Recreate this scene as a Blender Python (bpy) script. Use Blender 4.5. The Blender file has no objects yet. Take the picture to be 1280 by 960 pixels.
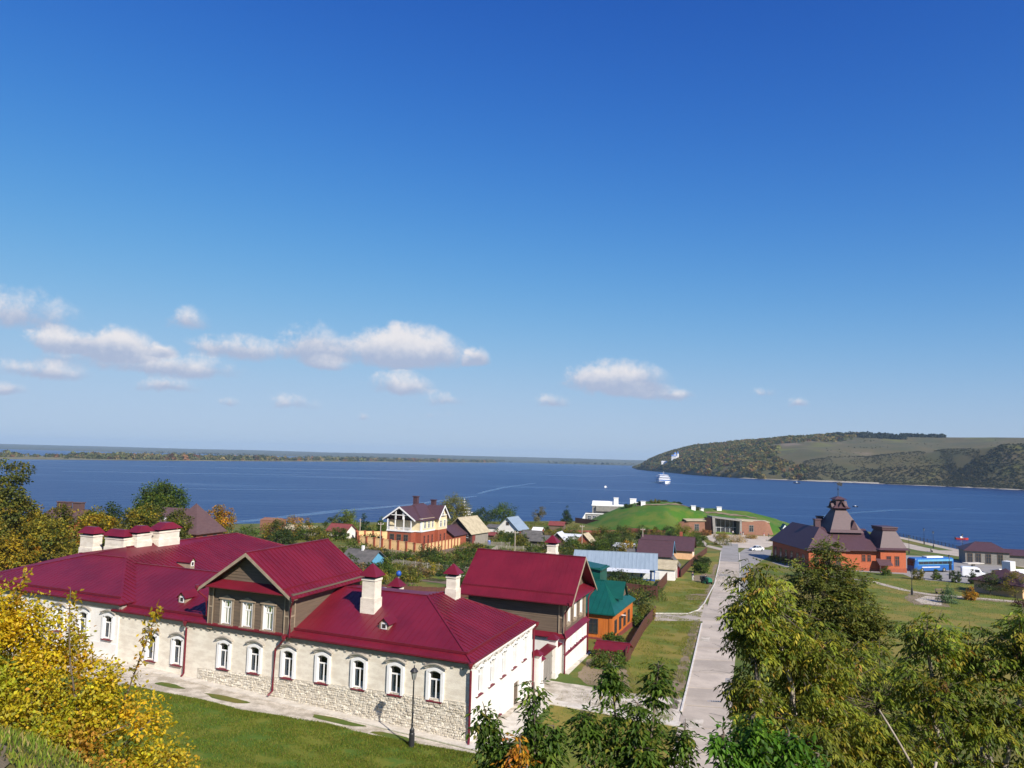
import bpy, bmesh, math, random
import numpy as np
from mathutils import Vector, Matrix, noise as MN

R = math.radians
sc = bpy.context.scene
COL = sc.collection

# ------------------------------------------------------------------ camera
PITCH, ROLL = R(5.5), R(1.45)
cam_d = bpy.data.cameras.new('camera'); cam = bpy.data.objects.new('camera', cam_d); COL.objects.link(cam)
cam_d.sensor_width = 36.0; cam_d.lens = 36.0 * 962 / 1280
cam_d.clip_start = 0.1; cam_d.clip_end = 60000
fw = Vector((0, math.cos(PITCH), math.sin(PITCH))); rt = Vector((1, 0, 0)); up = rt.cross(fw)
r2 = math.cos(ROLL) * rt + math.sin(ROLL) * up; u2 = -math.sin(ROLL) * rt + math.cos(ROLL) * up
cm = Matrix.Identity(4)
for i in range(3):
    cm[i][0] = r2[i]; cm[i][1] = u2[i]; cm[i][2] = -fw[i]; cm[i][3] = (0, 0, 28.0)[i]
cam.matrix_world = cm
sc.camera = cam

# ------------------------------------------------------------------ render / exposure
sc.render.engine = 'CYCLES'
sc.view_settings.view_transform = 'Standard'; sc.view_settings.look = 'None'
sc.view_settings.exposure = 0.68; sc.view_settings.gamma = 1.0
sc.cycles.use_denoising = True
sc.cycles.max_bounces = 6; sc.cycles.diffuse_bounces = 3; sc.cycles.glossy_bounces = 3
sc.cycles.transparent_max_bounces = 8; sc.cycles.transmission_bounces = 3; sc.cycles.volume_bounces = 0
sc.cycles.caustics_reflective = False; sc.cycles.caustics_refractive = False

# ------------------------------------------------------------------ sun
SUN_AZ, SUN_EL = 147.0, 35.0        # azimuth clockwise from +Y
sun_d = bpy.data.lights.new('sun', 'SUN'); sun = bpy.data.objects.new('sun', sun_d); COL.objects.link(sun)
sun_d.energy = 4.3; sun_d.angle = R(0.53); sun_d.color = (1.0, 0.93, 0.82)
sd = Vector((math.sin(R(SUN_AZ)) * math.cos(R(SUN_EL)), math.cos(R(SUN_AZ)) * math.cos(R(SUN_EL)), math.sin(R(SUN_EL))))
sun.rotation_euler = sd.to_track_quat('Z', 'Y').to_euler()

# ------------------------------------------------------------------ sky (world)
world = bpy.data.worlds.new('World'); sc.world = world; world.use_nodes = True
WN = world.node_tree; WN.nodes.clear()

class NT:
    """tiny node-tree writer"""
    def __init__(s, tree): s.t = tree
    def n(s, typ, **kw):
        nd = s.t.nodes.new(typ)
        for k, v in kw.items(): setattr(nd, k, v)
        return nd
    def put(s, sock, v):
        if isinstance(v, bpy.types.NodeSocket): s.t.links.new(v, sock)
        else: sock.default_value = v
    def m(s, op, a, b=None, c=None, clamp=False):
        nd = s.n('ShaderNodeMath', operation=op, use_clamp=clamp)
        s.put(nd.inputs[0], a)
        if b is not None: s.put(nd.inputs[1], b)
        if c is not None: s.put(nd.inputs[2], c)
        return nd.outputs[0]
    def mr(s, v, a, b, c=0.0, d=1.0, smooth=True):
        nd = s.n('ShaderNodeMapRange', interpolation_type='SMOOTHSTEP' if smooth else 'LINEAR')
        s.put(nd.inputs[0], v); nd.inputs[1].default_value = a; nd.inputs[2].default_value = b
        nd.inputs[3].default_value = c; nd.inputs[4].default_value = d
        return nd.outputs[0]
    def mix(s, f, a, b, blend='MIX'):
        nd = s.n('ShaderNodeMix', data_type='RGBA', blend_type=blend)
        s.put(nd.inputs[0], f); s.put(nd.inputs[6], a); s.put(nd.inputs[7], b)
        return nd.outputs[2]
    def noise(s, vec, scale, detail=3.0, rough=0.5, dist=0.0):
        nd = s.n('ShaderNodeTexNoise'); nd.inputs['Scale'].default_value = scale
        nd.inputs['Detail'].default_value = detail; nd.inputs['Roughness'].default_value = rough
        nd.inputs['Distortion'].default_value = dist
        if vec is not None: s.t.links.new(vec, nd.inputs['Vector'])
        return nd
    def mapping(s, vec, scale=(1, 1, 1), loc=(0, 0, 0), rot=(0, 0, 0)):
        nd = s.n('ShaderNodeMapping'); s.t.links.new(vec, nd.inputs[0])
        nd.inputs['Scale'].default_value = scale; nd.inputs['Location'].default_value = loc; nd.inputs['Rotation'].default_value = rot
        return nd.outputs[0]

def build_world():
    w = NT(WN)
    out = w.n('ShaderNodeOutputWorld'); bg = w.n('ShaderNodeBackground'); bg.inputs[1].default_value = 0.088
    sky = w.n('ShaderNodeTexSky', sky_type='NISHITA'); sky.sun_disc = False
    sky.sun_elevation = R(SUN_EL); sky.sun_rotation = R(SUN_AZ)
    sky.altitude = 100; sky.air_density = 1.0; sky.dust_density = 0.35; sky.ozone_density = 3.0
    hs = w.n('ShaderNodeHueSaturation'); hs.inputs['Saturation'].default_value = 1.12; hs.inputs['Value'].default_value = 0.92
    w.t.links.new(w.mix(1.0, sky.outputs[0], (0.80, 0.88, 1.22, 1), 'MULTIPLY'), hs.inputs['Color'])
    # film response of the camera on the sky: steeper in the blue of the zenith, rolled off at the horizon
    sp = w.n('ShaderNodeSeparateColor'); w.t.links.new(hs.outputs[0], sp.inputs[0]); cb = w.n('ShaderNodeCombineColor')
    for i, (p, k, S) in enumerate(((1.85, 1.9, .160), (1.95, 1.5, .126), (2.25, 1.2, .0731))):
        x = w.m('MULTIPLY', w.m('POWER', sp.outputs[i], p), S)
        w.t.links.new(w.m('DIVIDE', w.m('DIVIDE', x, w.m('MULTIPLY_ADD', x, k, 1.0)), .141), cb.inputs[i])
    tc = w.n('ShaderNodeTexCoord'); d = tc.outputs['Generated']
    nz = w.noise(d, 30.0, 9.0, 0.66); nb = w.noise(d, 9.0, 3.0, 0.5)
    sx = w.n('ShaderNodeSeparateXYZ'); w.t.links.new(d, sx.inputs[0])
    az = w.m('ARCTAN2', sx.outputs[0], sx.outputs[1]); el = w.m('ARCSINE', sx.outputs[2])
    sc_ = w.n('ShaderNodeSeparateColor'); w.t.links.new(nz.outputs['Color'], sc_.inputs[0])
    azw = w.m('MULTIPLY_ADD', w.m('SUBTRACT', sc_.outputs[0], 0.5), 0.035, az)
    elw = w.m('MULTIPLY_ADD', w.m('SUBTRACT', sc_.outputs[1], 0.5), 0.016, el)
    # cumulus: azimuth, elevation of the flat base, half width, height (radians), weight
    CL = CLOUDS
    A = None; B = None
    for (ca, ce, cw, ch, k) in CL:
        dx = w.m('MULTIPLY', w.m('SUBTRACT', azw, ca), 1 / (cw * 1.1))
        ey = w.m('SUBTRACT', elw, ce)
        e1 = w.m('MULTIPLY', ey, 1 / (ch * 1.0))
        e2 = w.m('MULTIPLY', ey, -2.6 / ch)
        e = w.m('MAXIMUM', e1, e2)
        r = w.m('SQRT', w.m('ADD', w.m('MULTIPLY', dx, dx), w.m('MULTIPLY', e, e)))
        v = w.m('MULTIPLY', w.m('MAXIMUM', w.m('SUBTRACT', 1.25, r), 0.0), k)
        ve = w.m('MULTIPLY', v, e1)
        A = v if A is None else w.m('ADD', A, v)
        B = ve if B is None else w.m('ADD', B, ve)
    f = w.m('MULTIPLY_ADD', w.m('SUBTRACT', nz.outputs[0], 0.5), 1.45, A)
    f = w.m('MULTIPLY_ADD', w.m('SUBTRACT', nb.outputs[0], 0.5), 0.5, f)
    gate = w.mr(A, 0.01, 0.16)
    alpha = w.m('MULTIPLY', w.mr(f, 0.06, 0.74), gate)
    hgt = w.m('DIVIDE', B, w.m('MAXIMUM', A, 0.02))
    lit = w.mr(w.m('MULTIPLY_ADD', w.m('SUBTRACT', nz.outputs[0], 0.5), 1.1, hgt), -0.1, 0.75)
    ccol = w.mix(lit, (3.0, 3.45, 4.6, 1), (6.3, 6.0, 6.0, 1))
    fin = w.mix(w.m('MULTIPLY', alpha, 0.9), cb.outputs[0], ccol)
    w.t.links.new(fin, bg.inputs[0]); w.t.links.new(bg.outputs[0], out.inputs[0])
CLOUDS = [
    (-0.5790, 0.1383, 0.0580, 0.0333, 0.55),
    (-0.5353, 0.1128, 0.0281, 0.0208, 0.80),
    (-0.4765, 0.1109, 0.0393, 0.0270, 1.00),
    (-0.4299, 0.1137, 0.0159, 0.0114, 0.90),
    (-0.5522, 0.0792, 0.0486, 0.0166, 0.70),
    (-0.4093, 0.0924, 0.0730, 0.0208, 0.75),
    (-0.4212, 0.0726, 0.0374, 0.0146, 0.60),
    (-0.5819, 0.0585, 0.0187, 0.0114, 0.60),
    (-0.4032, 0.1503, 0.0243, 0.0229, 0.55),
    (-0.3448, 0.1191, 0.0515, 0.0229, 0.75),
    (-0.2551, 0.1248, 0.0374, 0.0395, 0.90),
    (-0.1413, 0.1255, 0.0711, 0.0395, 1.10),
    (-0.0457, 0.1238, 0.0150, 0.0177, 1.00),
    (-0.1448, 0.0852, 0.0412, 0.0208, 0.70),
    (-0.2345, 0.1088, 0.0262, 0.0135, 0.60),
    (-0.2751, 0.0585, 0.0337, 0.0146, 0.50),
    (-0.0877, 0.0696, 0.0421, 0.0146, 0.40),
    (-0.3532, 0.0570, 0.0150, 0.0094, 0.45),
    (-0.1908, 0.0456, 0.0094, 0.0083, 0.50),
    (0.1370, 0.0975, 0.0580, 0.0312, 1.05),
    (0.1657, 0.0845, 0.0617, 0.0146, 0.50),
    (0.0527, 0.0712, 0.0225, 0.0135, 0.65),
    (0.3226, 0.0872, 0.0150, 0.0094, 0.40),
    (0.3568, 0.0725, 0.0131, 0.0104, 0.60),
    (0.2060, 0.0798, 0.0299, 0.0125, 0.45),
    (-0.5067, 0.0991, 0.0842, 0.0270, 0.35),
    (-0.1025, 0.0516, 0.0561, 0.0083, 0.20),
]
build_world()
# ------------------------------------------------------------------ materials
def mat(name, col, col2=None, scale=2.0, rough=0.75, bump=0.0, bscale=20.0, metal=0.0, spec=0.4, detail=4.0, stretch=None, fine=0.0, lo=0.35, hi=0.65):
    m = bpy.data.materials.new(name); m.use_nodes = True
    t = NT(m.node_tree); b = m.node_tree.nodes['Principled BSDF']
    b.inputs['Roughness'].default_value = rough; b.inputs['Metallic'].default_value = metal
    b.inputs['Specular IOR Level'].default_value = spec
    tc = t.n('ShaderNodeTexCoord'); v = tc.outputs['Object']
    if stretch: v = t.mapping(v, scale=stretch)
    c1 = (*col, 1); c2 = (*(col2 if col2 else tuple(x * 0.82 for x in col)), 1)
    nz = t.noise(v, scale, detail, 0.6)
    f = t.mr(nz.outputs[0], lo, hi)
    if fine > 0:
        nf = t.noise(v, scale * 11, 3.0, 0.6)
        f = t.m('MULTIPLY_ADD', t.m('SUBTRACT', nf.outputs[0], 0.5), fine, f, clamp=True)
    t.put(b.inputs['Base Color'], t.mix(f, c1, c2))
    if bump > 0:
        nb = t.noise(v, bscale, 5.0, 0.65)
        bp = t.n('ShaderNodeBump'); bp.inputs['Strength'].default_value = bump; bp.inputs['Distance'].default_value = 0.05
        t.t.links.new(nb.outputs[0], bp.inputs['Height']); t.t.links.new(bp.outputs[0], b.inputs['Normal'])
    return m

def leaf_mat(name, trans=0.42, rough=0.55):
    m = bpy.data.materials.new(name); m.use_nodes = True
    t = NT(m.node_tree); b = m.node_tree.nodes['Principled BSDF']; out = m.node_tree.nodes['Material Output']
    at = t.n('ShaderNodeAttribute', attribute_name='tint')
    b.inputs['Roughness'].default_value = rough; b.inputs['Specular IOR Level'].default_value = 0.3
    t.put(b.inputs['Base Color'], at.outputs['Color'])
    tr = t.n('ShaderNodeBsdfTranslucent'); t.put(tr.inputs['Color'], t.mix(1.0, at.outputs['Color'], (1.5, 1.4, 0.7, 1), 'MULTIPLY'))
    mx = t.n('ShaderNodeMixShader'); mx.inputs[0].default_value = trans
    t.t.links.new(b.outputs[0], mx.inputs[1]); t.t.links.new(tr.outputs[0], mx.inputs[2]); t.t.links.new(mx.outputs[0], out.inputs[0])
    return m

def glass_mat(name, tint=(0.8, 0.85, 0.9)):
    m = bpy.data.materials.new(name); m.use_nodes = True
    t = NT(m.node_tree); out = m.node_tree.nodes['Material Output']
    gl = t.n('ShaderNodeBsdfGlossy'); gl.inputs['Roughness'].default_value = 0.03
    tp = t.n('ShaderNodeBsdfTransparent'); tp.inputs['Color'].default_value = (*tint, 1)
    fr = t.n('ShaderNodeFresnel'); fr.inputs[0].default_value = 1.5
    mx = t.n('ShaderNodeMixShader'); t.t.links.new(fr.outputs[0], mx.inputs[0])
    t.t.links.new(tp.outputs[0], mx.inputs[1]); t.t.links.new(gl.outputs[0], mx.inputs[2]); t.t.links.new(mx.outputs[0], out.inputs[0])
    return m

def stone_mat(name, c1, c2, cm_, scale, bump):
    """small rubble or bricks too fine to pick apart: voronoi cells with joints"""
    m = bpy.data.materials.new(name); m.use_nodes = True
    t = NT(m.node_tree); b = m.node_tree.nodes['Principled BSDF']; b.inputs['Roughness'].default_value = 0.9
    tc = t.n('ShaderNodeTexCoord'); v = t.mapping(tc.outputs['Object'], scale=(1, 1, 1.9))
    nz = t.noise(v, 1.3, 4, 0.6)
    vo = t.n('ShaderNodeTexVoronoi'); vo.inputs['Scale'].default_value = scale; t.t.links.new(v, vo.inputs['Vector'])
    ve = t.n('ShaderNodeTexVoronoi', feature='DISTANCE_TO_EDGE'); ve.inputs['Scale'].default_value = scale; t.t.links.new(v, ve.inputs['Vector'])
    s = t.n('ShaderNodeSeparateColor'); t.t.links.new(vo.outputs['Color'], s.inputs[0])
    c = t.mix(s.outputs[0], (*c1, 1), (*c2, 1)); c = t.mix(t.mr(nz.outputs[0], 0.4, 0.7, 0.0, 0.5), c, (*c2, 1))
    c = t.mix(t.mr(ve.outputs['Distance'], 0.0, 0.06, 0.75, 0.0), c, (*cm_, 1))
    t.put(b.inputs['Base Color'], c)
    bp = t.n('ShaderNodeBump'); bp.inputs['Strength'].default_value = bump; bp.inputs['Distance'].default_value = 0.04
    t.put(bp.inputs['Height'], t.m('MULTIPLY_ADD', s.outputs[1], 0.5, t.mr(ve.outputs['Distance'], 0.0, 0.12)))
    t.t.links.new(bp.outputs[0], b.inputs['Normal'])
    return m

MT = {}
def defmats():
    a = MT
    a['maroon'] = mat('maroon_metal_sheet', (0.165, 0.0095, 0.021), (0.122, 0.0066, 0.0155), 0.28, 0.44, 0.25, 1.0, spec=0.5, fine=0.9, detail=6)
    a['maroon_trim'] = mat('maroon_trim', (0.15, 0.011, 0.022), (0.125, 0.01, 0.02), 2, 0.45)
    a['white_brick'] = mat('whitewashed_brick', (0.80, 0.74, 0.63), (0.66, 0.59, 0.49), 0.9, 0.9, 0.5, 9, stretch=(1, 1, 2.6), fine=1.3)
    a['rubble'] = stone_mat('whitewashed_rubble', (0.74, 0.69, 0.59), (0.52, 0.46, 0.37), (0.44, 0.39, 0.32), 3.2, 0.5)
    a['white_plaster'] = mat('white_plaster', (0.80, 0.77, 0.73), (0.72, 0.68, 0.63), 0.8, 0.9, 0.12, 14, fine=0.3)
    a['white_paint'] = mat('white_paint', (0.82, 0.81, 0.80), (0.76, 0.75, 0.74), 3, 0.55)
    a['grey_trim'] = mat('grey_cornice', (0.40, 0.36, 0.31), (0.33, 0.30, 0.26), 2, 0.8, fine=0.4)
    a['brown_wood'] = mat('brown_boards', (0.165, 0.118, 0.082), (0.125, 0.09, 0.064), 1.0, 0.75, 0.25, 6, stretch=(0.5, 0.5, 9), fine=0.5)
    a['tan_wood'] = mat('tan_trim_wood', (0.36, 0.28, 0.20), (0.29, 0.225, 0.16), 2, 0.75, fine=0.4)
    a['glass'] = glass_mat('window_glass')
    a['dark_glass'] = mat('dark_glass', (0.02, 0.025, 0.03), (0.035, 0.04, 0.05), 1.0, 0.08, spec=0.8)
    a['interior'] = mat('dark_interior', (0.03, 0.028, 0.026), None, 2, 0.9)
    a['curtain'] = mat('curtain_cloth', (0.80, 0.80, 0.80), (0.62, 0.62, 0.64), 5, 0.9, stretch=(6, 1, 0.3))
    a['black'] = mat('black_paint', (0.022, 0.022, 0.025), (0.03, 0.03, 0.032), 4, 0.45)
    a['soot'] = mat('sooty_brick', (0.05, 0.042, 0.04), (0.03, 0.028, 0.028), 4, 0.9)
    a['grass'] = mat('meadow_grass', (0.070, 0.108, 0.009), (0.150, 0.128, 0.020), 0.13, 0.95, 0.7, 5, fine=1.8, detail=6, lo=.42, hi=.58)
    a['lawn'] = mat('lush_lawn', (0.066, 0.122, 0.005), (0.140, 0.150, 0.010), 0.35, 0.95, 0.8, 7, fine=1.8, detail=6, lo=.42, hi=.58)
    a['verge'] = mat('mown_verge', (0.105, 0.135, 0.010), (0.215, 0.170, 0.028), 0.14, 0.95, 0.6, 6, fine=1.8, detail=6, lo=.42, hi=.58)
    a['mound'] = mat('bright_turf', (0.040, 0.120, 0.006), (0.095, 0.135, 0.014), 0.16, 0.95, 0.8, 3, fine=2.0, detail=6, lo=.42, hi=.58)
    a['dirt'] = mat('dry_earth', (0.25, 0.185, 0.12), (0.17, 0.13, 0.075), 0.5, 0.95, 0.4, 9, fine=0.8)
    a['soil'] = mat('dug_soil', (0.165, 0.115, 0.085), (0.12, 0.085, 0.055), 0.7, 0.95, 0.5, 6, stretch=(1, 3, 1), fine=0.8)
    a['gravel'] = mat('pale_cobbles', (0.62, 0.55, 0.46), (0.36, 0.31, 0.24), 0.9, 0.9, 1.0, 9, fine=1.9)
    a['limestone'] = mat('limestone_slabs', (0.62, 0.57, 0.50), (0.50, 0.45, 0.38), 1.3, 0.9, 0.4, 10, fine=0.7)
    a['concrete'] = mat('pale_concrete', (0.52, 0.44, 0.355), (0.41, 0.345, 0.28), 0.3, 0.85, 0.2, 16, fine=1.1, detail=6)
    tt = NT(a['concrete'].node_tree); bb = a['concrete'].node_tree.nodes['Principled BSDF']; src = bb.inputs['Base Color'].links[0].from_socket; oi = tt.n('ShaderNodeObjectInfo')
    hv_ = tt.n('ShaderNodeHueSaturation'); tt.put(hv_.inputs['Value'], tt.mr(oi.outputs['Random'], 0, 1, .86, 1.06, False)); tt.put(hv_.inputs['Color'], src); tt.put(bb.inputs['Base Color'], hv_.outputs[0])
    a['joint'] = mat('dark_joint_fill', (0.13, 0.115, 0.10), None, 3, 0.95)
    a['asphalt'] = mat('worn_asphalt', (0.30, 0.28, 0.265), (0.25, 0.235, 0.22), 0.4, 0.9, 0.2, 20, fine=0.5)
    a['kerb'] = mat('white_kerb', (0.68, 0.64, 0.58), (0.55, 0.51, 0.46), 1.5, 0.85)
    a['orange_wood'] = mat('orange_boards', (0.52, 0.150, 0.024), (0.44, 0.118, 0.02), 1.2, 0.6, 0.15, 5, stretch=(6, 6, 0.5), fine=0.4)
    a['green_metal'] = mat('green_metal_sheet', (0.006, 0.085, 0.066), (0.005, 0.068, 0.053), 0.8, 0.4, fine=0.3)
    a['blue_metal'] = mat('bluish_zinc_sheet', (0.30, 0.37, 0.44), (0.26, 0.325, 0.39), 0.7, 0.45, 0.05, 3, metal=0.15, stretch=(4, 0.3, 1), fine=0.4)
    a['blue_paint'] = mat('blue_painted_boards', (0.035, 0.12, 0.36), (0.03, 0.09, 0.27), 2, 0.7, fine=0.6)
    a['pale_sheet'] = mat('pale_cement_sheet', (0.62, 0.64, 0.68), (0.50, 0.52, 0.56), 1.5, 0.75, fine=0.6)
    a['brown_metal'] = mat('brown_metal_fence', (0.120, 0.048, 0.034), (0.092, 0.038, 0.028), 1.5, 0.5, fine=0.5)
    a['red_metal'] = mat('dull_red_metal', (0.23, 0.06, 0.05), (0.18, 0.048, 0.042), 1.5, 0.5, fine=0.5)
    a['red_brick'] = mat('red_brickwork', (0.33, 0.085, 0.042), (0.26, 0.066, 0.034), 2.5, 0.85, 0.2, 12, stretch=(1, 1, 2.5), fine=1.0)
    a['orange_brick'] = mat('orange_brickwork', (0.43, 0.110, 0.045), (0.35, 0.088, 0.038), 2.5, 0.85, 0.2, 12, stretch=(1, 1, 2.5), fine=1.0)
    a['museum_brick'] = mat('salmon_brickwork', (0.27, 0.130, 0.085), (0.22, 0.106, 0.07), 1.5, 0.85, 0.2, 8, stretch=(1, 1, 3), fine=0.8)
    a['cream'] = mat('cream_plaster', (0.74, 0.62, 0.40), (0.66, 0.55, 0.35), 1.2, 0.9, fine=0.3)
    a['fence_cream'] = mat('apricot_plaster', (0.74, 0.50, 0.24), (0.66, 0.43, 0.20), 1.2, 0.9, fine=0.3)
    a['purple_roof'] = mat('plum_roof_tiles', (0.085, 0.042, 0.050), (0.066, 0.033, 0.040), 1.4, 0.55, 0.2, 6, stretch=(1, 1, 5), fine=0.6)
    a['brown_roof'] = mat('brown_metal_tiles', (0.125, 0.072, 0.066), (0.10, 0.057, 0.054), 1.2, 0.42, 0.2, 5, stretch=(1, 1, 4), fine=0.6)
    a['tan_roof'] = mat('weathered_cement_roof', (0.47, 0.40, 0.27), (0.37, 0.31, 0.21), 0.9, 0.9, 0.3, 5, fine=0.8)
    a['grey_roof'] = mat('old_slate_sheets', (0.13, 0.12, 0.115), (0.09, 0.085, 0.082), 1.2, 0.9, 0.3, 5, fine=0.9)
    a['log'] = mat('dark_weathered_logs', (0.060, 0.045, 0.036), (0.036, 0.028, 0.023), 2, 0.9, 0.5, 5, stretch=(0.4, 0.4, 6), fine=0.8)
    a['grey_boards'] = mat('grey_weathered_boards', (0.30, 0.27, 0.235), (0.21, 0.185, 0.16), 2, 0.9, 0.3, 6, stretch=(6, 6, 0.4), fine=0.8)
    a['grey_stone'] = mat('grey_stone_facing', (0.25, 0.235, 0.215), (0.20, 0.19, 0.175), 1.5, 0.85, fine=0.7)
    a['peach'] = mat('peach_plaster', (0.72, 0.44, 0.25), (0.64, 0.38, 0.21), 1.2, 0.9, fine=0.3)
    a['bark'] = mat('grey_bark', (0.16, 0.125, 0.095), (0.085, 0.066, 0.05), 6, 0.9, 0.5, 20, stretch=(1, 1, 0.3))
    a['pale_bark'] = mat('pale_grey_bark', (0.42, 0.36, 0.29), (0.28, 0.235, 0.19), 6, 0.85, 0.3, 20, stretch=(1, 1, 0.3))
    a['leaf'] = leaf_mat('leaves')
    a['blade'] = leaf_mat('grass_blades', 0.3, 0.7)
    a['steel'] = mat('galvanised_steel', (0.45, 0.46, 0.47), (0.38, 0.39, 0.40), 3, 0.4, metal=0.6)
    a['rubber'] = mat('tyre_rubber', (0.018, 0.018, 0.019), None, 4, 0.85)
    a['car_white'] = mat('white_car_paint', (0.80, 0.81, 0.83), (0.77, 0.78, 0.80), 1, 0.22, spec=0.6)
    a['bus_blue'] = mat('bright_blue_bus_paint', (0.022, 0.115, 0.38), (0.02, 0.10, 0.33), 1, 0.28, spec=0.6)
    a['bus_light'] = mat('light_blue_bus_paint', (0.13, 0.36, 0.56), (0.11, 0.32, 0.5), 1, 0.28, spec=0.6)
    a['lamp_glass'] = mat('frosted_lamp_glass', (0.32, 0.33, 0.33), (0.22, 0.23, 0.23), 4, 0.25, spec=0.6)
    a['mower_green'] = mat('green_machine_paint', (0.02, 0.17, 0.08), None, 3, 0.4)
    a['red_paint'] = mat('red_paint', (0.55, 0.05, 0.035), None, 3, 0.5)
    a['skin'] = mat('skin', (0.50, 0.30, 0.22), None, 5, 0.6)
    a['cloth_dark'] = mat('dark_cloth', (0.03, 0.035, 0.06), None, 6, 0.9)
    a['cloth_light'] = mat('light_cloth', (0.55, 0.53, 0.52), None, 6, 0.9)
    a['cloth_red'] = mat('red_cloth', (0.35, 0.06, 0.07), None, 6, 0.9)
    a['tank_blue'] = mat('blue_plastic', (0.02, 0.09, 0.42), None, 3, 0.4)
    a['dome_blue'] = mat('blue_church_roof', (0.10, 0.22, 0.55), None, 3, 0.4)
    a['bare_chalk'] = mat('bare_chalky_soil', (0.40, 0.33, 0.27), (0.30, 0.24, 0.18), 0.1, 0.95, fine=0.6)
    a['sand'] = mat('river_sand', (0.42, 0.37, 0.30), (0.33, 0.29, 0.23), 0.05, 0.95)
defmats()

# ------------------------------------------------------------------ ground height
def base(x, y):
    xc = min(max(x, -45), 20)
    yy = y if y < 215 else 215 + (y - 215) * .5
    z = 8.4 - .045 * (xc + 2) - .02 * (yy - 55) - .02 * max(0, min(x, 120) - 20)
    return max(z, 1.7)
def sstep(t):
    t = min(max(t, 0.0), 1.0); return t * t * (3 - 2 * t)
def hill(x, y):
    s = 5.4 * sstep((-x - 2.0) / 5.5)
    return 26.3 - .47 * max(0.0, y - 1 - s)
SHORE = [(-900, 205), (-300, 245), (-160, 268), (-98, 286), (-30, 318), (2, 328), (26, 338), (44, 352), (70, 368), (105, 366), (138, 345), (150, 318), (152, 296), (151, 274), (149, 250), (153, 222), (166, 185), (190, 140), (240, 90), (330, 20), (520, -160)]
def shore_d(x, y):
    """signed distance to the shoreline, positive on land (land lies below the polyline)"""
    best = 1e9; sgn = 1
    for (x0, y0), (x1, y1) in zip(SHORE, SHORE[1:]):
        dx, dy = x1 - x0, y1 - y0
        t = ((x - x0) * dx + (y - y0) * dy) / (dx * dx + dy * dy); t = min(max(t, 0), 1)
        ex, ey = x - (x0 + t * dx), y - (y0 + t * dy); dd = ex * ex + ey * ey
        if dd < best: best = dd; sgn = 1 if (dx * (y - y0) - dy * (x - x0)) < 0 else -1
    return sgn * math.sqrt(best)
def G(x, y):
    z = base(x, y)
    if y < 60: z = max(z, hill(x, y))
    if y > 150 or x > 100 or x < -200:
        d = shore_d(x, y)
        if x < 60: z = min(z, 1.6 + .06 * max(d, 0))
        if d < 0: z = max(-3.0, min(z, 1.7) + d * 0.75)
    return z

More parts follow.
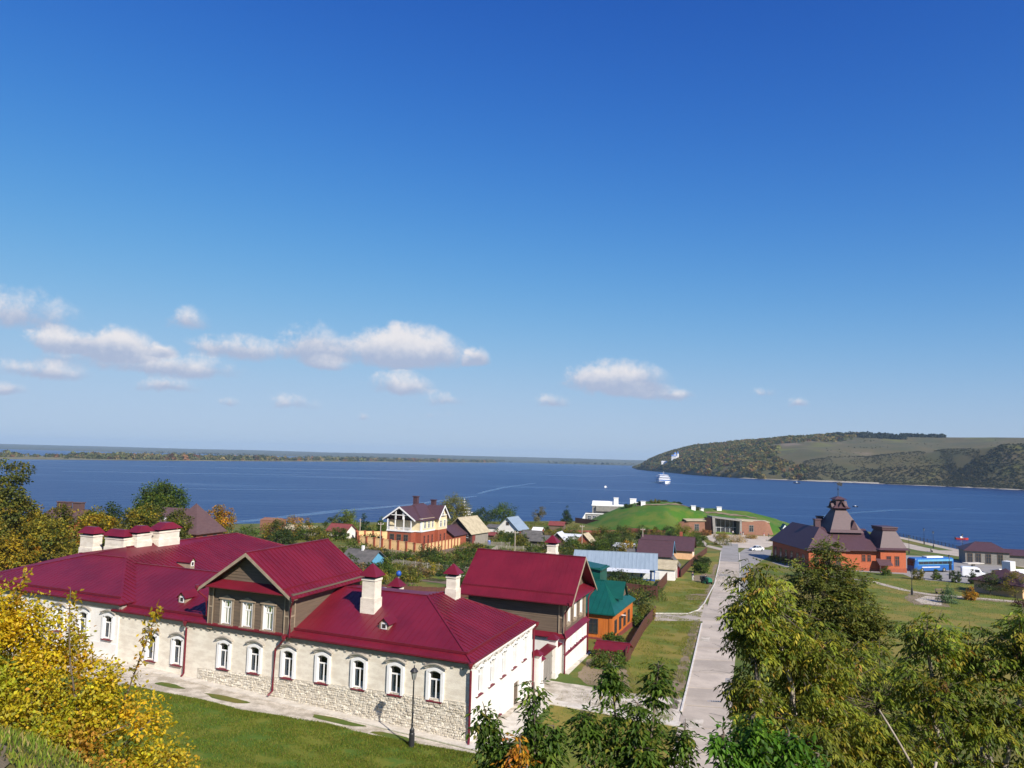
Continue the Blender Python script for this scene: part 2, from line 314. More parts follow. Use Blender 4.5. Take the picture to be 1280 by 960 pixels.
# ------------------------------------------------------------------ mesh collector
class MB:
    def __init__(s, z0=0.0): s.v = []; s.f = []; s.m = []; s.fr = None; s.z0 = z0
    def frame(s, o=None, rz=0.0):
        """following shapes are given in a frame at o turned by rz about z"""
        s.fr = None if o is None else (o, math.cos(rz), math.sin(rz)); return s
    def _a(s, p):
        if s.fr:
            (ox, oy, oz), c, n = s.fr
            p = (ox + p[0] * c - p[1] * n, oy + p[0] * n + p[1] * c, oz + p[2])
        s.v.append((float(p[0]), float(p[1]), float(p[2]) - s.z0)); return len(s.v) - 1
    def poly(s, pts, m=0):
        s.f.append([s._a(p) for p in pts]); s.m.append(m); return s
    def hexa(s, b, t, m=0):
        """8-corner solid: 4 bottom points ccw, 4 top points"""
        i = [s._a(p) for p in b] + [s._a(p) for p in t]
        for q in ((3, 2, 1, 0), (4, 5, 6, 7), (0, 1, 5, 4), (1, 2, 6, 5), (2, 3, 7, 6), (3, 0, 4, 7)):
            s.f.append([i[k] for k in q]); s.m.append(m)
        return s
    def box(s, x0, y0, z0, x1, y1, z1, m=0):
        return s.hexa([(x0, y0, z0), (x1, y0, z0), (x1, y1, z0), (x0, y1, z0)], [(x0, y0, z1), (x1, y0, z1), (x1, y1, z1), (x0, y1, z1)], m)
    def prism(s, prof, d, m=0):
        """profile polygon (list of 3d points) extruded by vector d"""
        n = len(prof); a = [s._a(p) for p in prof]; b = [s._a((p[0] + d[0], p[1] + d[1], p[2] + d[2])) for p in prof]
        s.f.append(a[::-1]); s.m.append(m); s.f.append(b); s.m.append(m)
        for k in range(n): s.f.append([a[k], a[(k + 1) % n], b[(k + 1) % n], b[k]]); s.m.append(m)
        return s
    def slab(s, pts, th=0.12, m=0):
        return s.prism([(p[0], p[1], p[2] - th) for p in pts], (0, 0, th), m)
    def tube(s, pts, rad, n=6, m=0, cap=True):
        pts = [Vector(p) for p in pts]
        if not isinstance(rad, (list, tuple)): rad = [rad] * len(pts)
        rings = []
        for k, p in enumerate(pts):
            d = (pts[min(k + 1, len(pts) - 1)] - pts[max(k - 1, 0)])
            if d.length < 1e-9: d = Vector((0, 0, 1))
            d.normalize(); a = d.orthogonal().normalized() if abs(d.z) < .99 else Vector((1, 0, 0)); b = d.cross(a)
            if abs(d.z) < .99:
                a = Vector((0, 0, 1)).cross(d).normalized(); b = d.cross(a)
            rings.append([s._a(p + (a * math.cos(2 * math.pi * j / n) + b * math.sin(2 * math.pi * j / n)) * rad[k]) for j in range(n)])
        for r0, r1 in zip(rings, rings[1:]):
            for j in range(n): s.f.append([r0[j], r0[(j + 1) % n], r1[(j + 1) % n], r1[j]]); s.m.append(m)
        if cap: s.f.append(rings[0][::-1]); s.m.append(m); s.f.append(rings[-1]); s.m.append(m)
        return s
    def lathe(s, prof, n=12, o=(0, 0, 0), m=0):
        """prof: (radius, z) upward"""
        return s.tube([(o[0], o[1], o[2] + z) for r, z in prof], [max(r, .001) for r, z in prof], n, m)
    def ell(s, c, r, nu=10, nv=6, m=0):
        return s.lathe([(r[0] * math.sin(math.pi * k / nv), c[2] - r[2] * math.cos(math.pi * k / nv)) for k in range(nv + 1)], nu, (c[0], c[1], 0), m)
    def mesh(s, name, mats, smooth=False, shear=0.0):
        me = bpy.data.meshes.new(name)
        vs = s.v if not shear else [(x - shear * y, y * .9957, z) for x, y, z in s.v]
        me.from_pydata(vs, [], s.f)
        if not isinstance(mats, (list, tuple)): mats = [mats]
        for q in mats: me.materials.append(MT[q] if isinstance(q, str) else q)
        me.polygons.foreach_set('material_index', s.m)
        bm = bmesh.new(); bm.from_mesh(me); bmesh.ops.recalc_face_normals(bm, faces=bm.faces); bm.to_mesh(me); bm.free()
        if smooth: me.polygons.foreach_set('use_smooth', [True] * len(me.polygons))
        return me
    def build(s, name, mats, parent=None, smooth=False, shear=0.0, kind=None, label=None):
        return link(name, s.mesh(name, mats, smooth, shear), parent, kind=kind, label=label)

def link(name, me, parent=None, loc=None, rz=0.0, kind=None, label=None):
    o = bpy.data.objects.new(name, me); COL.objects.link(o)
    if parent is not None: o.parent = parent
    if loc is not None: o.location = loc
    if rz: o.rotation_euler = (0, 0, rz)
    if kind: o['kind'] = kind
    if label: o['label'] = label
    return o
def thing(name, label, cat, loc=(0, 0, 0), rz=0.0, group=None):
    o = bpy.data.objects.new(name, None); COL.objects.link(o)
    o.location = loc; o.rotation_euler = (0, 0, rz); o.empty_display_size = 0.3
    o['label'] = label; o['category'] = cat
    if group: o['group'] = group
    return o
def tag(o, label, cat, group=None):
    o['label'] = label; o['category'] = cat
    if group: o['group'] = group
    return o
def dup(root, loc, rz=None, label=None, group=None):
    def rec(o, par):
        c = o.copy(); COL.objects.link(c)
        if par is not None: c.parent = par
        for ch in KIDS.get(o.name, []): rec(ch, c)
        return c
    c = rec(root, None); c.location = loc
    if rz is not None: c.rotation_euler = (0, 0, rz)
    if label: c['label'] = label
    if group: c['group'] = group
    return c
KIDS = {}
def kids_of(root):
    """remember the children of a source thing before copying it"""
    for o in bpy.data.objects:
        if o.parent is not None:
            l = KIDS.setdefault(o.parent.name, [])
            if o not in l: l.append(o)

# ------------------------------------------------------------------ ground-following sheets
def jit(poly, step=1.5, amp=0.25, seed=0, closed=True):
    rnd = random.Random(seed); out = []
    n = len(poly)
    for k in range(n if closed else n - 1):
        (x0, y0), (x1, y1) = poly[k], poly[(k + 1) % n]
        L = math.hypot(x1 - x0, y1 - y0); m = max(1, int(L / step))
        for j in range(m):
            t = j / m; a = rnd.uniform(-amp, amp) if j else rnd.uniform(-amp, amp) * .4
            out.append((x0 + (x1 - x0) * t - (y1 - y0) / L * a, y0 + (y1 - y0) * t + (x1 - x0) / L * a))
    if not closed: out.append(poly[-1])
    return out
def sheet(name, poly, dz, m, grid=3.0, kind='structure', parent=None, zf=None):
    bm = bmesh.new(); vs = [bm.verts.new((x, y, 0)) for x, y in poly]; bm.faces.new(vs)
    xs = [p[0] for p in poly]; ys = [p[1] for p in poly]
    def cuts(lo, hi, ax):
        c = math.ceil(lo / grid) * grid
        while c < hi:
            bmesh.ops.bisect_plane(bm, geom=bm.verts[:] + bm.edges[:] + bm.faces[:], plane_co=(c, 0, 0) if ax == 0 else (0, c, 0), plane_no=(1, 0, 0) if ax == 0 else (0, 1, 0)); c += grid
    cuts(min(xs), max(xs), 0); cuts(min(ys), max(ys), 1)
    bmesh.ops.triangulate(bm, faces=bm.faces[:])
    f = zf or G
    for v in bm.verts: v.co.z = f(v.co.x, v.co.y) + dz
    bmesh.ops.recalc_face_normals(bm, faces=bm.faces[:])
    if sum(fc.normal.z for fc in bm.faces) < 0: bmesh.ops.reverse_faces(bm, faces=bm.faces[:])
    me = bpy.data.meshes.new(name); bm.to_mesh(me); bm.free(); me.materials.append(MT[m])
    return link(name, me, parent, kind=kind)
def ribbon_poly(pts, w):
    L, Rr = [], []
    for k, (x, y) in enumerate(pts):
        x0, y0 = pts[max(k - 1, 0)]; x1, y1 = pts[min(k + 1, len(pts) - 1)]
        d = math.hypot(x1 - x0, y1 - y0); nx, ny = -(y1 - y0) / d, (x1 - x0) / d
        ww = w[k] if isinstance(w, (list, tuple)) else w
        L.append((x + nx * ww / 2, y + ny * ww / 2)); Rr.append((x - nx * ww / 2, y - ny * ww / 2))
    return L + Rr[::-1]
def kerb_line(mb, pts, w=0.16, h=0.12, step=3.0):
    P = jit(pts, step, 0, closed=False)
    for (x0, y0), (x1, y1) in zip(P, P[1:]):
        d = math.hypot(x1 - x0, y1 - y0); nx, ny = -(y1 - y0) / d * w / 2, (x1 - x0) / d * w / 2
        z0, z1 = G(x0, y0), G(x1, y1)
        b = [(x0 - nx, y0 - ny, z0 - .1), (x1 - nx, y1 - ny, z1 - .1), (x1 + nx, y1 + ny, z1 - .1), (x0 + nx, y0 + ny, z0 - .1)]
        mb.hexa(b, [(p[0], p[1], p[2] + .1 + h) for p in b])

# ------------------------------------------------------------------ leaves
rng = np.random.default_rng(7)
def leaf_mesh(name, P, D, N, L, W, C, m='leaf'):
    """one folded leaf (two triangles) per row: base P, axis D, facing N, length L, width W, colour C"""
    n = len(P)
    D = D / np.maximum(np.linalg.norm(D, axis=1, keepdims=True), 1e-6)
    S = np.cross(D, N); S /= np.maximum(np.linalg.norm(S, axis=1, keepdims=True), 1e-6)
    U = np.cross(S, D)
    L = np.asarray(L).reshape(-1, 1) * np.ones((n, 1)); W = np.asarray(W).reshape(-1, 1) * np.ones((n, 1))
    mid = P + D * L * 0.45
    v = np.stack([P, mid - S * W / 2 + U * W * .18, P + D * L - U * L * .06, mid + S * W / 2 + U * W * .18], 1).reshape(-1, 3)
    me = bpy.data.meshes.new(name)
    me.vertices.add(4 * n); me.vertices.foreach_set('co', v.astype(np.float32).ravel())
    k = np.arange(n)[:, None] * 4
    loops = np.concatenate([k, k + 1, k + 2, k, k + 2, k + 3], 1).ravel()
    me.loops.add(6 * n); me.loops.foreach_set('vertex_index', loops.astype(np.int32))
    me.polygons.add(2 * n); me.polygons.foreach_set('loop_start', (np.arange(2 * n) * 3).astype(np.int32))
    me.update(calc_edges=True)
    a = me.attributes.new('tint', 'FLOAT_COLOR', 'POINT')
    col = np.concatenate([np.repeat(C, 4, 0), np.ones((4 * n, 1))], 1)
    a.data.foreach_set('color', col.astype(np.float32).ravel())
    me.materials.append(MT[m]); me.validate()
    return me
def rdir(n):
    v = rng.normal(size=(n, 3)); return v / np.linalg.norm(v, axis=1, keepdims=True)
def pick(pal, n, spread=0.18):
    """colours drawn from a palette [(weight, (r,g,b))] with variation"""
    w = np.array([p[0] for p in pal], float); w /= w.sum(); c = np.array([p[1] for p in pal])
    i = rng.choice(len(pal), n, p=w)
    return np.clip(c[i] * (1 + rng.normal(0, spread, (n, 1))), .004, .9)
def in_blobs(blobs, n, shell=0.55):
    """points in a union of ellipsoids (x,y,z,rx,ry,rz), most near the surface"""
    vol = np.array([b[3] * b[4] * b[5] for b in blobs]) ** 0.75; vol /= vol.sum()
    i = rng.choice(len(blobs), n, p=vol); b = np.array(blobs)[i]
    d = rdir(n); r = (shell + (1 - shell) * rng.random((n, 1))) * np.where(rng.random((n, 1)) < .25, rng.random((n, 1)) ** .5, 1)
    return b[:, :3] + d * r * b[:, 3:], d
def limb(mb, a, b, r0, r1, bend=0.12, n=6, seg=4):
    a = Vector(a); b = Vector(b); L = (b - a).length
    off = Vector((random.uniform(-1, 1), random.uniform(-1, 1), random.uniform(-.2, .6))) * L * bend
    pts = [a.lerp(b, k / seg) + off * math.sin(math.pi * k / seg) for k in range(seg + 1)]
    mb.tube(pts, [r0 + (r1 - r0) * k / seg for k in range(seg + 1)], n)
def tree(name, label, cat, loc, blobs, n, L, W, pal, trunk_r=0.15, clusters=60, cr=0.45, droop=0.35, bark='bark', group=None, limbs=14, twigs=True, shell=0.6, lean=(0, 0), cspread=0.22, trunk_top=None):
    t = thing(name, label, cat, loc, 0, group)
    cc, cd = in_blobs(blobs, clusters, shell)
    ci = rng.integers(0, clusters, n)
    tone = 1 + rng.normal(0, cspread, (clusters, 1))
    palc = pick(pal, clusters, 0.05)
    off = rdir(n) * (rng.random((n, 1)) ** .5) * cr * np.array([1, 1, .75])
    n_ = n
    P = cc[ci] + off
    D = off / cr + rdir(n) * .7 + cd[ci] * .35; D[:, 2] -= droop
    N = rdir(n) * .7 + np.array([0, 0, 1.0]) + cd[ci] * .5
    C = np.where(rng.random((n, 1)) < .62, palc[ci], pick(pal, n, .1)) * tone[ci] * (1 + rng.normal(0, .13, (n, 1)))
    C = np.clip(C, .004, .9)
    me = leaf_mesh('crown', P, D, N, L * rng.uniform(.65, 1.25, n), W * rng.uniform(.7, 1.2, n), C)
    link('crown', me, t, kind='stuff')
    mb = MB(); top = trunk_top if trunk_top is not None else float(np.mean([b[2] for b in blobs]))
    cx = float(np.mean([b[0] for b in blobs])); cy = float(np.mean([b[1] for b in blobs]))
    tp = (cx * .6 + lean[0], cy * .6 + lean[1], top)
    mb.tube([(0, 0, -.5), (tp[0] * .15, tp[1] * .15, top * .3), (tp[0] * .6, tp[1] * .6, top * .68), tp], [trunk_r * 1.25, trunk_r, trunk_r * .75, trunk_r * .4], 7)
    order = np.argsort(rng.random(clusters))[:limbs]
    for k in order:
        c = cc[k]; u = min(max((c[2] / max(top, .1)) * .6, .25), .9)
        a = (tp[0] * (u if u > .3 else u * .5), tp[1] * (u if u > .3 else u * .5), top * u)
        limb(mb, a, c, trunk_r * .42, trunk_r * .1, n=5)
    mb.build('trunk', bark, t, smooth=True)
    return t
# ------------------------------------------------------------------ the setting
def grid_mesh(name, xs, ys, zf, m, kind='structure', smooth=True):
    nx, ny = len(xs), len(ys)
    v = np.array([(x, y, zf(x, y)) for y in ys for x in xs], np.float32)
    f = [(j * nx + i, j * nx + i + 1, (j + 1) * nx + i + 1, (j + 1) * nx + i) for j in range(ny - 1) for i in range(nx - 1)]
    me = bpy.data.meshes.new(name); me.from_pydata(v.tolist(), [], f); me.materials.append(MT[m])
    if smooth: me.polygons.foreach_set('use_smooth', [True] * len(f))
    return link(name, me, kind=kind)
def steps(*segs):
    o = []
    for a, b, s in segs:
        n = max(1, round((b - a) / s)); o += [a + (b - a) * k / n for k in range(n)]
    return o + [segs[-1][1]]
XS = steps((-900, -300, 40), (-300, -100, 12), (-100, -45, 5.5), (-45, -15, 1.5), (-15, 20, 1.0), (20, 60, 4), (60, 120, 5), (120, 200, 4), (200, 520, 16))
YS = steps((-160, 0, 16), (0, 60, 1.0), (60, 215, 5), (215, 390, 4.5))
grid_mesh('ground', XS, YS, G, 'grass', smooth=False)

# water
def water_mat():
    m = bpy.data.materials.new('river_water'); m.use_nodes = True
    t = NT(m.node_tree); b = m.node_tree.nodes['Principled BSDF']
    tc = t.n('ShaderNodeTexCoord'); v = tc.outputs['Object']
    b.inputs['IOR'].default_value = 1.33
    big = t.noise(t.mapping(v, scale=(0.0022, 0.009, 1), rot=(0, 0, 0.12)), 1.0, 4, 0.55)
    big2 = t.noise(t.mapping(v, scale=(0.006, 0.03, 1), rot=(0, 0, -0.2)), 1.0, 3, 0.5)
    calm = t.mr(t.m('MULTIPLY_ADD', t.m('SUBTRACT', big2.outputs[0], .5), .5, big.outputs[0]), 0.45, 0.85)
    t.put(b.inputs['Base Color'], t.mix(calm, (0.008, 0.030, 0.110, 1), (0.012, 0.042, 0.135, 1)))
    t.put(b.inputs['Roughness'], t.mr(calm, 0, 1, 0.32, 0.25))
    n1 = t.noise(t.mapping(v, scale=(0.35, 0.6, 1), rot=(0, 0, 0.3)), 1.0, 4, 0.6)
    n2 = t.noise(t.mapping(v, scale=(0.05, 0.10, 1), rot=(0, 0, -0.25)), 1.0, 3, 0.55)
    bp = t.n('ShaderNodeBump'); bp.inputs['Distance'].default_value = 1.0
    t.put(bp.inputs['Strength'], t.mr(calm, 0, 1, 0.75, 0.55))
    t.put(bp.inputs['Height'], t.m('MULTIPLY_ADD', n1.outputs[0], 0.55, t.m('MULTIPLY', n2.outputs[0], 2.2)))
    t.t.links.new(bp.outputs[0], b.inputs['Normal'])
    return m
MT['water'] = water_mat()
wm = MB(); wm.poly([(-11500, -900, 0), (11500, -900, 0), (11500, 11500, 0), (-11500, 11500, 0)]); wm.build('river_water', 'water', kind='structure')

def wake_mat():
    m = MT['water'].copy(); m.name = 'ruffled_wake'; b = m.node_tree.nodes['Principled BSDF']; t = NT(m.node_tree)
    for l in list(b.inputs['Base Color'].links) + list(b.inputs['Roughness'].links): m.node_tree.links.remove(l)
    b.inputs['Base Color'].default_value = (.03, .075, .17, 1); b.inputs['Roughness'].default_value = .22; return m
MT['wake'] = wake_mat()
for k, (P, w_) in enumerate([([(-120, 292), (-106, 312), (-85, 380), (-58, 440), (-24, 560)], [5, 7, 9, 7, 4]), ([(-24, 600), (-9, 716), (30, 900)], [4, 6, 3]), ([(170, 430), (205, 470), (260, 520), (330, 560)], [3, 6, 6, 3]), ([(-520, 900), (-380, 930), (-240, 1010)], [10, 22, 8]), ([(-500, 1300), (-300, 1340), (-120, 1500)], [16, 34, 12]), ([(20, 500), (70, 520), (120, 560)], [2, 5, 2]), ([(-260, 560), (-200, 570), (-120, 610)], [4, 9, 4])]):
    sheet('boat_wake', jit(ribbon_poly(P, w_), 12, .8, 70 + k), 0.03, 'wake', 60.0, zf=lambda x, y: 0.0)

# lawn at the foot of the hill, with its pale path
LAWN_EDGE = [(-44, 69), (-33, 63.5), (-27.1, 61.3), (-22.7, 59.9), (-19.1, 58.2), (-13, 56.9), (-7, 54.3), (-1.3, 52.7), (4, 50)]
sheet('lawn', jit(LAWN_EDGE + [(4, 38), (-12, 36), (-44, 40)], 0.7, 0.16, 3), 0.03, 'lawn', 2.0)
PATH_EDGE = [(-46, 74.2), (-33.2, 68.4), (-26.4, 65.3), (-17.7, 61.1), (-8.4, 56.6), (-1.9, 53.6)]
sheet('cobbled_path', PATH_EDGE + jit(LAWN_EDGE[-2::-1], 0.7, 0.12, 5, closed=False), 0.015, 'gravel', 2.0)
for k, (x, y, a, b_) in enumerate([(-21.3, 60.9, 1.9, .45), (-12.2, 57.75, 2.1, .42), (-26.6, 63.2, 1.3, .4), (-7.5, 55.25, 1.6, .36)]):
    sheet('grass_patch', [(x + a * math.cos(q) * (1 + .2 * math.sin(3 * q + k)) + .46 * b_ * math.sin(q), y - .43 * a * math.cos(q) + b_ * math.sin(q)) for q in np.linspace(0, 6.1, 18)], 0.03, 'grass', 2.0)
# limestone pavement along the facade (slabs built as pieces of it), wraps the corner
def slab_row(parent, p0, p1, n, w0, w1, name, m, dz, gap=0.015, seed=1, rows=1):
    rnd = random.Random(seed); (x0, y0), (x1, y1) = p0, p1
    L = math.hypot(x1 - x0, y1 - y0); tx, ty = (x1 - x0) / L, (y1 - y0) / L; nx, ny = -ty, tx
    cuts = [k / n * L + (rnd.uniform(-.18, .18) * L / n if 0 < k < n else 0) for k in range(n + 1)]
    for r_ in range(rows):
        a0 = w0 + (w1 - w0) * r_ / rows; a1 = w0 + (w1 - w0) * (r_ + 1) / rows
        for k in range(n):
            s0, s1 = cuts[k] + gap, cuts[k + 1] - gap
            q = [(x0 + tx * s + nx * a, y0 + ty * s + ny * a) for s, a in ((s0, a0 + gap), (s1, a0 + gap), (s1, a1 - gap), (s0, a1 - gap))]
            e = rnd.uniform(-.008, .012)
            mb = MB(); mb.hexa([(x, y, G(x, y) - .1) for x, y in q], [(x, y, G(x, y) + dz + e) for x, y in q]); mb.build(name, m, parent)
pv = sheet('pavement', [(-46, 74.4), (-33, 68.6), (-26.3, 65.5), (-17.5, 61.3), (-8.2, 56.8), (-1.7, 53.7), (.4, 54.8), (4.2, 70), (1.5, 70), (-2, 56), (-32, 70.5), (-45, 76)], 0.02, 'gravel', 2.0)
slab_row(pv, (-1.6, 53.6), (-38, 70.15), 26, -1.75, 0.0, 'limestone_slab', 'limestone', 0.07, seed=4)
slab_row(pv, (0.6, 55.0), (5.0, 68.4), 9, 0.2, 2.2, 'limestone_slab', 'limestone', 0.07, seed=5)
slab_row(pv, (6.2, 75.6), (9.4, 85.6), 7, 0.1, 1.2, 'limestone_slab', 'limestone', 0.07, seed=6)

# road of concrete slabs running down to the river
RL = [(8.5, 44), (11.6, 55), (14.7, 66), (17.9, 77), (28.5, 113.5), (39.5, 149.3), (50.0, 185), (59.6, 218.6), (68, 246)]
RR = [(12.7, 44), (15.8, 55), (19.2, 67), (22.4, 77.8), (32.9, 111.3), (44.1, 149.5), (54.8, 185), (64.4, 218.4), (72.5, 246)]
road = sheet('road', RL + RR[::-1], 0.02, 'joint', 4.0)
def along(P, s):
    for (x0, y0), (x1, y1) in zip(P, P[1:]):
        L = math.hypot(x1 - x0, y1 - y0)
        if s <= L: return (x0 + (x1 - x0) * s / L, y0 + (y1 - y0) * s / L)
        s -= L
    return P[-1]
LLen = sum(math.dist(a, b) for a, b in zip(RL, RL[1:])); RLen = sum(math.dist(a, b) for a, b in zip(RR, RR[1:]))
ns = 34
for k in range(ns):
    g_ = 0.0006 if k % 4 else 0.0009
    a, b_ = along(RL, LLen * (k / ns + g_)), along(RR, RLen * (k / ns + g_)); c, d = along(RR, RLen * ((k + 1) / ns)), along(RL, LLen * ((k + 1) / ns))
    mid = lambda p, q, t: (p[0] + (q[0] - p[0]) * t, p[1] + (q[1] - p[1]) * t)
    mb = MB(); q = [a, b_, c, d]; mb.hexa([(x, y, G(x, y) - .05) for x, y in q], [(x, y, G(x, y) + .05 + .004 * (k % 3)) for x, y in q])
    mb.build('concrete_slab', 'concrete' if k < 25 else 'asphalt', road)
for k, (s, a0, a1, ln) in enumerate([(18, .1, .45, 2.4), (33, .5, .95, 1.6), (52, .05, .3, 3.0), (71, .55, .8, 2.2), (88, .2, .7, 1.8), (120, .1, .6, 3.0)]):
    q = []
    for ss_, f in ((s, a0), (s, a1), (s + ln, a1), (s + ln, a0)):
        p, r_ = along(RL, LLen * ss_ / 205), along(RR, RLen * ss_ / 205); q.append((p[0] + (r_[0] - p[0]) * f, p[1] + (r_[1] - p[1]) * f))
    sheet('road_patch', jit(q, .5, .1, 90 + k), 0.072, 'asphalt' if k % 2 else 'gravel', 4.0)
rc = random.Random(4)
for k in range(26):
    s = rc.uniform(8, 130); f = rc.uniform(.1, .9); p, r_ = along(RL, LLen * s / 205), along(RR, RLen * s / 205); x, y = p[0] + (r_[0] - p[0]) * f, p[1] + (r_[1] - p[1]) * f; P = [(x, y)]; a_ = rc.choice((0.0, 1.3)) + rc.uniform(-.5, .5)
    for j in range(5): a_ += rc.uniform(-.5, .5); P.append((P[-1][0] + .42 * math.cos(a_), P[-1][1] + .42 * math.sin(a_)))
    L0, L1 = along(RL, LLen * s / 205), along(RR, RLen * s / 205)
    P = [q for q in P if L0[0] + .3 < q[0] - (q[1] - y) * .29 < L1[0] - .3]
    if len(P) > 2: sheet('road_crack', ribbon_poly(P, .06), 0.074, 'joint', 4.0)
kb = MB(); kerb_line(kb, [(14.7, 66), (17.9, 77), (26.6, 107.2)]); kerb_line(kb, [(21.4, 113.5), (26.5, 114.6), (28.9, 118.3), (31.3, 124.6), (39.5, 149.3), (50.0, 185), (59.6, 218.6)]); kerb_line(kb, [(32.95, 111.3), (44.3, 149.5), (55.0, 185), (64.6, 218.4)], .2); kb.build('kerb', 'kerb', kind='structure')
sheet('worn_edge', jit([(14.5, 66.6), (17.6, 77.4), (28.2, 113.6), (39.2, 149.6), (49.6, 185), (49.0, 185), (38.3, 149.6), (27.3, 113.7), (16.6, 77.6), (13.9, 66.9)], 0.7, .28, 81), 0.024, 'dirt', 4.0)
sheet('verge', jit([(12.4, 76.5), (17.4, 77.0), (28.2, 113.6), (39.2, 149.4), (49.7, 185), (58.5, 216), (51.5, 212), (29, 143), (25.5, 131), (12.3, 84)], 1.5, .2, 8), 0.015, 'verge', 4.0)
sheet('verge', jit([(4.2, 65.2), (7.4, 64), (13.9, 61.6), (10, 49), (2.2, 52), (1, 54.2)], 1.2, .2, 9), 0.018, 'verge', 2.0)
drv = sheet('cobbled_driveway', jit([(3.2, 73.2), (8.0, 71.6), (12.2, 70.4), (16.2, 70.2), (14.2, 62.6), (10.6, 62.3), (7.4, 64.2), (3.6, 65.6), (1.4, 68)], 0.8, .14, 10), 0.024, 'gravel', 2.0)
slab_row(drv, (3.7, 65.5), (13.6, 61.9), 7, 0.0, 1.3, 'limestone_slab', 'limestone', 0.075, seed=7)
sheet('bare_earth', jit([(6.9, 75), (8.6, 82.3), (9.6, 84.6), (11.2, 83.2), (12.2, 78.5), (11.6, 72.4), (7.6, 72.4)], 0.8, .25, 11), 0.012, 'dirt', 2.0)
sheet('concrete_footpath', [(20.2, 107.6), (21.6, 113.4), (26.6, 114.5), (29.0, 118.2), (30.6, 124.5), (31.6, 124), (28.9, 113.2), (27.5, 108.6), (26.6, 109.0)], 0.04, 'concrete', 4.0)
sheet('bare_earth', jit([(29.2, 128), (30, 132.6), (33, 135.6), (35.2, 134.8), (34, 130.4), (31, 128)], 0.8, .3, 12), 0.03, 'dirt', 3.0)
sheet('bare_earth', jit([(36.5, 152), (37.5, 160), (42, 166), (44, 163.5), (41, 152)], 1.0, .5, 13), 0.03, 'dirt', 3.0)
sheet('concrete_footpath', [(56.0, 250), (61.5, 262), (64.2, 260), (62.6, 248), (60.8, 237), (65, 221), (60.8, 221.5), (58.2, 234)], 0.04, 'concrete', 4.0)
sheet('parking_bay', [(33.15, 111.3), (44.4, 149.5), (55.2, 185), (64.8, 218.6), (70.5, 232), (78, 231), (72, 214), (58.5, 186), (50.2, 164), (39.3, 126.7), (35.6, 112.2)], 0.03, 'asphalt', 4.0)
sheet('museum_forecourt', [(64.5, 233), (66.5, 265), (74, 282.5), (86, 283.5), (98, 284), (92, 262), (80, 240), (74, 233.5)], 0.035, 'concrete', 4.0)
# park east of the road
sheet('park_lawn', jit([(36.5, 112), (60, 168), (72, 168.5), (91, 174), (106, 172), (140, 150), (150, 110), (80, 60), (24, 70)], 3, .3, 14), 0.012, 'verge', 5.0)
sheet('park_path', ribbon_poly([(66, 176), (72, 169.8), (76.7, 164.8), (77.5, 153), (79.9, 148), (84.9, 147.1), (94.4, 143.4), (112, 137)], 2.0), 0.03, 'concrete', 4.0)
sheet('rose_bed', jit([(69.5, 134), (71.4, 141), (77.9, 151.5), (90, 147), (99, 142.5), (98, 140), (85, 143.5), (80.5, 145), (75.2, 133.2)], 1.2, .25, 15), 0.022, 'dirt', 4.0)
sheet('park_path', [(71.6, 135.6), (72.8, 140.2), (77.9, 146.0), (80.0, 144.4), (76.6, 138.6), (74.6, 134.6)], 0.04, 'concrete', 4.0)
sheet('car_park', [(66, 196), (92, 190), (96, 200), (112, 236), (123, 233), (134, 214), (128, 190), (118, 172), (104, 168), (90, 172.5), (92, 182), (66, 186)], 0.02, 'asphalt', 5.0)
sheet('promenade', [(138, 205), (137, 228), (131, 250), (133, 300), (150.6, 300), (149.8, 274), (147.6, 250), (151.4, 222)], 0.05, 'concrete', 4.0)
sheet('grass_strip', jit([(139, 252), (141, 294), (146.5, 294), (145.5, 274), (143.6, 252)], 2, .1, 16), 0.08, 'grass', 5.0)
sheet('grass_strip', jit([(112, 238), (114, 262), (128, 262), (127, 246), (124, 236)], 2, .1, 17), 0.04, 'grass', 5.0)

# gardens and ploughed plots north of the red-roofed houses
sheet('ploughed_plot', jit([(-17, 176), (-15, 190), (-6.4, 195), (-4.6, 176), (-11, 165.5)], 1.5, .3, 18), 0.02, 'soil', 4.0)
sheet('dry_weeds', jit([(-42, 168), (-30, 182), (-19, 171.5), (-12, 160), (-22, 150), (-36, 152)], 2, .5, 19), 0.02, 'dirt', 4.0)
for k, (x, y, w, h, m) in enumerate([(-13, 150, 5, 2.2, 'lawn'), (-7, 151, 4, 2.4, 'soil'), (-18, 144, 6, 2.0, 'soil'), (-10, 141, 5, 2.6, 'lawn'), (-16, 134, 6, 2.2, 'lawn'), (-9, 130, 5, 2.4, 'soil'), (-1, 163, 5, 3, 'lawn'), (4, 172, 6, 2.5, 'soil'), (3, 182, 6, 2.5, 'lawn'), (12, 178, 5, 3, 'lawn'), (-20, 126, 5, 2, 'soil'), (-5, 202, 6, 3.5, 'lawn'), (9, 192, 5, 3, 'soil')]):
    c, s_ = math.cos(-.3), math.sin(-.3)
    sheet('garden_bed', jit([(x + a * c - b_ * s_, y + a * s_ + b_ * c) for a, b_ in ((-w, -h), (w, -h), (w, h), (-w, h))], 1.2, .3, 30 + k), 0.03, m, 4.0)

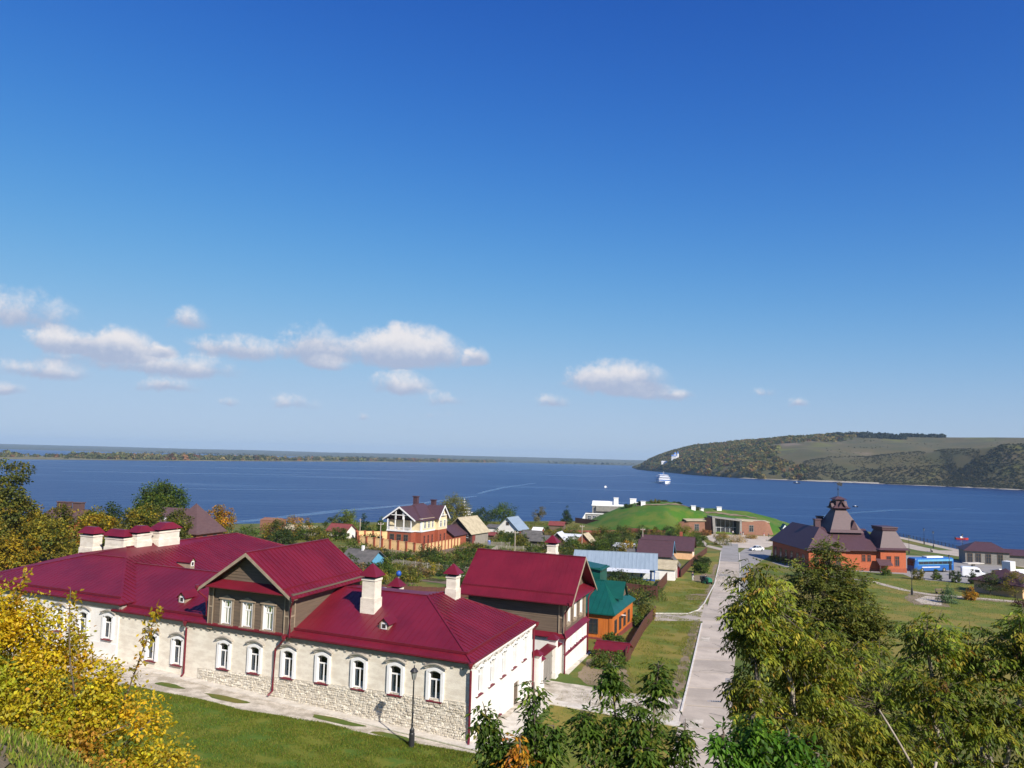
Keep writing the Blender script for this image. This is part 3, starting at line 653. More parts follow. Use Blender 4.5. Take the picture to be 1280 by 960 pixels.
# turf-covered mound by the river (the museum is dug into it)
def mound_h(x, y):
    def cap(cx, cy, rx, ry, h, p=1.5):
        q = ((x - cx) / rx) ** 2 + ((y - cy) / ry) ** 2
        return h * max(0.0, 1 - q) ** p
    h = max(cap(60, 307, 30, 39, 9.8, 1.15), cap(86, 316, 34, 33, 7.6, 1.0))
    q = sstep((x - 58) / 8) * sstep((106 - x) / 5)          # cut back behind the museum front
    return h * (1 - q) + q * h * sstep((y - 286.5) / 4.5)
def mound_z(x, y):
    h = mound_h(x, y)
    return max(base(x, y), 1.7) + h + min(1, h * .5) * (.55 * MN.noise(Vector((x * .13, y * .13, 3))) + .22 * MN.noise(Vector((x * .4, y * .4, 7)))) if h > 0 else G(x, y) - .4
grid_mesh('turf_mound', steps((28, 122, 1.6)), steps((266, 352, 1.6)), lambda x, y: mound_z(x, y) + (0.03 if mound_h(x, y) > 0 else 0), 'mound')

# ---- hill across the bay: lofted from its shore to its skyline
H_SH = [(520, 3300), (440, 2640), (428, 2380), (432, 2180), (420, 1760), (458, 1514), (531, 1417), (630, 1317), (715, 1230), (752, 1130), (830, 980), (960, 820), (1150, 640)]
H_TOP = [(640, 3350, 20), (492, 2600, 40), (545, 2530, 62), (590, 2450, 78), (690, 2300, 93), (790, 2200, 105), (880, 2130, 112), (960, 2110, 115), (1030, 2060, 113), (1120, 1990, 110), (1220, 1850, 106), (1400, 1700, 104), (1700, 1400, 100)]
def hill_pt(u, t):
    k = min(int(u), len(H_SH) - 2); f = u - k; f = f * f * (3 - 2 * f) * .5 + f * .5
    sx = H_SH[k][0] * (1 - f) + H_SH[k + 1][0] * f; sy = H_SH[k][1] * (1 - f) + H_SH[k + 1][1] * f
    tx, ty, tz = [H_TOP[k][i] * (1 - f) + H_TOP[k + 1][i] * f for i in range(3)]
    x = sx + (tx - sx) * t; y = sy + (ty - sy) * t
    if t <= 1:
        wood = sstep((6.6 - u) / 1.2)
        p = wood * (t ** .62) + (1 - wood) * (0.34 * sstep(t / .22) + .66 * t ** 1.5)
        # wooded spur nearest the viewer and the gully behind it
        spur = sstep((u - 6.9) / 2.2) * math.exp(-((t - .17) / .11) ** 2) * 32
        gul = sstep((u - 6.2) / 1.2) * sstep((10.5 - u) / 2) * math.exp(-((t - .42) / .10) ** 2) * 17
        z = tz * p + spur - gul
        z += MN.fractal(Vector((x * .0045, y * .0045, 1.3)), 1.0, 2.0, 4) * 13 * min(1, t * 4) * (1 - t * .7)
        if t == 0: z = -3
    else: z = tz - (t - 1) * 14 + 2 * MN.noise(Vector((x * .004, y * .004, 4)))
    return x, y, z
HU = [k / 6 for k in range(12 * 6 + 1)]; HTt = [0, .015, .03, .05, .08, .11, .14, .17, .2, .24, .28, .33, .38, .43, .48, .53, .58, .64, .7, .76, .82, .88, .94, 1, 1.1, 1.3, 1.8, 2.6]
hv = [hill_pt(u, t) for t in HTt for u in HU]; nu = len(HU)
hf = [(j * nu + i, j * nu + i + 1, (j + 1) * nu + i + 1, (j + 1) * nu + i) for j in range(len(HTt) - 1) for i in range(nu - 1)]
def hillmat():
    m = mat('dry_hill_grass', (0.098, 0.078, 0.026), (0.062, 0.062, 0.019), 0.012, 0.95, detail=6, fine=.8)
    t = NT(m.node_tree); b = m.node_tree.nodes['Principled BSDF']; src = b.inputs['Base Color'].links[0].from_socket
    tc = t.n('ShaderNodeTexCoord')
    n1 = t.noise(tc.outputs['Object'], 0.008, 5, .6); n2 = t.noise(t.mapping(tc.outputs['Object'], loc=(300, 70, 5)), 0.006, 4, .6)
    c = t.mix(t.mr(n1.outputs[0], .60, .70), src, (0.16, 0.12, 0.08, 1)); c = t.mix(t.mr(n2.outputs[0], .56, .66), c, (0.105, 0.105, 0.018, 1))
    t.put(b.inputs['Base Color'], c); return m
MT['hill'] = hillmat()
me = bpy.data.meshes.new('hill'); me.from_pydata(hv, [], hf); me.materials.append(MT['hill']); me.polygons.foreach_set('use_smooth', [True] * len(hf))
link('hill', me, kind='structure')
# sandy strip at its foot
sm = MB()
for k in range(5 * 6, 12 * 6 - 6):
    u0, u1 = k / 6, (k + 1) / 6; a, b_ = hill_pt(u0, .004), hill_pt(u1, .004); w0 = 9 + 5 * math.sin(k * 1.7)
    sm.poly([(a[0] - w0, a[1] - 4, .25), (b_[0] - w0, b_[1] - 4, .25), (b_[0] + 12, b_[1] + 6, 2.2), (a[0] + 12, a[1] + 6, 2.2)])
sm.build('river_beach', 'sand', kind='structure')

# far wood on the hill: one mass nobody could count
def clump_cloud(name, pts, size, per, pal, m='leaf', flat=.8, label=None):
    n = len(pts); P = np.repeat(np.array([p[:3] for p in pts]), per, 0); sz = np.repeat(np.array([p[3] for p in pts]), per)[:, None]
    o = rdir(n * per); o[:, 2] = np.abs(o[:, 2]) * flat; P = P + o * sz * np.array([.62, .62, .95])
    C = np.repeat(pick(pal, n, .2), per, 0) * (1 + rng.normal(0, .12, (n * per, 1)))
    D = rdir(n * per); N = o + rdir(n * per) * .5
    L = sz[:, 0] * size * rng.uniform(.7, 1.3, n * per)
    return link(name, leaf_mesh(name, P - D * L[:, None] * .5, D, N, L, L * .8, np.clip(C, .004, .9), m), kind='stuff')
pts = []; rnd = random.Random(5)
while len(pts) < 5600:
    u = rnd.uniform(.2, 7.3); t = rnd.random() ** .9 * 1.03
    lim = 6.1 if t < .12 else 5.75 - .5 * sstep((t - .12) / .2) + 1.6 * sstep((t - .62) / .3); lim += .35 * MN.noise(Vector((t * 7, 3, 1)))
    meadow = u > lim or (4.9 < u and .5 < t < .66)
    if meadow: continue
    x, y, z = hill_pt(u, t); pts.append((x, y, z - .5, rnd.uniform(5, 9.5)))
clump_cloud('hillside_wood', pts, .62, 22, [(3, (.115, .118, .024)), (2.5, (.165, .125, .028)), (1.0, (.18, .095, .026)), (2.6, (.060, .076, .018)), (1.2, (.20, .155, .034))])
pts = []
while len(pts) < 420:
    u = rnd.uniform(6.2, 9.0); t = rnd.uniform(.9, 1.06) if u < 8.2 else rnd.uniform(.98, 1.03)
    x, y, z = hill_pt(u, t); pts.append((x, y, z - 1, rnd.uniform(5, 10)))
clump_cloud('dark_skyline_wood', pts, .6, 22, [(3, (.022, .032, .016)), (1, (.035, .042, .018))], flat=1.1)
pts = []
while len(pts) < 4200:
    u = rnd.uniform(7.0, 11.6); t = rnd.random() * (.23 + .06 * MN.noise(Vector((u * 2.2, 5, 1)))) * sstep((u - 6.9) / 3.0)
    x, y, z = hill_pt(u, t); pts.append((x, y, z - .6, rnd.uniform(1.6, 3.6)))
clump_cloud('spur_shade_scrub', pts, .62, 18, [(3, (.044, .050, .020)), (2, (.060, .060, .023)), (1, (.085, .072, .028))])  # scrub on the spur, darkened in colour to stand for the slope's shade
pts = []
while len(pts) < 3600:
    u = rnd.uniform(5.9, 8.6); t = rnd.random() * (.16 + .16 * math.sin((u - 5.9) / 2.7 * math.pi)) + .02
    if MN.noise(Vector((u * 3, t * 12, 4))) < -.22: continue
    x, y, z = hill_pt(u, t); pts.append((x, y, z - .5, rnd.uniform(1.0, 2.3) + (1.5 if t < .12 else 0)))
clump_cloud('ravine_shadow_clumps', pts, .62, 12, [(3, (.040, .044, .019)), (2, (.06, .055, .023)), (1, (.08, .068, .03))])  # small dark clumps painting the shadow patch on the middle of the slope
pts = []
while len(pts) < 260:
    u = rnd.uniform(6.2, 11); t = rnd.uniform(.25, .95)
    x, y, z = hill_pt(u, t)
    if MN.noise(Vector((x * .01, y * .01, 9))) > .05: pts.append((x, y, z - .6, rnd.uniform(1.2, 2.8)))
clump_cloud('meadow_scrub', pts, .62, 14, [(3, (.045, .055, .02)), (2, (.07, .07, .025))])

# ---- low islands and the far bank
ISL = [(-2600, 900), (-1500, 1330), (-1023, 1560), (-850, 1890), (-640, 2600), (-300, 3650), (-120, 4150), (-60, 4400)]
im = MB()
for (x0, y0), (x1, y1) in zip(ISL, ISL[1:]):
    im.poly([(x0, y0, -.4), (x1, y1, -.4), (x1 * .985 - 20, y1 * 1.02 + 25, 1.6), (x0 * .985 - 20, y0 * 1.02 + 25, 1.6)])
    im.poly([(x0 * .985 - 20, y0 * 1.02 + 25, 1.6), (x1 * .985 - 20, y1 * 1.02 + 25, 1.6), (x1 * 1.1 - 60, y1 * 1.25 + 200, 1.7), (x0 * 1.1 - 60, y0 * 1.25 + 200, 1.7)])
im.build('low_island', mat('reed_bank', (.19, .155, .075), (.12, .115, .045), .02, .95, detail=6), kind='structure')
pts = []
while len(pts) < 3200:
    s = rnd.random() ** .8 * 6.9; k = int(s); f = s - k
    x = ISL[k][0] * (1 - f) + ISL[k + 1][0] * f; y = ISL[k][1] * (1 - f) + ISL[k + 1][1] * f
    q = rnd.random() ** 1.4; x = x * (1 + .09 * q) - 22 - 40 * q; y = y * (1.02 + .2 * q) + 28 + 170 * q
    dens = MN.noise(Vector((x * .006, y * .006, 2)))
    if dens < -.12 + .25 * rnd.random() - q * .5: continue
    big = sstep((dens + .15) * 2.5)
    pts.append((x, y, 1.4, rnd.uniform(5, 10) + 10 * big * rnd.random() * (1 if s < 5.2 else .75)))
clump_cloud('island_wood', pts, .6, 18, [(3, (.11, .12, .04)), (2, (.16, .15, .05)), (1.2, (.21, .16, .06)), (1, (.07, .085, .03)), (.5, (.25, .12, .05))])
fm = MB(); rn = random.Random(9); FX = [-9500 + 140 * k for k in range(92)]
def fz(x, j): return (0.8, 9, 30, 44)[j] * (1 + .10 * MN.noise(Vector((x * .0011, j, 0))) + (.05 * MN.noise(Vector((x * .009, j, 3)))))
def fy(x, j): return (5000 if x > -1500 else 5600, 6600, 8400, 9600)[j] + 350 * MN.noise(Vector((x * .0006, j * 3, 7)))
for x0, x1 in zip(FX, FX[1:]):
    for j in range(3): fm.poly([(x0, fy(x0, j), fz(x0, j)), (x1, fy(x1, j), fz(x1, j)), (x1, fy(x1, j + 1), fz(x1, j + 1)), (x0, fy(x0, j + 1), fz(x0, j + 1))])
    fm.poly([(x0, fy(x0, 3), fz(x0, 3)), (x1, fy(x1, 3), fz(x1, 3)), (x1, 11200, 20), (x0, 11200, 20)])
    fm.poly([(x0, fy(x0, 0) - 60, -1), (x1, fy(x1, 0) - 60, -1), (x1, fy(x1, 0), fz(x1, 0)), (x0, fy(x0, 0), fz(x0, 0))])
fm.build('far_bank', mat('far_woodland', (.045, .055, .025), (.085, .08, .035), .0022, .95, detail=7), smooth=True, kind='structure')
pts = []
for k in range(500):
    x = rnd.uniform(-2500, 1300); y = 5000 + rnd.random() ** 2 * 1200
    if MN.noise(Vector((x * .003, y * .002, 5))) > -.05: pts.append((x, y, 1.5, rnd.uniform(8, 15)))
clump_cloud('far_bank_wood', pts, .7, 12, [(2, (.05, .06, .028)), (1, (.09, .085, .035))])

# ---- the air
hz = bpy.data.materials.new('haze_air'); hz.use_nodes = True; hz.node_tree.nodes.clear()
ht = NT(hz.node_tree); ho = ht.n('ShaderNodeOutputMaterial'); hp = ht.n('ShaderNodeVolumePrincipled')
hp.inputs['Color'].default_value = (.52, .74, 1, 1); hp.inputs['Density'].default_value = 0.000065; hp.inputs['Anisotropy'].default_value = 0.0
hz.node_tree.links.new(hp.outputs[0], ho.inputs['Volume'])
hb = MB(); hb.box(-12500, -3000, -4.2, 12500, 12500, 150); hb.build('haze', hz, kind='stuff')
# ------------------------------------------------------------------ building kit
def wall_holes(mb, L, z0, z1, holes, depth=0.3, y=0.0, m=0, mr=None, xs=0.0):
    """wall face in the plane y (facing -y) from x=xs to xs+L with rectangular openings (x0,x1,za,zb) and their reveals"""
    X = sorted({xs, xs + L} | {h[0] for h in holes} | {h[1] for h in holes}); Z = sorted({z0, z1} | {h[2] for h in holes} | {h[3] for h in holes})
    for a, b in zip(X, X[1:]):
        for c, d in zip(Z, Z[1:]):
            if any(h[0] <= a and b <= h[1] and h[2] <= c and d <= h[3] for h in holes): continue
            mb.poly([(a, y, c), (b, y, c), (b, y, d), (a, y, d)], m)
    for a, b, c, d in holes:
        k = m if mr is None else mr; e = y + depth
        mb.poly([(a, y, c), (a, e, c), (b, e, c), (b, y, c)], k); mb.poly([(a, y, d), (b, y, d), (b, e, d), (a, e, d)], k)
        mb.poly([(a, y, c), (a, y, d), (a, e, d), (a, e, c)], k); mb.poly([(b, y, c), (b, e, c), (b, e, d), (b, y, d)], k)
def seams(mb, pts, e0, e1, step=0.55, w=0.04, h=0.055, m=0):
    """standing seams running up a roof face whose eave runs e0 -> e1"""
    P = [Vector(p) for p in pts]; o = Vector(e0); e = (Vector(e1) - o).normalized()
    nrm = None
    for i in range(1, len(P) - 1):
        c = (P[i] - P[0]).cross(P[i + 1] - P[0])
        if c.length > 1e-3: nrm = c.normalized(); break
    if nrm.z < 0: nrm = -nrm
    s = nrm.cross(e).normalized()
    if s.z < 0: s = -s
    q = [((p - o).dot(e), (p - o).dot(s)) for p in P]
    u = math.floor(min(a for a, b in q) / step) * step + step * .5
    while u < max(a for a, b in q):
        hits = []
        for (a0, b0), (a1, b1) in zip(q, q[1:] + q[:1]):
            if (a0 - u) * (a1 - u) < 0: hits.append(b0 + (b1 - b0) * (u - a0) / (a1 - a0))
        if len(hits) >= 2 and max(hits) - min(hits) > .25:
            A, B = o + e * u + s * (min(hits) + .02), o + e * u + s * (max(hits) - .02)
            d = e * (w / 2)
            b = [A - d - nrm * .01, A + d - nrm * .01, B + d - nrm * .01, B - d - nrm * .01]
            mb.hexa(b, [p + nrm * h for p in b], m)
        u += step
def edge_bar(mb, a, b, w=0.12, h=0.09, m=0, up_=(0, 0, 1)):
    a, b = Vector(a), Vector(b); d = (b - a).normalized(); s = d.cross(Vector(up_)).normalized() * w / 2; n = s.cross(d).normalized() * h
    if n.z < 0: n = -n
    q = [a - s - n * .4, a + s - n * .4, b + s - n * .4, b - s - n * .4]
    mb.hexa(q, [p + n * 1.4 for p in q], m)

WPROTO = {}
def win_mesh(kind):
    """window meshes: (frame, pane, extras...) facing -y, sill at z=0, centred on x=0"""
    if kind in WPROTO: return WPROTO[kind]
    style, w, h = kind
    f = MB(); hw = w / 2
    if style in ('arch', 'plain', 'wood'):
        b_ = {'arch': .17, 'plain': .15, 'wood': .09}[style]; pr = {'arch': .14, 'plain': .13, 'wood': .05}[style]
        wm_ = 'white_paint'
        # surround, proud of the wall, with a low segmental arch over it
        e_ = .06 if style != 'wood' else .02
        f.box(-hw - b_, -pr, -.05, -hw + e_, .2, h + .02); f.box(hw - e_, -pr, -.05, hw + b_, .2, h + .02)
        if style == 'arch':
            n = 8; rise = .20
            arc = [(-hw - b_ + (w + 2 * b_) * k / n, h + .02 + rise * math.sin(math.pi * k / n)) for k in range(n + 1)]
            inn = [(-hw + w * k / n, h - .12 + (rise) * math.sin(math.pi * k / n)) for k in range(n + 1)]
            for k in range(n):
                q = [(inn[k][0], -pr, inn[k][1]), (inn[k + 1][0], -pr, inn[k + 1][1]), (arc[k + 1][0], -pr, arc[k + 1][1] + .06), (arc[k][0], -pr, arc[k][1] + .06)]
                f.prism(q, (0, .18, 0))
        else:
            f.box(-hw - b_, -pr, h, hw + b_, .12, h + b_)
        # casement: stile, transom and mullions set back in the opening
        yi = .13; t = .075
        f.box(-hw, yi - .03, 0, -hw + t, yi + .05, h); f.box(hw - t, yi - .03, 0, hw, yi + .05, h)
        f.box(-hw, yi - .03, 0, hw, yi + .05, t); f.box(-hw, yi - .03, h - t, hw, yi + .05, h)
        f.box(-t * .6, yi - .035, t, t * .6, yi + .045, h * .70); f.box(-hw, yi - .04, h * .68, hw, yi + .045, h * .68 + t * 1.3)
        if style == 'wood':
            for xx in (-hw * .5, hw * .5): f.box(xx - .025, yi - .03, t, xx + .025, yi + .04, h * .66)
            for xx in (-hw * .34, hw * .34): f.box(xx - .025, yi - .03, h * .7, xx + .025, yi + .04, h - t)
        # dark room behind
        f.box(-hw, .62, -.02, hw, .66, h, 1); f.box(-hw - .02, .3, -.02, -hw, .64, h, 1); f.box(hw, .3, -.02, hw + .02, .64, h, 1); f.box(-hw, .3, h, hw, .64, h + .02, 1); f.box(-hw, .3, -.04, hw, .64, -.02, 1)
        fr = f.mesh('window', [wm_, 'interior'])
        p = MB(); p.poly([(-hw + .03, yi + .01, .03), (hw - .03, yi + .01, .03), (hw - .03, yi + .01, h - .03), (-hw + .03, yi + .01, h - .03)]); pane = p.mesh('pane', 'glass')
        c = MB()
        for sgn in (-1, 1):
            x0, x1 = sorted((sgn * hw * .98, sgn * hw * .42)); n = 6
            for k in range(n):
                a, b = x0 + (x1 - x0) * k / n, x0 + (x1 - x0) * (k + 1) / n; dy = .03 * (k % 2)
                c.poly([(a, .175 + dy, .02), (b, .175 + .03 - dy, .02), (b, .175 + .03 - dy, h * .66), (a, .175 + dy, h * .66)])
        c.poly([(-hw, .165, .02), (hw, .165, .02), (hw, .165, h * .24), (-hw, .165, h * .24)])
        cur = c.mesh('curtain', 'curtain')
        ex = []
        if style in ('arch', 'plain'):
            s_ = MB(); q = [(-hw - .1, -.17, -.10), (hw + .1, -.17, -.10), (hw + .02, .14, .02), (-hw - .02, .14, .02)]; s_.slab(q, .05); ex.append(('sill', s_.mesh('sill', 'maroon_trim')))
        if style == 'arch':
            hd = MB(); n = 10; W = w / 2 + .36
            for k in range(n):
                a, b = -W + 2 * W * k / n, -W + 2 * W * (k + 1) / n
                za, zb = h + .26 + .24 * math.sin(math.pi * k / n), h + .26 + .24 * math.sin(math.pi * (k + 1) / n)
                hd.hexa([(a, -.24, za), (b, -.24, zb), (b, .02, zb), (a, .02, za)], [(a, -.26, za + .09), (b, -.26, zb + .09), (b, .02, zb + .13), (a, .02, za + .13)], 0)
                hd.hexa([(a * .93, -.13, za - .09), (b * .93, -.13, zb - .09), (b * .93, .02, zb - .09), (a * .93, .02, za - .09)], [(a * .93, -.13, za), (b * .93, -.13, zb), (b * .93, .02, zb), (a * .93, .02, za)], 1)
            ex.append(('hood', hd.mesh('hood', ['grey_trim', 'white_plaster'])))
        if style == 'wood':
            cs = MB(); a = hw + .24
            cs.box(-a, -.06, -.02, -hw - .05, .02, h + .1); cs.box(hw + .05, -.06, -.02, a, .02, h + .1)
            cs.box(-a - .08, -.13, h + .1, a + .08, .02, h + .2); cs.prism([(-a, -.1, h + .2), (a, -.1, h + .2), (a * .4, -.1, h + .36), (0, -.1, h + .46), (-a * .4, -.1, h + .36)], (0, .1, 0))
            cs.box(-a - .05, -.12, -.12, a + .05, .02, -.02)
            for k in range(4): cs.box(-a + .06 + k * (2 * a - .02) / 4, -.09, -.32, -a + .06 + k * (2 * a - .02) / 4 + .2, .02, -.12, 1)
            ex.append(('casing', cs.mesh('casing', ['tan_wood', 'tan_wood'])))
        WPROTO[kind] = [fr, ('pane', pane), ('curtain', cur)] + ex
    else:   # small distant window: proud frame with a dark pane in it; style names the frame material
        t = min(.12, w * .12)
        f.box(-hw - t, -.07, -t, -hw, .02, h + t); f.box(hw, -.07, -t, hw + t, .02, h + t); f.box(-hw, -.07, -t, hw, .02, 0); f.box(-hw, -.07, h, hw, .02, h + t)
        f.box(-t * .3, -.05, 0, t * .3, .02, h); f.box(-hw, -.05, h * .64, hw, .02, h * .64 + t * .6)
        p = MB(); p.box(-hw, -.025, 0, hw, -.005, h)
        WPROTO[kind] = [f.mesh('window', style), ('pane', p.mesh('pane', 'dark_glass'))]
    return WPROTO[kind]
def window(parent, kind, loc, rz=0.0, name='window', label=None):
    ms = win_mesh(kind); o = link(name, ms[0], parent, loc, rz, label=label)
    for nm, me in ms[1:]: link(nm, me, o)
    return o
def chimney(parent, x, y, zb, zt, w=0.62, d=0.62, cap=.95, capm='maroon', body='white_brick', sh=0.0, flat=False):
    m = MB(parent.location.z)
    m.box(x - w - .07, y - d - .07, zb - .5, x + w + .07, y + d + .07, zb + (zt - zb) * .38); m.box(x - w, y - d, zb + (zt - zb) * .38, x + w, y + d, zt - .3)
    m.box(x - w - .06, y - d - .06, zt - .3, x + w + .06, y + d + .06, zt - .12); m.box(x - w * .8, y - d * .8, zt - .12, x + w * .8, y + d * .8, zt + .06, 1)
    c = m.build('chimney', [body, 'soot'], parent, shear=sh)
    k = MB(parent.location.z); W, D = w + .26, d + .26
    if flat:
        k.hexa([(x - W, y - D, zt + .06), (x + W, y - D, zt + .06), (x + W, y + D, zt + .06), (x - W, y + D, zt + .06)], [(x - W * .62, y - D * .3, zt + cap), (x + W * .62, y - D * .3, zt + cap), (x + W * .62, y + D * .3, zt + cap), (x - W * .62, y + D * .3, zt + cap)])
    else:
        k.hexa([(x - W, y - D, zt + .06), (x + W, y - D, zt + .06), (x + W, y + D, zt + .06), (x - W, y + D, zt + .06)], [(x - .05, y - .05, zt + cap), (x + .05, y - .05, zt + cap), (x + .05, y + .05, zt + cap), (x - .05, y + .05, zt + cap)])
    k.build('chimney_cap', capm, c, shear=sh)
    return c
def dormer(parent, x, y, zb, w, h, deep, sh=0.0, wallm='tan_wood', face='f'):
    """small roof vent with a gabled hood; faces -y ('f') or +x ('r')"""
    m = MB(parent.location.z); rf = MB(parent.location.z); lv = MB(parent.location.z)
    rz = 0 if face == 'f' else math.pi / 2
    for q in (m, rf, lv): q.frame((x, y, 0), rz)
    hw = w / 2
    m.prism([(-hw, 0, zb - .5), (hw, 0, zb - .5), (hw, 0, zb + h * .55), (0, 0, zb + h), (-hw, 0, zb + h * .55)], (0, deep, 0))
    m.box(-hw * .62, -.03, zb + .02, hw * .62, .02, zb + h * .62, 1)
    d = m.build('dormer', [wallm, 'white_paint'], parent, shear=sh)
    for sg in (-1, 1):
        a = [(0, -.15, zb + h + .08), (sg * (hw + .13), -.15, zb + h * .5), (sg * (hw + .13), deep, zb + h * .5), (0, deep, zb + h + .08)]
        rf.slab(a, .05)
    rf.build('dormer_roof', 'maroon', d, shear=sh)
    lv.box(-hw * .4, -.045, zb + .1, hw * .4, -.02, zb + h * .5); lv.build('louvre', 'interior', d, shear=sh)
def downpipe(parent, pts, sh=0.0, r=.075):
    m = MB(parent.location.z); m.tube(pts, r, 8)
    x, y, z = pts[0]; m.lathe([(r, z - .1), (.19, z + .12), (.19, z + .3), (.03, z + .3)], 8, (x, y, 0))
    m.build('downpipe', 'maroon_trim', parent, shear=sh)

# ------------------------------------------------------------------ the white stone house with the mezzanine
SH = 0.0924; HYAW = R(-24.3); C0 = (-2.4, 55.1); ZB = 8.4
def Hw(x, y):
    xx = x - SH * y; yy = .9957 * y; c, s_ = math.cos(HYAW), math.sin(HYAW)
    return C0[0] + xx * c - yy * s_, C0[1] + xx * s_ + yy * c
VAZ = math.pi / 2 + math.atan2(SH, .9957)           # direction of the side walls in the house frame
house = thing('stone_house', 'long white stone house with maroon roof and brown wooden mezzanine under a gable', 'house', (*C0, ZB), HYAW)
front_w = [(-2.72, 10.9, 1.06, 1.92), (-6.0, 10.84, 1.06, 1.92), (-9.2, 10.8, 1.06, 1.92), (-12.5, 10.76, 1.06, 1.92), (-15.8, 10.68, 1.06, 1.92), (-19.15, 10.6, 1.06, 1.9), (-22.35, 10.52, 1.06, 1.9), (-27.45, 10.16, 1.06, 2.0), (-30.45, 10.12, 1.06, 2.0)]
side_w = [(1.75, 11.25), (4.2, 11.25), (6.8, 11.25), (9.45, 11.25), (12.1, 11.25)]
mb = MB(ZB)
wall_holes(mb, 35.4, 7.6, 13.8, [(x - w / 2, x + w / 2, z, z + h) for x, z, w, h in front_w], .3, xs=-35.4)
mb.poly([(-35.4, 14.2, 7.6), (0, 14.2, 7.6), (0, 14.2, 13.8), (-35.4, 14.2, 13.8)]); mb.poly([(-35.4, 0, 7.6), (-35.4, 14.2, 7.6), (-35.4, 14.2, 13.8), (-35.4, 0, 13.8)])
mb.build('wall', 'white_brick', house, shear=SH)
mb = MB(ZB)       # side wall, plastered: openings given along +y
tmp = MB(ZB); wall_holes(tmp, 14.2, 7.0, 13.8, [(y - .5, y + .5, z, z + 1.75) for y, z in side_w] + [(9.75, 11.0, 7.0, 9.85), (5.7, 6.5, 8.55, 9.35)], .3)
for f in tmp.f: mb.poly([(-tmp.v[i][1], tmp.v[i][0], tmp.v[i][2] + ZB) for i in f])
mb.build('side_wall', 'white_plaster', house, shear=SH)
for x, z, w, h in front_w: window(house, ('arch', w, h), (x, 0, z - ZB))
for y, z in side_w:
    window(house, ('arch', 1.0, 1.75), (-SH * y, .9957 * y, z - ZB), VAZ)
window(house, ('plain', .8, .8), (-SH * 6.1, .9957 * 6.1, 8.55 - ZB), VAZ)
mb = MB(ZB); mb.frame((0, 0, 0), 0); mb.box(-.2, 9.78, 7.2, -.12, 10.97, 9.82)
for k in range(5): mb.box(-.125, 9.8 + k * .235, 7.3, -.095, 10.0 + k * .235, 9.75)
mb.build('cellar_door', 'brown_wood', house, shear=SH)
# rubble lower wall: proud course with its own stones
mb = MB(ZB); prof = [(-25.1, 10.18), (-20, 10.36), (-15.8, 10.6), (-8, 10.86), (0, 11.08)]
for (xa, za), (xb, zb_) in zip(prof, prof[1:]): mb.hexa([(xa, -.05, 7.6), (xb, -.05, 7.6), (xb, .0, 7.6), (xa, .0, 7.6)], [(xa, -.05, za), (xb, -.05, zb_), (xb, .0, zb_), (xa, .0, za)])
mb.build('rubble_course', 'rubble', house, shear=SH)
rnd = random.Random(21); mb = MB(ZB)
def topz(x):
    for (xa, za), (xb, zb_) in zip(prof, prof[1:]):
        if xa <= x <= xb: return za + (zb_ - za) * (x - xa) / (xb - xa)
    return 11
row = 0; zz = 7.9
while zz < 11.0:
    hh = rnd.uniform(.13, .21); x = -25.0 + rnd.random() * .3
    while x < -.3:
        ww = rnd.uniform(.2, .5); gx, gy = Hw(x, -.3)
        if zz + hh < topz(x) - .02 and zz > base(gx, gy) - .25 and rnd.random() < .93:
            e = [rnd.uniform(-.03, .03) for _ in range(8)]; d = rnd.uniform(.0, .075); q = .03
            mb.hexa([(x + e[0], -.05, zz + e[1]), (x + ww - .03, -.05, zz + e[2]), (x + ww - .03 + e[3], -.05, zz + hh), (x, -.05, zz + hh - .02 + e[4])],
                    [(x + q + e[5], -.06 - d, zz + q), (x + ww - .03 - q, -.06 - d * .8, zz + q + e[6] * .5), (x + ww - .03 - q, -.06 - d, zz + hh - q), (x + q, -.06 - d * 1.1, zz + hh - q)])
        x += ww
    zz += hh
mb.build('rubble_stone', 'rubble', house, shear=SH, kind='stuff')
# cornice and plinth trims
mb = MB(ZB); mb.box(-35.4, -.07, 13.36, .07, .0, 13.46); mb.box(-35.4, -.13, 13.46, .13, .0, 13.62); mb.box(-35.4, -.22, 13.62, .22, .0, 13.76)
mb.box(.0, .0, 13.3, .12, 14.2, 13.42, 1); mb.box(.0, .0, 13.42, .22, 14.3, 13.62, 1); mb.box(.0, .0, 13.62, .40, 14.4, 13.76, 1)
mb.box(.0, .0, 10.95, .06, 14.2, 11.08, 1); mb.box(.0, .0, 7.2, .08, .5, 13.3, 1); mb.box(.0, 13.7, 7.2, .08, 14.2, 13.3, 1)
for k in range(46): mb.box(-34.9 + k * .76, -.09, 13.26, -34.72 + k * .76, -.0, 13.36)
mb.build('cornice', ['grey_trim', 'white_plaster'], house, shear=SH)
A, B_, P_, Q_, LE, LR = (.34, -.34, 13.84), (.34, 14.54, 13.84), (-7.0, 7.1, 16.58), (-6.6, 9.3, 16.58), (-35.3, -.34, 13.84), (-41.5, 7.1, 16.58)
mb = MB(ZB)
for f in ([A, P_, LR, LE], [A, B_, Q_, P_], [B_, (-35.3, 14.8, 13.84), (-41.5, 7.1, 16.58), P_, Q_]): mb.slab(f, .1)
edge_bar(mb, A, P_, .22, .05); edge_bar(mb, P_, LR, .22, .05); edge_bar(mb, P_, Q_, .22, .05); edge_bar(mb, B_, Q_, .22, .05)
mb.build('roof', 'maroon', house, shear=SH)
mb = MB(ZB)
seams(mb, [A, P_, LR, LE], LE, A, h=.028); seams(mb, [A, B_, Q_, P_], A, B_); mb.build('roof_seam', 'maroon', house, shear=SH, kind='stuff')
def up_slope(p, q, t): return tuple(p[i] + (q[i] - p[i]) * t for i in range(3))
mb = MB(ZB)
g0 = (-.45, .45, 14.215); edge_bar(mb, g0, (-35.0, .45, 14.215), .07, .13); edge_bar(mb, g0, (-.45, 13.7, 14.215), .07, .13)
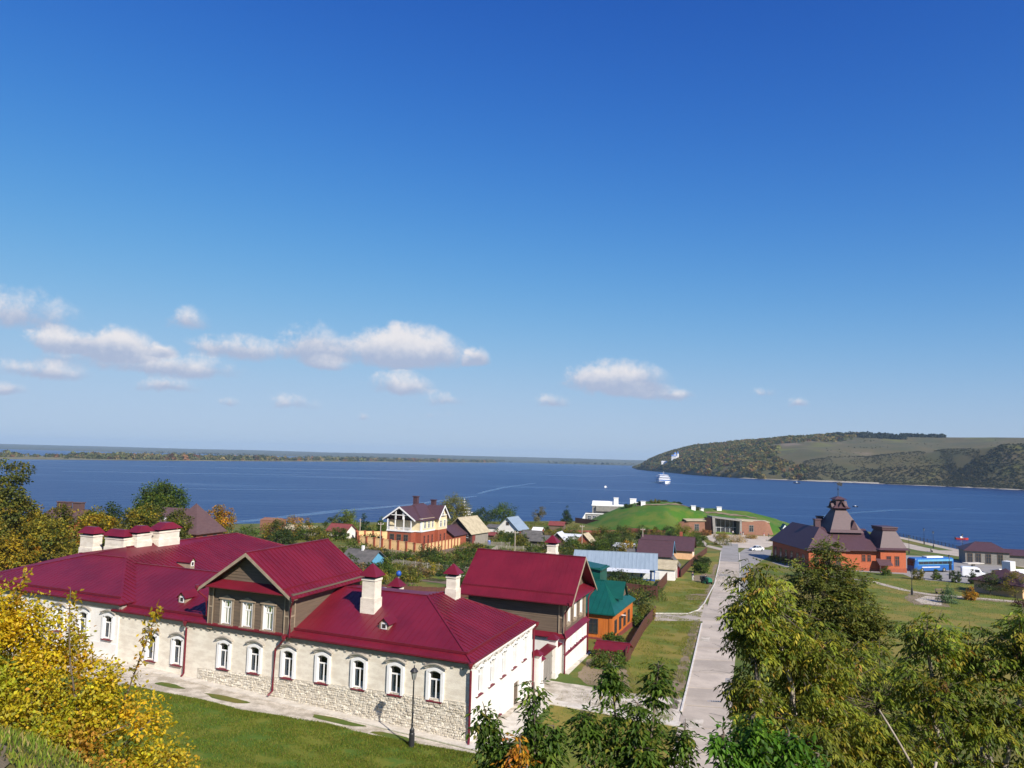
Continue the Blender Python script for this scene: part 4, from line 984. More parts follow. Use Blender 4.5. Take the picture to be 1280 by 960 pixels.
edge_bar(mb, (.36, -.36, 13.82), (-35.3, -.36, 13.82), .09, .08); edge_bar(mb, (.36, -.36, 13.82), (.36, 14.54, 13.82), .09, .08)
mb.build('snow_guard', 'maroon_trim', house, shear=SH)
chimney(house, -10.9, 4.3, 15.5, 18.2, .60, .56, 1.0, sh=SH)
chimney(house, -5.8, 9.6, 16.2, 18.1, .45, .45, .85, sh=SH)
chimney(house, -13.0, 12.6, 14.7, 16.0, .45, .45, .8, sh=SH)
dormer(house, -8.3, 2.0, 14.72, .8, .8, 1.5, SH); dormer(house, -29.2, 1.9, 14.7, .8, .85, 1.6, SH)
downpipe(house, [(.22, -.5, 13.6), (.14, -.2, 13.25), (.14, -.2, 8.7), (.2, -.45, 8.45)], SH, .09)
downpipe(house, [(-26.4, -.5, 13.6), (-26.45, -.22, 13.2), (-26.45, -.22, 9.6), (-26.45, -.5, 9.4)], SH, .085)
downpipe(house, [(-16.0, -.55, 13.6), (-16.3, -.5, 13.25), (-17.0, -.2, 12.7), (-17.1, -.2, 9.5), (-17.3, -.5, 9.2)], SH, .09)
downpipe(house, [(.45, 14.35, 13.6), (.2, 14.35, 13.2), (.2, 14.35, 8.3), (.4, 14.35, 8.0)], SH, .09)
# mezzanine
x0, x1, z0, z1 = -24.2, -15.85, 13.55, 16.95
mb = MB(ZB); mw = [(-22.3, 14.0), (-20.1, 14.0), (-17.95, 14.0)]
wall_holes(mb, x1 - x0, z0, z1, [(x - .48, x + .48, z, z + 1.85) for x, z in mw], .22, y=-.06, xs=x0)
mb.poly([(x1, -.06, z0), (x1, 10.6, z0), (x1, 10.6, z1), (x1, -.06, z1)]); mb.poly([(x0, 10.6, z0), (x0, -.06, z0), (x0, -.06, z1), (x0, 10.6, z1)]); mb.poly([(x1, 10.6, z0), (x0, 10.6, z0), (x0, 10.6, z1), (x1, 10.6, z1)])
xm = (x0 + x1) / 2
mb.prism([(x0, -.04, z1), (x1, -.04, z1), (xm, -.04, 19.72)], (0, 10.6, 0))
for k in range(14):      # lapped boards of the front
    zz = z0 + .12 + k * .235
    segs = [x0 + .55] + [v for x, z in mw for v in ((x - .74, x + .74) if 13.6 < zz < 16.2 else ())] + [x1 - .55]
    for a, b in zip(segs[::2], segs[1::2]): mb.hexa([(a, -.085, zz), (b, -.085, zz), (b, -.055, zz), (a, -.055, zz)], [(a, -.062, zz + .22), (b, -.062, zz + .22), (b, -.055, zz + .22), (a, -.055, zz + .22)])
for k in range(9):       # and of the tympanum
    zz = 17.3 + k * .24; f = (19.72 - zz - .2) / (19.72 - z1); a = xm + (x0 - xm) * f + .1; b = xm + (x1 - xm) * f - .1
    mb.hexa([(a, -.08, zz), (b, -.08, zz), (b, -.035, zz), (a, -.035, zz)], [(a, -.05, zz + .22), (b, -.05, zz + .22), (b, -.035, zz + .22), (a, -.035, zz + .22)])
mb.build('mezzanine_wall', 'brown_wood', house, shear=SH)
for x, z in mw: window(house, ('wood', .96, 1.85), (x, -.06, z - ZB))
mb = MB(ZB)   # corner pilasters with tan framing
for xa, xb in ((x0 - .04, x0 + .5), (x1 - .5, x1 + .04)):
    mb.box(xa, -.16, z0 - .05, xb, -.07, z1, 0)
    for a, b in ((xa, xa + .09), (xb - .09, xb)): mb.box(a, -.21, z0 - .1, b, -.16, z1, 1)
    for za in (z0 - .1, 15.2, z1 - .12): mb.box(xa + .09, -.205, za, xb - .09, -.16, za + .12, 1)
mb.box(x1, -.16, z0 - .05, x1 + .07, .5, z1, 0)
for a, b in ((-.16, -.06), (.42, .5)): mb.box(x1 + .07, a, z0 - .1, x1 + .12, b, z1, 1)
for za in (z0 - .1, 15.2, z1 - .12): mb.box(x1 + .07, -.06, za, x1 + .115, .42, za + .12, 1)
mb.box(x0 - .3, -.32, z1 - .16, x1 + .3, -.06, z1 - .02, 1); mb.box(x0 - .5, -.5, z1 - .02, x1 + .5, -.06, z1 + .1, 0); mb.box(x1, -.06, z1 - .16, x1 + .3, 10.6, z1 - .02, 1); mb.box(x1, -.06, z1 - .02, x1 + .5, 10.6, z1 + .08, 0)
mb.build('mezzanine_pilaster', ['brown_wood', 'tan_wood'], house, shear=SH)
mb = MB(ZB); re, rz_ = 4.85, 19.95
for sg in (-1, 1):
    mb.slab([(xm, -.85, rz_), (xm + sg * re, -.85, 16.78), (xm + sg * re, 11.2, 16.78), (xm, 11.2, rz_)], .09)
mb.slab([(xm - re + .2, -.82, 17.0), (xm + re - .2, -.82, 17.0), (xm + re - 1.0, -.04, 17.55), (xm - re + 1.0, -.04, 17.55)], .07)
edge_bar(mb, (xm, -.85, rz_), (xm, 11.2, rz_), .2, .06)
mb.build('mezzanine_roof', 'maroon', house, shear=SH)
mb = MB(ZB)
for sg in (-1, 1):
    f = [(xm, -.85, rz_), (xm + sg * re, -.85, 16.78), (xm + sg * re, 11.2, 16.78), (xm, 11.2, rz_)]; seams(mb, f, f[1], f[2])
    edge_bar(mb, (xm + sg * (re - .9), -.8, 17.37), (xm + sg * (re - .9), 11.1, 17.37), .07, .12)
mb.build('roof_seam', 'maroon', house, shear=SH, kind='stuff')
mb = MB(ZB)   # bargeboards
for sg in (-1, 1):
    mb.prism([(xm, -.88, rz_ - .02), (xm + sg * (re + .02), -.88, 16.76), (xm + sg * (re + .02), -.88, 16.5), (xm, -.88, rz_ - .3)], (0, .05, 0))
    mb.prism([(xm, -.83, rz_ - .12), (xm + sg * re, -.83, 16.64), (xm + sg * re, -.83, 16.60), (xm, -.83, rz_ - .16)], (0, .78, 0), 1)
mb.build('bargeboard', ['tan_wood', 'brown_wood'], house, shear=SH)
downpipe(house, [(x1 + .75, -.85, 16.7), (x1 + .6, -.7, 16.45), (x1 + .22, -.3, 16.0), (x1 + .22, -.3, 14.0), (x1 + .4, -.55, 13.8)], SH, .085)
downpipe(house, [(x0 - .75, -.85, 16.7), (x0 - .65, -.7, 16.4), (x0 - .3, -.2, 15.9), (x0 - .3, .0, 14.4)], SH, .085)
mb = MB(ZB)   # white satellite dish behind the chimney roof
mb.frame((-13.6, 10.9, 0), 0); mb.lathe([(.02, 0), (.2, .02), (.36, .09), (.42, .16)], 12, (0, 0, 15.9)); mb.tube([(0, 0, 14.6), (0, 0, 15.9)], .03, 5)
mb.build('satellite_dish', 'white_paint', house, shear=SH, smooth=True)

# ------------------------------------------------------------------ the adjoining left block
ZL = 9.4; lx, ly = Hw(-34.6, 0)
wing = thing('hipped_house', 'white house with broad maroon hipped roof and paired white chimneys beside yellow trees', 'house', (lx, ly, ZL), HYAW)
mb = MB(ZL); wl = [(-1.2, 11.3, 1.1, 1.9), (-4.4, 11.3, 1.1, 1.9), (-7.6, 11.3, 1.1, 1.9), (-10.8, 11.3, 1.1, 1.9), (-14, 11.3, 1.1, 1.9)]
wall_holes(mb, 22, 8.2, 14.4, [(x - w / 2, x + w / 2, z, z + h) for x, z, w, h in wl], .3, y=-.1, xs=-22)
mb.poly([(0, -.1, 8.2), (0, 30, 8.2), (0, 30, 14.4), (0, -.1, 14.4)]); mb.poly([(-22, -.1, 8.2), (-22, 30, 8.2), (-22, 30, 14.4), (-22, -.1, 14.4)]); mb.poly([(0, 30, 8.2), (-22, 30, 8.2), (-22, 30, 14.4), (0, 30, 14.4)])
mb.build('wall', 'white_plaster', wing, shear=SH)
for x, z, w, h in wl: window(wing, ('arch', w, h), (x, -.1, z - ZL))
mb = MB(ZL); mb.box(-22.1, -.2, 13.9, .1, -.1, 14.05); mb.box(-22.2, -.32, 14.05, .22, -.1, 14.34); mb.box(0, -.1, 13.9, .3, 30, 14.28); mb.box(-22, -.16, 8.2, 0, -.1, 10.9, 1)
mb.build('cornice', ['grey_trim', 'white_plaster'], wing, shear=SH)
a0, a1 = (.45, -.5, 14.42), (-22.6, -.5, 14.42); p0, p1 = (-7.6, 7.1, 17.0), (-14.4, 7.1, 17.0); r0, r1 = (-9.7, 9.0, 17.75), (-9.7, 26.5, 17.75); e1 = (.45, 34.6, 14.42)
mb = MB(ZL); FR = [a0, p0, p1, a1]; RS = [a0, e1, r1, r0, p0]
mb.slab(FR, .1); mb.slab([a0, e1, r1, p0], .1); mb.slab([p0, r1, r0], .1); mb.slab([p0, r0, p1], .1); mb.slab([e1, (-22.6, 34.6, 14.42), r1], .1); mb.slab([a1, p1, r0], .1); mb.slab([a1, r0, r1, (-22.6, 34.6, 14.42)], .1)
edge_bar(mb, a0, p0, .24, .05); edge_bar(mb, p0, p1, .24, .05); edge_bar(mb, r0, r1, .24, .05); edge_bar(mb, e1, r1, .2, .05)
mb.build('roof', 'maroon', wing, shear=SH)
mb = MB(ZL); seams(mb, FR, a1, a0, h=.028); seams(mb, [a0, e1, r1, p0], a0, e1); mb.build('roof_seam', 'maroon', wing, shear=SH, kind='stuff')
mb = MB(ZL); edge_bar(mb, (-.35, .3, 14.79), (-21.5, .3, 14.79), .07, .13); edge_bar(mb, (.47, -.52, 14.4), (-22.6, -.52, 14.4), .09, .08); edge_bar(mb, (.47, -.52, 14.4), (.47, 33, 14.4), .09, .08); mb.build('snow_guard', 'maroon_trim', wing, shear=SH)
chimney(wing, -15.6, 9.4, 16.4, 18.75, 1.0, .6, .72, sh=SH, flat=True); chimney(wing, -11.6, 9.6, 16.9, 18.7, 1.4, .6, .72, sh=SH, flat=True)
chimney(wing, -9.9, 11.0, 17.7, 19.1, .55, 1.0, .7, sh=SH, flat=True); chimney(wing, -9.6, 14.2, 17.6, 19.2, .65, 1.5, .75, sh=SH, flat=True)
dormer(wing, -3.0, 11.8, 15.95, .65, .85, 1.8, SH, 'tan_wood', 'r')

# ------------------------------------------------------------------ the gabled second house
ZG = 7.6; gx, gy = Hw(.8, 22.4)
gab = thing('gabled_house', 'two storey house with maroon gable roof, brown boarded upper floor and white base', 'house', (gx, gy, ZG), HYAW)
W2, D2 = 10.6, 9.2
mb = MB(ZG); lw = [(2.2, 9.55), (4.6, 9.55), (7.0, 9.55)]
tmp = MB(ZG); wall_holes(tmp, D2, 6.6, 11.0, [(y - .42, y + .42, z, z + 1.1) for y, z in lw], .22)
for f in tmp.f: mb.poly([(-tmp.v[i][1], tmp.v[i][0], tmp.v[i][2] + ZG) for i in f])
mb.poly([(-W2, 0, 6.6), (0, 0, 6.6), (0, 0, 11.0), (-W2, 0, 11.0)]); mb.poly([(-W2, D2, 6.6), (0, D2, 6.6), (0, D2, 11.0), (-W2, D2, 11.0)]); mb.poly([(-W2, 0, 6.6), (-W2, D2, 6.6), (-W2, D2, 11.0), (-W2, 0, 11.0)])
mb.box(-.6, -.06, 6.6, .06, .0, 10.9); mb.box(.0, .0, 6.6, .06, .5, 10.9); mb.box(.0, D2 - .5, 6.6, .06, D2, 10.9); mb.box(-W2, -.05, 10.5, .05, .0, 10.75)
mb.build('lower_wall', 'white_plaster', gab, shear=SH)
for y, z in lw: window(gab, ('plain', .84, 1.1), (-SH * y, .9957 * y, z - ZG), VAZ)
mb = MB(ZG); uw = [(2.1, 12.0), (4.6, 12.0), (7.1, 12.0)]
tmp = MB(ZG); wall_holes(tmp, D2 - .3, 11.0, 14.45, [(y - .45, y + .45, z, z + 1.7) for y, z in uw], .22, xs=.15)
for f in tmp.f: mb.poly([(-.15 - tmp.v[i][1], tmp.v[i][0], tmp.v[i][2] + ZG) for i in f])
mb.poly([(-W2 + .1, .15, 11.0), (-.15, .15, 11.0), (-.15, .15, 14.45), (-W2 + .1, .15, 14.45)]); mb.poly([(-W2 + .1, D2 - .15, 11.0), (-.15, D2 - .15, 11.0), (-.15, D2 - .15, 14.45), (-W2 + .1, D2 - .15, 14.45)])
ym = D2 / 2
for xx in (-.35, -W2 + .1): mb.prism([(xx, .15, 14.45), (xx, D2 - .15, 14.45), (xx, ym, 17.95)], (.2 if xx > -1 else .2, 0, 0))
mb.poly([(-W2 + .1, .15, 11), (-W2 + .1, D2 - .15, 11), (-W2 + .1, D2 - .15, 14.45), (-W2 + .1, .15, 14.45)])
for k in range(14): zz = 11.2 + k * .232; mb.hexa([(-W2 + .1, .12, zz), (-.6, .12, zz), (-.6, .16, zz), (-W2 + .1, .16, zz)], [(-W2 + .1, .145, zz + .215), (-.6, .145, zz + .215), (-.6, .16, zz + .215), (-W2 + .1, .16, zz + .215)])
for k in range(11): 
    zz = 14.9 + k * .26; f = (17.95 - zz - .2) / 3.5; mb.box(-.16, ym - (ym - .15) * f + .1, zz, -.12, ym + (ym - .15) * f - .1, zz + .23)
mb.build('upper_wall', 'brown_wood', gab, shear=SH)
for y, z in uw: window(gab, ('wood', .9, 1.7), (-.15 - SH * y, .9957 * y, z - ZG), VAZ)
mb = MB(ZG)
for a, b in ((-.62, -.52), (-.2, -.1)): mb.box(a, .03, 11.2, b, .1, 14.3, 1)
mb.box(-.52, .08, 11.2, -.2, .12, 14.3, 0)
for z in (11.2, 12.7, 14.15): mb.box(-.52, .04, z, -.2, .1, z + .14, 1)
for a, b in ((.1, .2), (.5, .6), (D2 - .6, D2 - .5), (D2 - .2, D2 - .1)): mb.box(-.15, a, 11.2, -.05, b, 14.3, 1)
mb.box(-W2 - .2, -.25, 14.1, .3, .12, 14.3, 1); mb.box(-.1, .12, 14.12, .3, D2 + .2, 14.3, 1)
mb.build('corner_post', ['brown_wood', 'tan_wood'], gab, shear=SH)
mb = MB(ZG); E0, E1, RG = -.75, D2 + .75, 18.12
mb.slab([(.95, E0, 14.2), (.95, ym, RG), (-W2 - .8, ym, RG), (-W2 - .8, E0, 14.2)], .09); mb.slab([(.95, E1, 14.2), (-W2 - .8, E1, 14.2), (-W2 - .8, ym, RG), (.95, ym, RG)], .09)
mb.slab([(.9, E0 + .1, 14.32), (.9, E1 - .1, 14.32), (-.12, E1 - 1.0, 14.95), (-.12, E0 + 1.0, 14.95)], .07)
mb.slab([(.35, -.35, 10.95), (.35, D2 + .3, 10.95), (-.12, D2 + .1, 11.35), (-.12, .1, 11.35)], .06); mb.slab([(.35, -.35, 10.95), (-W2, -.35, 10.95), (-W2, .16, 11.35), (-.1, .16, 11.35)], .06)
mb.slab([(.22, -.1, 9.3), (.22, D2, 9.3), (-.02, D2, 9.42), (-.02, -.1, 9.42)], .05)
edge_bar(mb, (.95, ym, RG), (-W2 - .8, ym, RG), .2, .06)
mb.build('roof', 'maroon', gab, shear=SH)
mb = MB(ZG); f = [(.95, E0, 14.2), (.95, ym, RG), (-W2 - .8, ym, RG), (-W2 - .8, E0, 14.2)]; seams(mb, f, f[3], f[0], h=.03); mb.build('roof_seam', 'maroon', gab, shear=SH, kind='stuff')
mb = MB(ZG); edge_bar(mb, (.9, E0 + 1.0, 14.97), (-W2 - .7, E0 + 1.0, 14.97), .07, .12); edge_bar(mb, (.97, E0 - .02, 14.18), (-W2 - .8, E0 - .02, 14.18), .09, .08); mb.build('snow_guard', 'maroon_trim', gab, shear=SH)
mb = MB(ZG)
for sg in (-1, 1): mb.prism([(.96, ym, RG - .02), (.96, ym + sg * 5.36, 14.18), (.96, ym + sg * 5.36, 13.95), (.96, ym, RG - .28)], (.05, 0, 0))
mb.build('bargeboard', 'tan_wood', gab, shear=SH)
chimney(gab, -2.9, ym + .7, 17.7, 19.25, .48, .48, .8, sh=SH)
downpipe(gab, [(.7, -.7, 14.1), (.5, -.5, 13.8), (.1, -.12, 13.3), (.1, -.12, 11.4), (.3, -.35, 11.0), (.15, -.2, 10.6), (.15, -.2, 7.6), (.4, -.5, 7.4)], SH, .08)
downpipe(gab, [(.7, D2 + .6, 14.1), (.3, D2 + .3, 13.6), (.15, D2 + .15, 13.2), (.15, D2 + .15, 7.5), (.4, D2 + .3, 7.2)], SH, .08)

# ------------------------------------------------------------------ gateway between the two houses
ZW = 7.9; wx, wy = Hw(.3, 14.6)
gate = thing('gateway', 'white gateway wall with maroon capped pillars between the two maroon-roofed houses', 'gate', (wx, wy, ZW), HYAW)
def pillar(y0, y1, zt, capw=.18):
    m = MB(ZW); m.box(-.35, y0, 6.9, .35, y1, zt); m.box(-.42, y0 - .07, 6.9, .42, y1 + .07, 8.3); m.box(-.43, y0 - .08, zt, .43, y1 + .08, zt + .14); m.build('pillar', 'white_plaster', gate, shear=SH)
    c = MB(ZW); a, b = y0 - capw, y1 + capw; ymid = (y0 + y1) / 2
    c.hexa([(-.55, a, zt + .14), (.55, a, zt + .14), (.55, b, zt + .14), (-.55, b, zt + .14)], [(-.1, ymid - .1, zt + .55), (.1, ymid - .1, zt + .55), (.1, ymid + .1, zt + .55), (-.1, ymid + .1, zt + .55)]); c.build('pillar_cap', 'maroon', gate, shear=SH)
pillar(.05, .75, 10.85); pillar(5.3, 6.1, 11.1); pillar(.95, 1.45, 10.3)
m = MB(ZW); m.box(-.2, 6.1, 6.9, .2, 7.7, 10.3); m.box(-.26, 6.1, 10.3, .26, 7.7, 10.45); m.box(.2, 6.35, 8.0, .24, 7.5, 9.9); m.box(-.2, 1.45, 6.9, .2, 1.75, 10.4); m.box(-.2, 1.75, 10.45, .2, 5.3, 10.7)
m.build('wall', 'white_plaster', gate, shear=SH)
for a, b in ((1.8, 3.5), (3.55, 5.25)):
    m = MB(ZW); n = 7
    for k in range(n): m.box(-.04, a + (b - a) * k / n + .01, 7.75, .04, a + (b - a) * (k + 1) / n - .01, 10.3)
    m.box(.04, a, 8.2, .09, b, 8.36); m.box(.04, a, 9.7, .09, b, 9.86); m.build('gate_leaf', 'grey_boards', gate, shear=SH)
m = MB(ZW); m.slab([(.45, 1.5, 10.7), (.45, 5.3, 10.7), (-.45, 5.3, 10.85), (-.45, 1.5, 10.85)], .06); m.slab([(.4, 6.1, 10.45), (.4, 7.7, 10.45), (-.4, 7.7, 10.6), (-.4, 6.1, 10.6)], .06); m.build('wall_coping', 'maroon', gate, shear=SH)

# ------------------------------------------------------------------ street lamp before the facade
def street_lamp(loc, label, h=5.2, s=1.0, group=None):
    t = thing('street_lamp', label, 'street lamp', loc, 0, group)
    m = MB(); m.lathe([(.19, -.2), (.19, .9), (.165, .95), (.165, 1.15), (.12, 1.2), (.075, 1.3), (.07, 1.45), (.09, 1.5), (.06, 1.56), (.045, h - 1.0), (.075, h - .98), (.04, h - .92), (.04, h - .82)], 12); m.build('post', 'black', t, smooth=False)
    m = MB(); m.lathe([(.09, h - .82), (.21, h - .3)], 6, m=0); m.build('lantern', 'lamp_glass', t)
    m = MB(); m.lathe([(.28, h - .3), (.27, h - .26), (.15, h - .1), (.05, h - .04), (.03, h + .1), (.005, h + .16)], 12)
    for k in range(6):
        a = math.pi / 3 * k; m.tube([(.095 * math.cos(a), .095 * math.sin(a), h - .83), (.215 * math.cos(a), .215 * math.sin(a), h - .28)], .014, 4)
    m.build('lamp_cap', 'black', t); return t
street_lamp((-6.1, 53.5, G(-6.1, 53.5)), 'black lantern street lamp on the lawn edge before the white stone house')
# ------------------------------------------------------------------ other buildings
class Bld:
    """a plain house: origin at its front right corner, x runs left (negative), y back"""
    def __init__(s, name, label, x, y, yaw, w, d, hw, hr, wall, roof, ridge='x', over=.4, hip=(0, 0), cat='house', group=None, z=None, th=.12, gable=None, skirt=0.0):
        z = z if z is not None else min(G(x, y), G(x - w * math.cos(R(yaw)), y - w * math.sin(R(yaw))))
        s.t = t = thing(name, label, cat, (x, y, z), R(yaw), group); s.w, s.d, s.hw, s.hr = w, d, hw, hr
        m = MB(); m.box(-w, 0, -1.5, 0, d, hw)
        gm = 1 if gable else 0
        if ridge == 'x':
            for xx, hp in ((-.02, hip[1]), (-w + .02, hip[0])):
                if not hp: m.prism([(xx, 0, hw), (xx, d, hw), (xx, d / 2, hr - .1)], (-.15 if xx > -1 else .15, 0, 0), gm)
        else:
            for yy, hp in ((.02, hip[0]), (d - .02, hip[1])):
                if not hp: m.prism([(-w, yy, hw), (0, yy, hw), (-w / 2, yy, hr - .1)], (0, .15 if yy < 1 else -.15, 0), gm)
        m.build('wall', [wall] + ([gable] if gable else []), t)
        r = MB(); o = over
        if ridge == 'x':
            k = o * (hr - hw) / (d / 2); a, b = -w - o, o; y0, y1 = -o, d + o; zz = hw - k
            q = [(b, y0, zz), (b, y1, zz), (b - o * (hip[1] > 0) - hip[1], d / 2, hr), (a + o * (hip[0] > 0) + hip[0], d / 2, hr), (a, y1, zz), (a, y0, zz)]
            r.slab([q[5], q[0], q[2], q[3]], th); r.slab([q[1], q[4], q[3], q[2]], th)
            if hip[1]: r.slab([q[0], q[1], q[2]], th)
            if hip[0]: r.slab([q[4], q[5], q[3]], th)
            s.faces = [([q[5], q[0], q[2], q[3]], q[5], q[0])]
        else:
            k = o * (hr - hw) / (w / 2); x0, x1 = -w - o, o; a, b = -o, d + o; zz = hw - k
            q = [(x1, a, zz), (x1, b, zz), (-w / 2, b - o * (hip[1] > 0) - hip[1], hr), (-w / 2, a + o * (hip[0] > 0) + hip[0], hr), (x0, b, zz), (x0, a, zz)]
            r.slab([q[0], q[1], q[2], q[3]], th); r.slab([q[4], q[5], q[3], q[2]], th)
            if hip[0]: r.slab([q[5], q[0], q[3]], th)
            if hip[1]: r.slab([q[1], q[4], q[2]], th)
            s.faces = [([q[0], q[1], q[2], q[3]], q[0], q[1]), ([q[4], q[5], q[3], q[2]], q[4], q[5])]
        edge_bar(r, q[2], q[3], .2, .05); s.roof = r.build('roof', roof, t); s.rm = roof
    def seam(s, step=.6):
        m = MB()
        for f in s.faces: seams(m, f[0], f[1], f[2], step)
        m.build('roof_seam', s.rm, s.t, kind='stuff'); return s
    def win(s, side, a, z, w, h, frame='white_paint', off=0.02, label=None):
        if side == 'f': window(s.t, (frame, w, h), (a, -off, z))
        elif side == 'r': window(s.t, (frame, w, h), (off, a, z), math.pi / 2)
        elif side == 'l': window(s.t, (frame, w, h), (-s.w - off, a, z), -math.pi / 2)
        return s
    def box(s, name, m, *b):
        q = MB(); q.box(*b); q.build(name, m, s.t); return s

# orange house with the green roof
b = Bld('orange_house', 'orange boarded house with green metal roof and dark carved window frames', 12.4, 92.1, -21, 9.5, 11, 3.35, 6.1, 'orange_wood', 'green_metal', 'x', .42, (4.0, 2.4), z=7.0)
b.win('f', -2.3, .85, 1.0, 1.5, 'log'); b.win('f', -6.2, .85, 1.0, 1.5, 'log')
for y in (1.6, 4.0, 6.4, 8.8): b.win('r', y, .75, .8, 1.35, 'log')
q = MB(); q.box(-9.6, -.1, -1.5, .1, 11.1, .32); q.build('plinth', 'red_metal', b.t)
q = MB()
for a in (-9.5, -4.3, -.35): q.box(a, -.07, .32, a + .35, .0, 2.6)
q.box(-9.6, -.09, 2.65, .1, .0, 2.9); q.box(.0, 0, 2.65, .09, 11, 2.9); q.box(.0, 0, .32, .07, .4, 2.6); q.box(.0, 5.1, .32, .07, 5.5, 2.6); q.box(.0, 10.6, .32, .07, 11, 2.6); q.build('board_trim', 'orange_wood', b.t)
q = MB(); q.prism([(.1, 4.2, 4.4), (.1, 6.8, 4.4), (.1, 5.5, 5.9)], (-1.6, 0, 0)); q.build('gablet', 'brown_wood', b.t)
q = MB(); q.slab([(.35, 5.5, 6.15), (.35, 3.9, 4.3), (-2.4, 3.9, 4.3), (-2.4, 5.5, 6.15)], .1); q.slab([(.35, 5.5, 6.15), (-2.4, 5.5, 6.15), (-2.4, 7.1, 4.3), (.35, 7.1, 4.3)], .1); q.build('gablet_roof', 'green_metal', b.t)
q = MB(); q.box(-8.6, 7.4, 3.0, -3.4, 11.0, 7.3); q.slab([(-3.1, 7.1, 7.15), (-3.1, 11.3, 7.15), (-8.8, 11.3, 7.9), (-8.8, 7.1, 7.9)], .16); q.build('roof_turret', 'green_metal', b.t)
q = MB(); q.frame((.25, 4.9, 2.0), 0); q.tube([(-.3, 0, 0), (0, 0, .1)], .03, 5); q.lathe([(.02, 0), (.22, .03), (.34, .1)], 10, (0, 0, .1)); q.build('satellite_dish', 'white_paint', b.t)
b.seam(.7)
s_ = Bld('lean_to_shed', 'low maroon metal shed beside the orange house', 12.6, 82.2, -21, 3.3, 2.2, 1.25, 1.75, 'brown_metal', 'maroon_trim', 'x', .2, cat='shed', z=7.15)

# long shed with the bluish roof
b = Bld('long_shed', 'long shed with pale bluish metal roof and blue front boards', 28.2, 149.5, -11, 15.4, 7.5, 2.4, 4.7, 'blue_paint', 'blue_metal', 'x', .5, cat='shed', z=5.4); b.seam(.8)
q = MB()
for k in range(9): q.box(-14.6 + k * 1.75, -.1, .3, -13.2 + k * 1.75, -.03, 1.7)
q.build('board_panel', 'pale_sheet', b.t)
for k in range(5):
    q = MB(); q.box(-10.6 + k * 2.6, -.9, 0, -10.45 + k * 2.6, -.75, 2.1); q.build('post', 'blue_paint', b.t)
q = MB(); q.slab([(-14.5, -2.6, 1.75), (-1.0, -2.6, 1.75), (-1.0, -.6, 2.15), (-14.5, -.6, 2.15)], .05); q.build('awning', 'pale_sheet', b.t)
b = Bld('garage', 'white walled garage with weathered tan roof beside the long blue shed', 32.3, 151.2, -17, 4.2, 7, 2.3, 3.5, 'white_plaster', 'tan_roof', 'x', .3, cat='garage', z=5.2)
b.win('r', 2.5, .2, .9, 1.9, 'brown_wood')
b = Bld('maroon_gable_shed', 'small maroon fronted shed next to the white garage', 34.2, 156.5, -17, 2.6, 3.6, 2.4, 3.9, 'maroon_trim', 'grey_roof', 'y', .25, cat='shed', z=5.1)
b = Bld('dark_roofed_house', 'house with dark maroon roof and pale blue gable edge', 37.2, 178.5, -17, 7.4, 8, 2.3, 5.2, 'grey_boards', 'purple_roof', 'x', .45, z=4.5); b.win('r', 2.4, .9, .9, 1.1).win('r', 5.4, .9, .9, 1.1)
q = MB(); 
for sg in (-1, 1): q.prism([(.47, 4, 5.2), (.47, 4 + sg * 4.45, 1.95), (.47, 4 + sg * 4.45, 1.7), (.47, 4, 4.95)], (.06, 0, 0))
q.build('bargeboard', 'bus_light', b.t)
b = Bld('plum_roofed_house', 'long house with plum roof behind the dark maroon roofed house', 45.5, 193.0, -17, 12.5, 8.5, 2.6, 5.3, 'peach', 'purple_roof', 'x', .5, (0, 0), z=4.0); b.win('r', 2.5, .9, .9, 1.2).win('r', 5.5, .9, .9, 1.2)
chim = MB(); chim.box(-3.4, 4.6, 4.5, -2.7, 5.3, 6.4); chim.build('chimney', 'red_brick', b.t)
b = Bld('brown_shed', 'dark brown shed with old grey sheet roof near the plum roofed house', 31.5, 180, -17, 4, 5, 1.9, 2.9, 'log', 'grey_roof', 'x', .3, cat='shed')
b = Bld('pale_annex', 'low pale blue lean-to behind the garden trees', 31.5, 196, -17, 5.2, 3, 2.2, 2.9, 'pale_sheet', 'pale_sheet', 'x', .2, cat='shed')

# brick mansion
M = Bld('brick_mansion', 'two storey red brick mansion with cream upper floor and plum roof', -19.8, 177.5, -22, 8.6, 12.6, 7.0, 10.0, 'red_brick', 'purple_roof', 'y', .5, (4.0, 4.0), z=6.7)
q = MB(); q.box(-8.65, -.05, 4.15, .05, 12.65, 7.02); q.build('upper_wall', 'cream', M.t)
q = MB()
for a, b_, c, d in ((-8.72, -.12, .12, .3), (-.3, -.12, .12, .3)): q.box(a, b_, 4.1, a + .42, b_ + .42, 7.0)
q.box(-8.75, -.14, 4.0, .14, 12.74, 4.3); q.box(-.02, 12.3, 4.1, .12, 12.72, 7.0); q.build('trim', 'white_paint', M.t)
q = MB(); q.box(-7.6, -2.1, 0, -1.4, .1, 4.1); q.build('bay', 'red_brick', M.t)
for a in (-6.3, -4.5, -2.7): window(M.t, ('brown_wood', .95, 1.9), (a, -2.12, 1.5))
q = MB()     # balcony under the front gable
q.box(-7.8, -2.3, 4.1, -1.2, .0, 4.3); q.box(-7.7, -2.2, 4.95, -1.3, -2.1, 5.05)
for k in range(22): q.box(-7.65 + k * .3, -2.19, 4.3, -7.57 + k * .3, -2.11, 4.95)
q.build('balcony', 'white_paint', M.t)
for a in (-7.6, -5.6, -3.4, -1.5):
    q = MB(); q.box(a - .1, -2.2, 4.3, a + .1, -2.0, 6.8 + (1.6 if -6 < a < -3 else 0)); q.build('column', 'white_paint', M.t)
q = MB(); q.prism([(-7.9, -.0, 7.0), (-1.1, 0, 7.0), (-4.5, 0, 9.2)], (0, .2, 0)); q.build('tympanum', 'dark_glass', M.t)
q = MB()
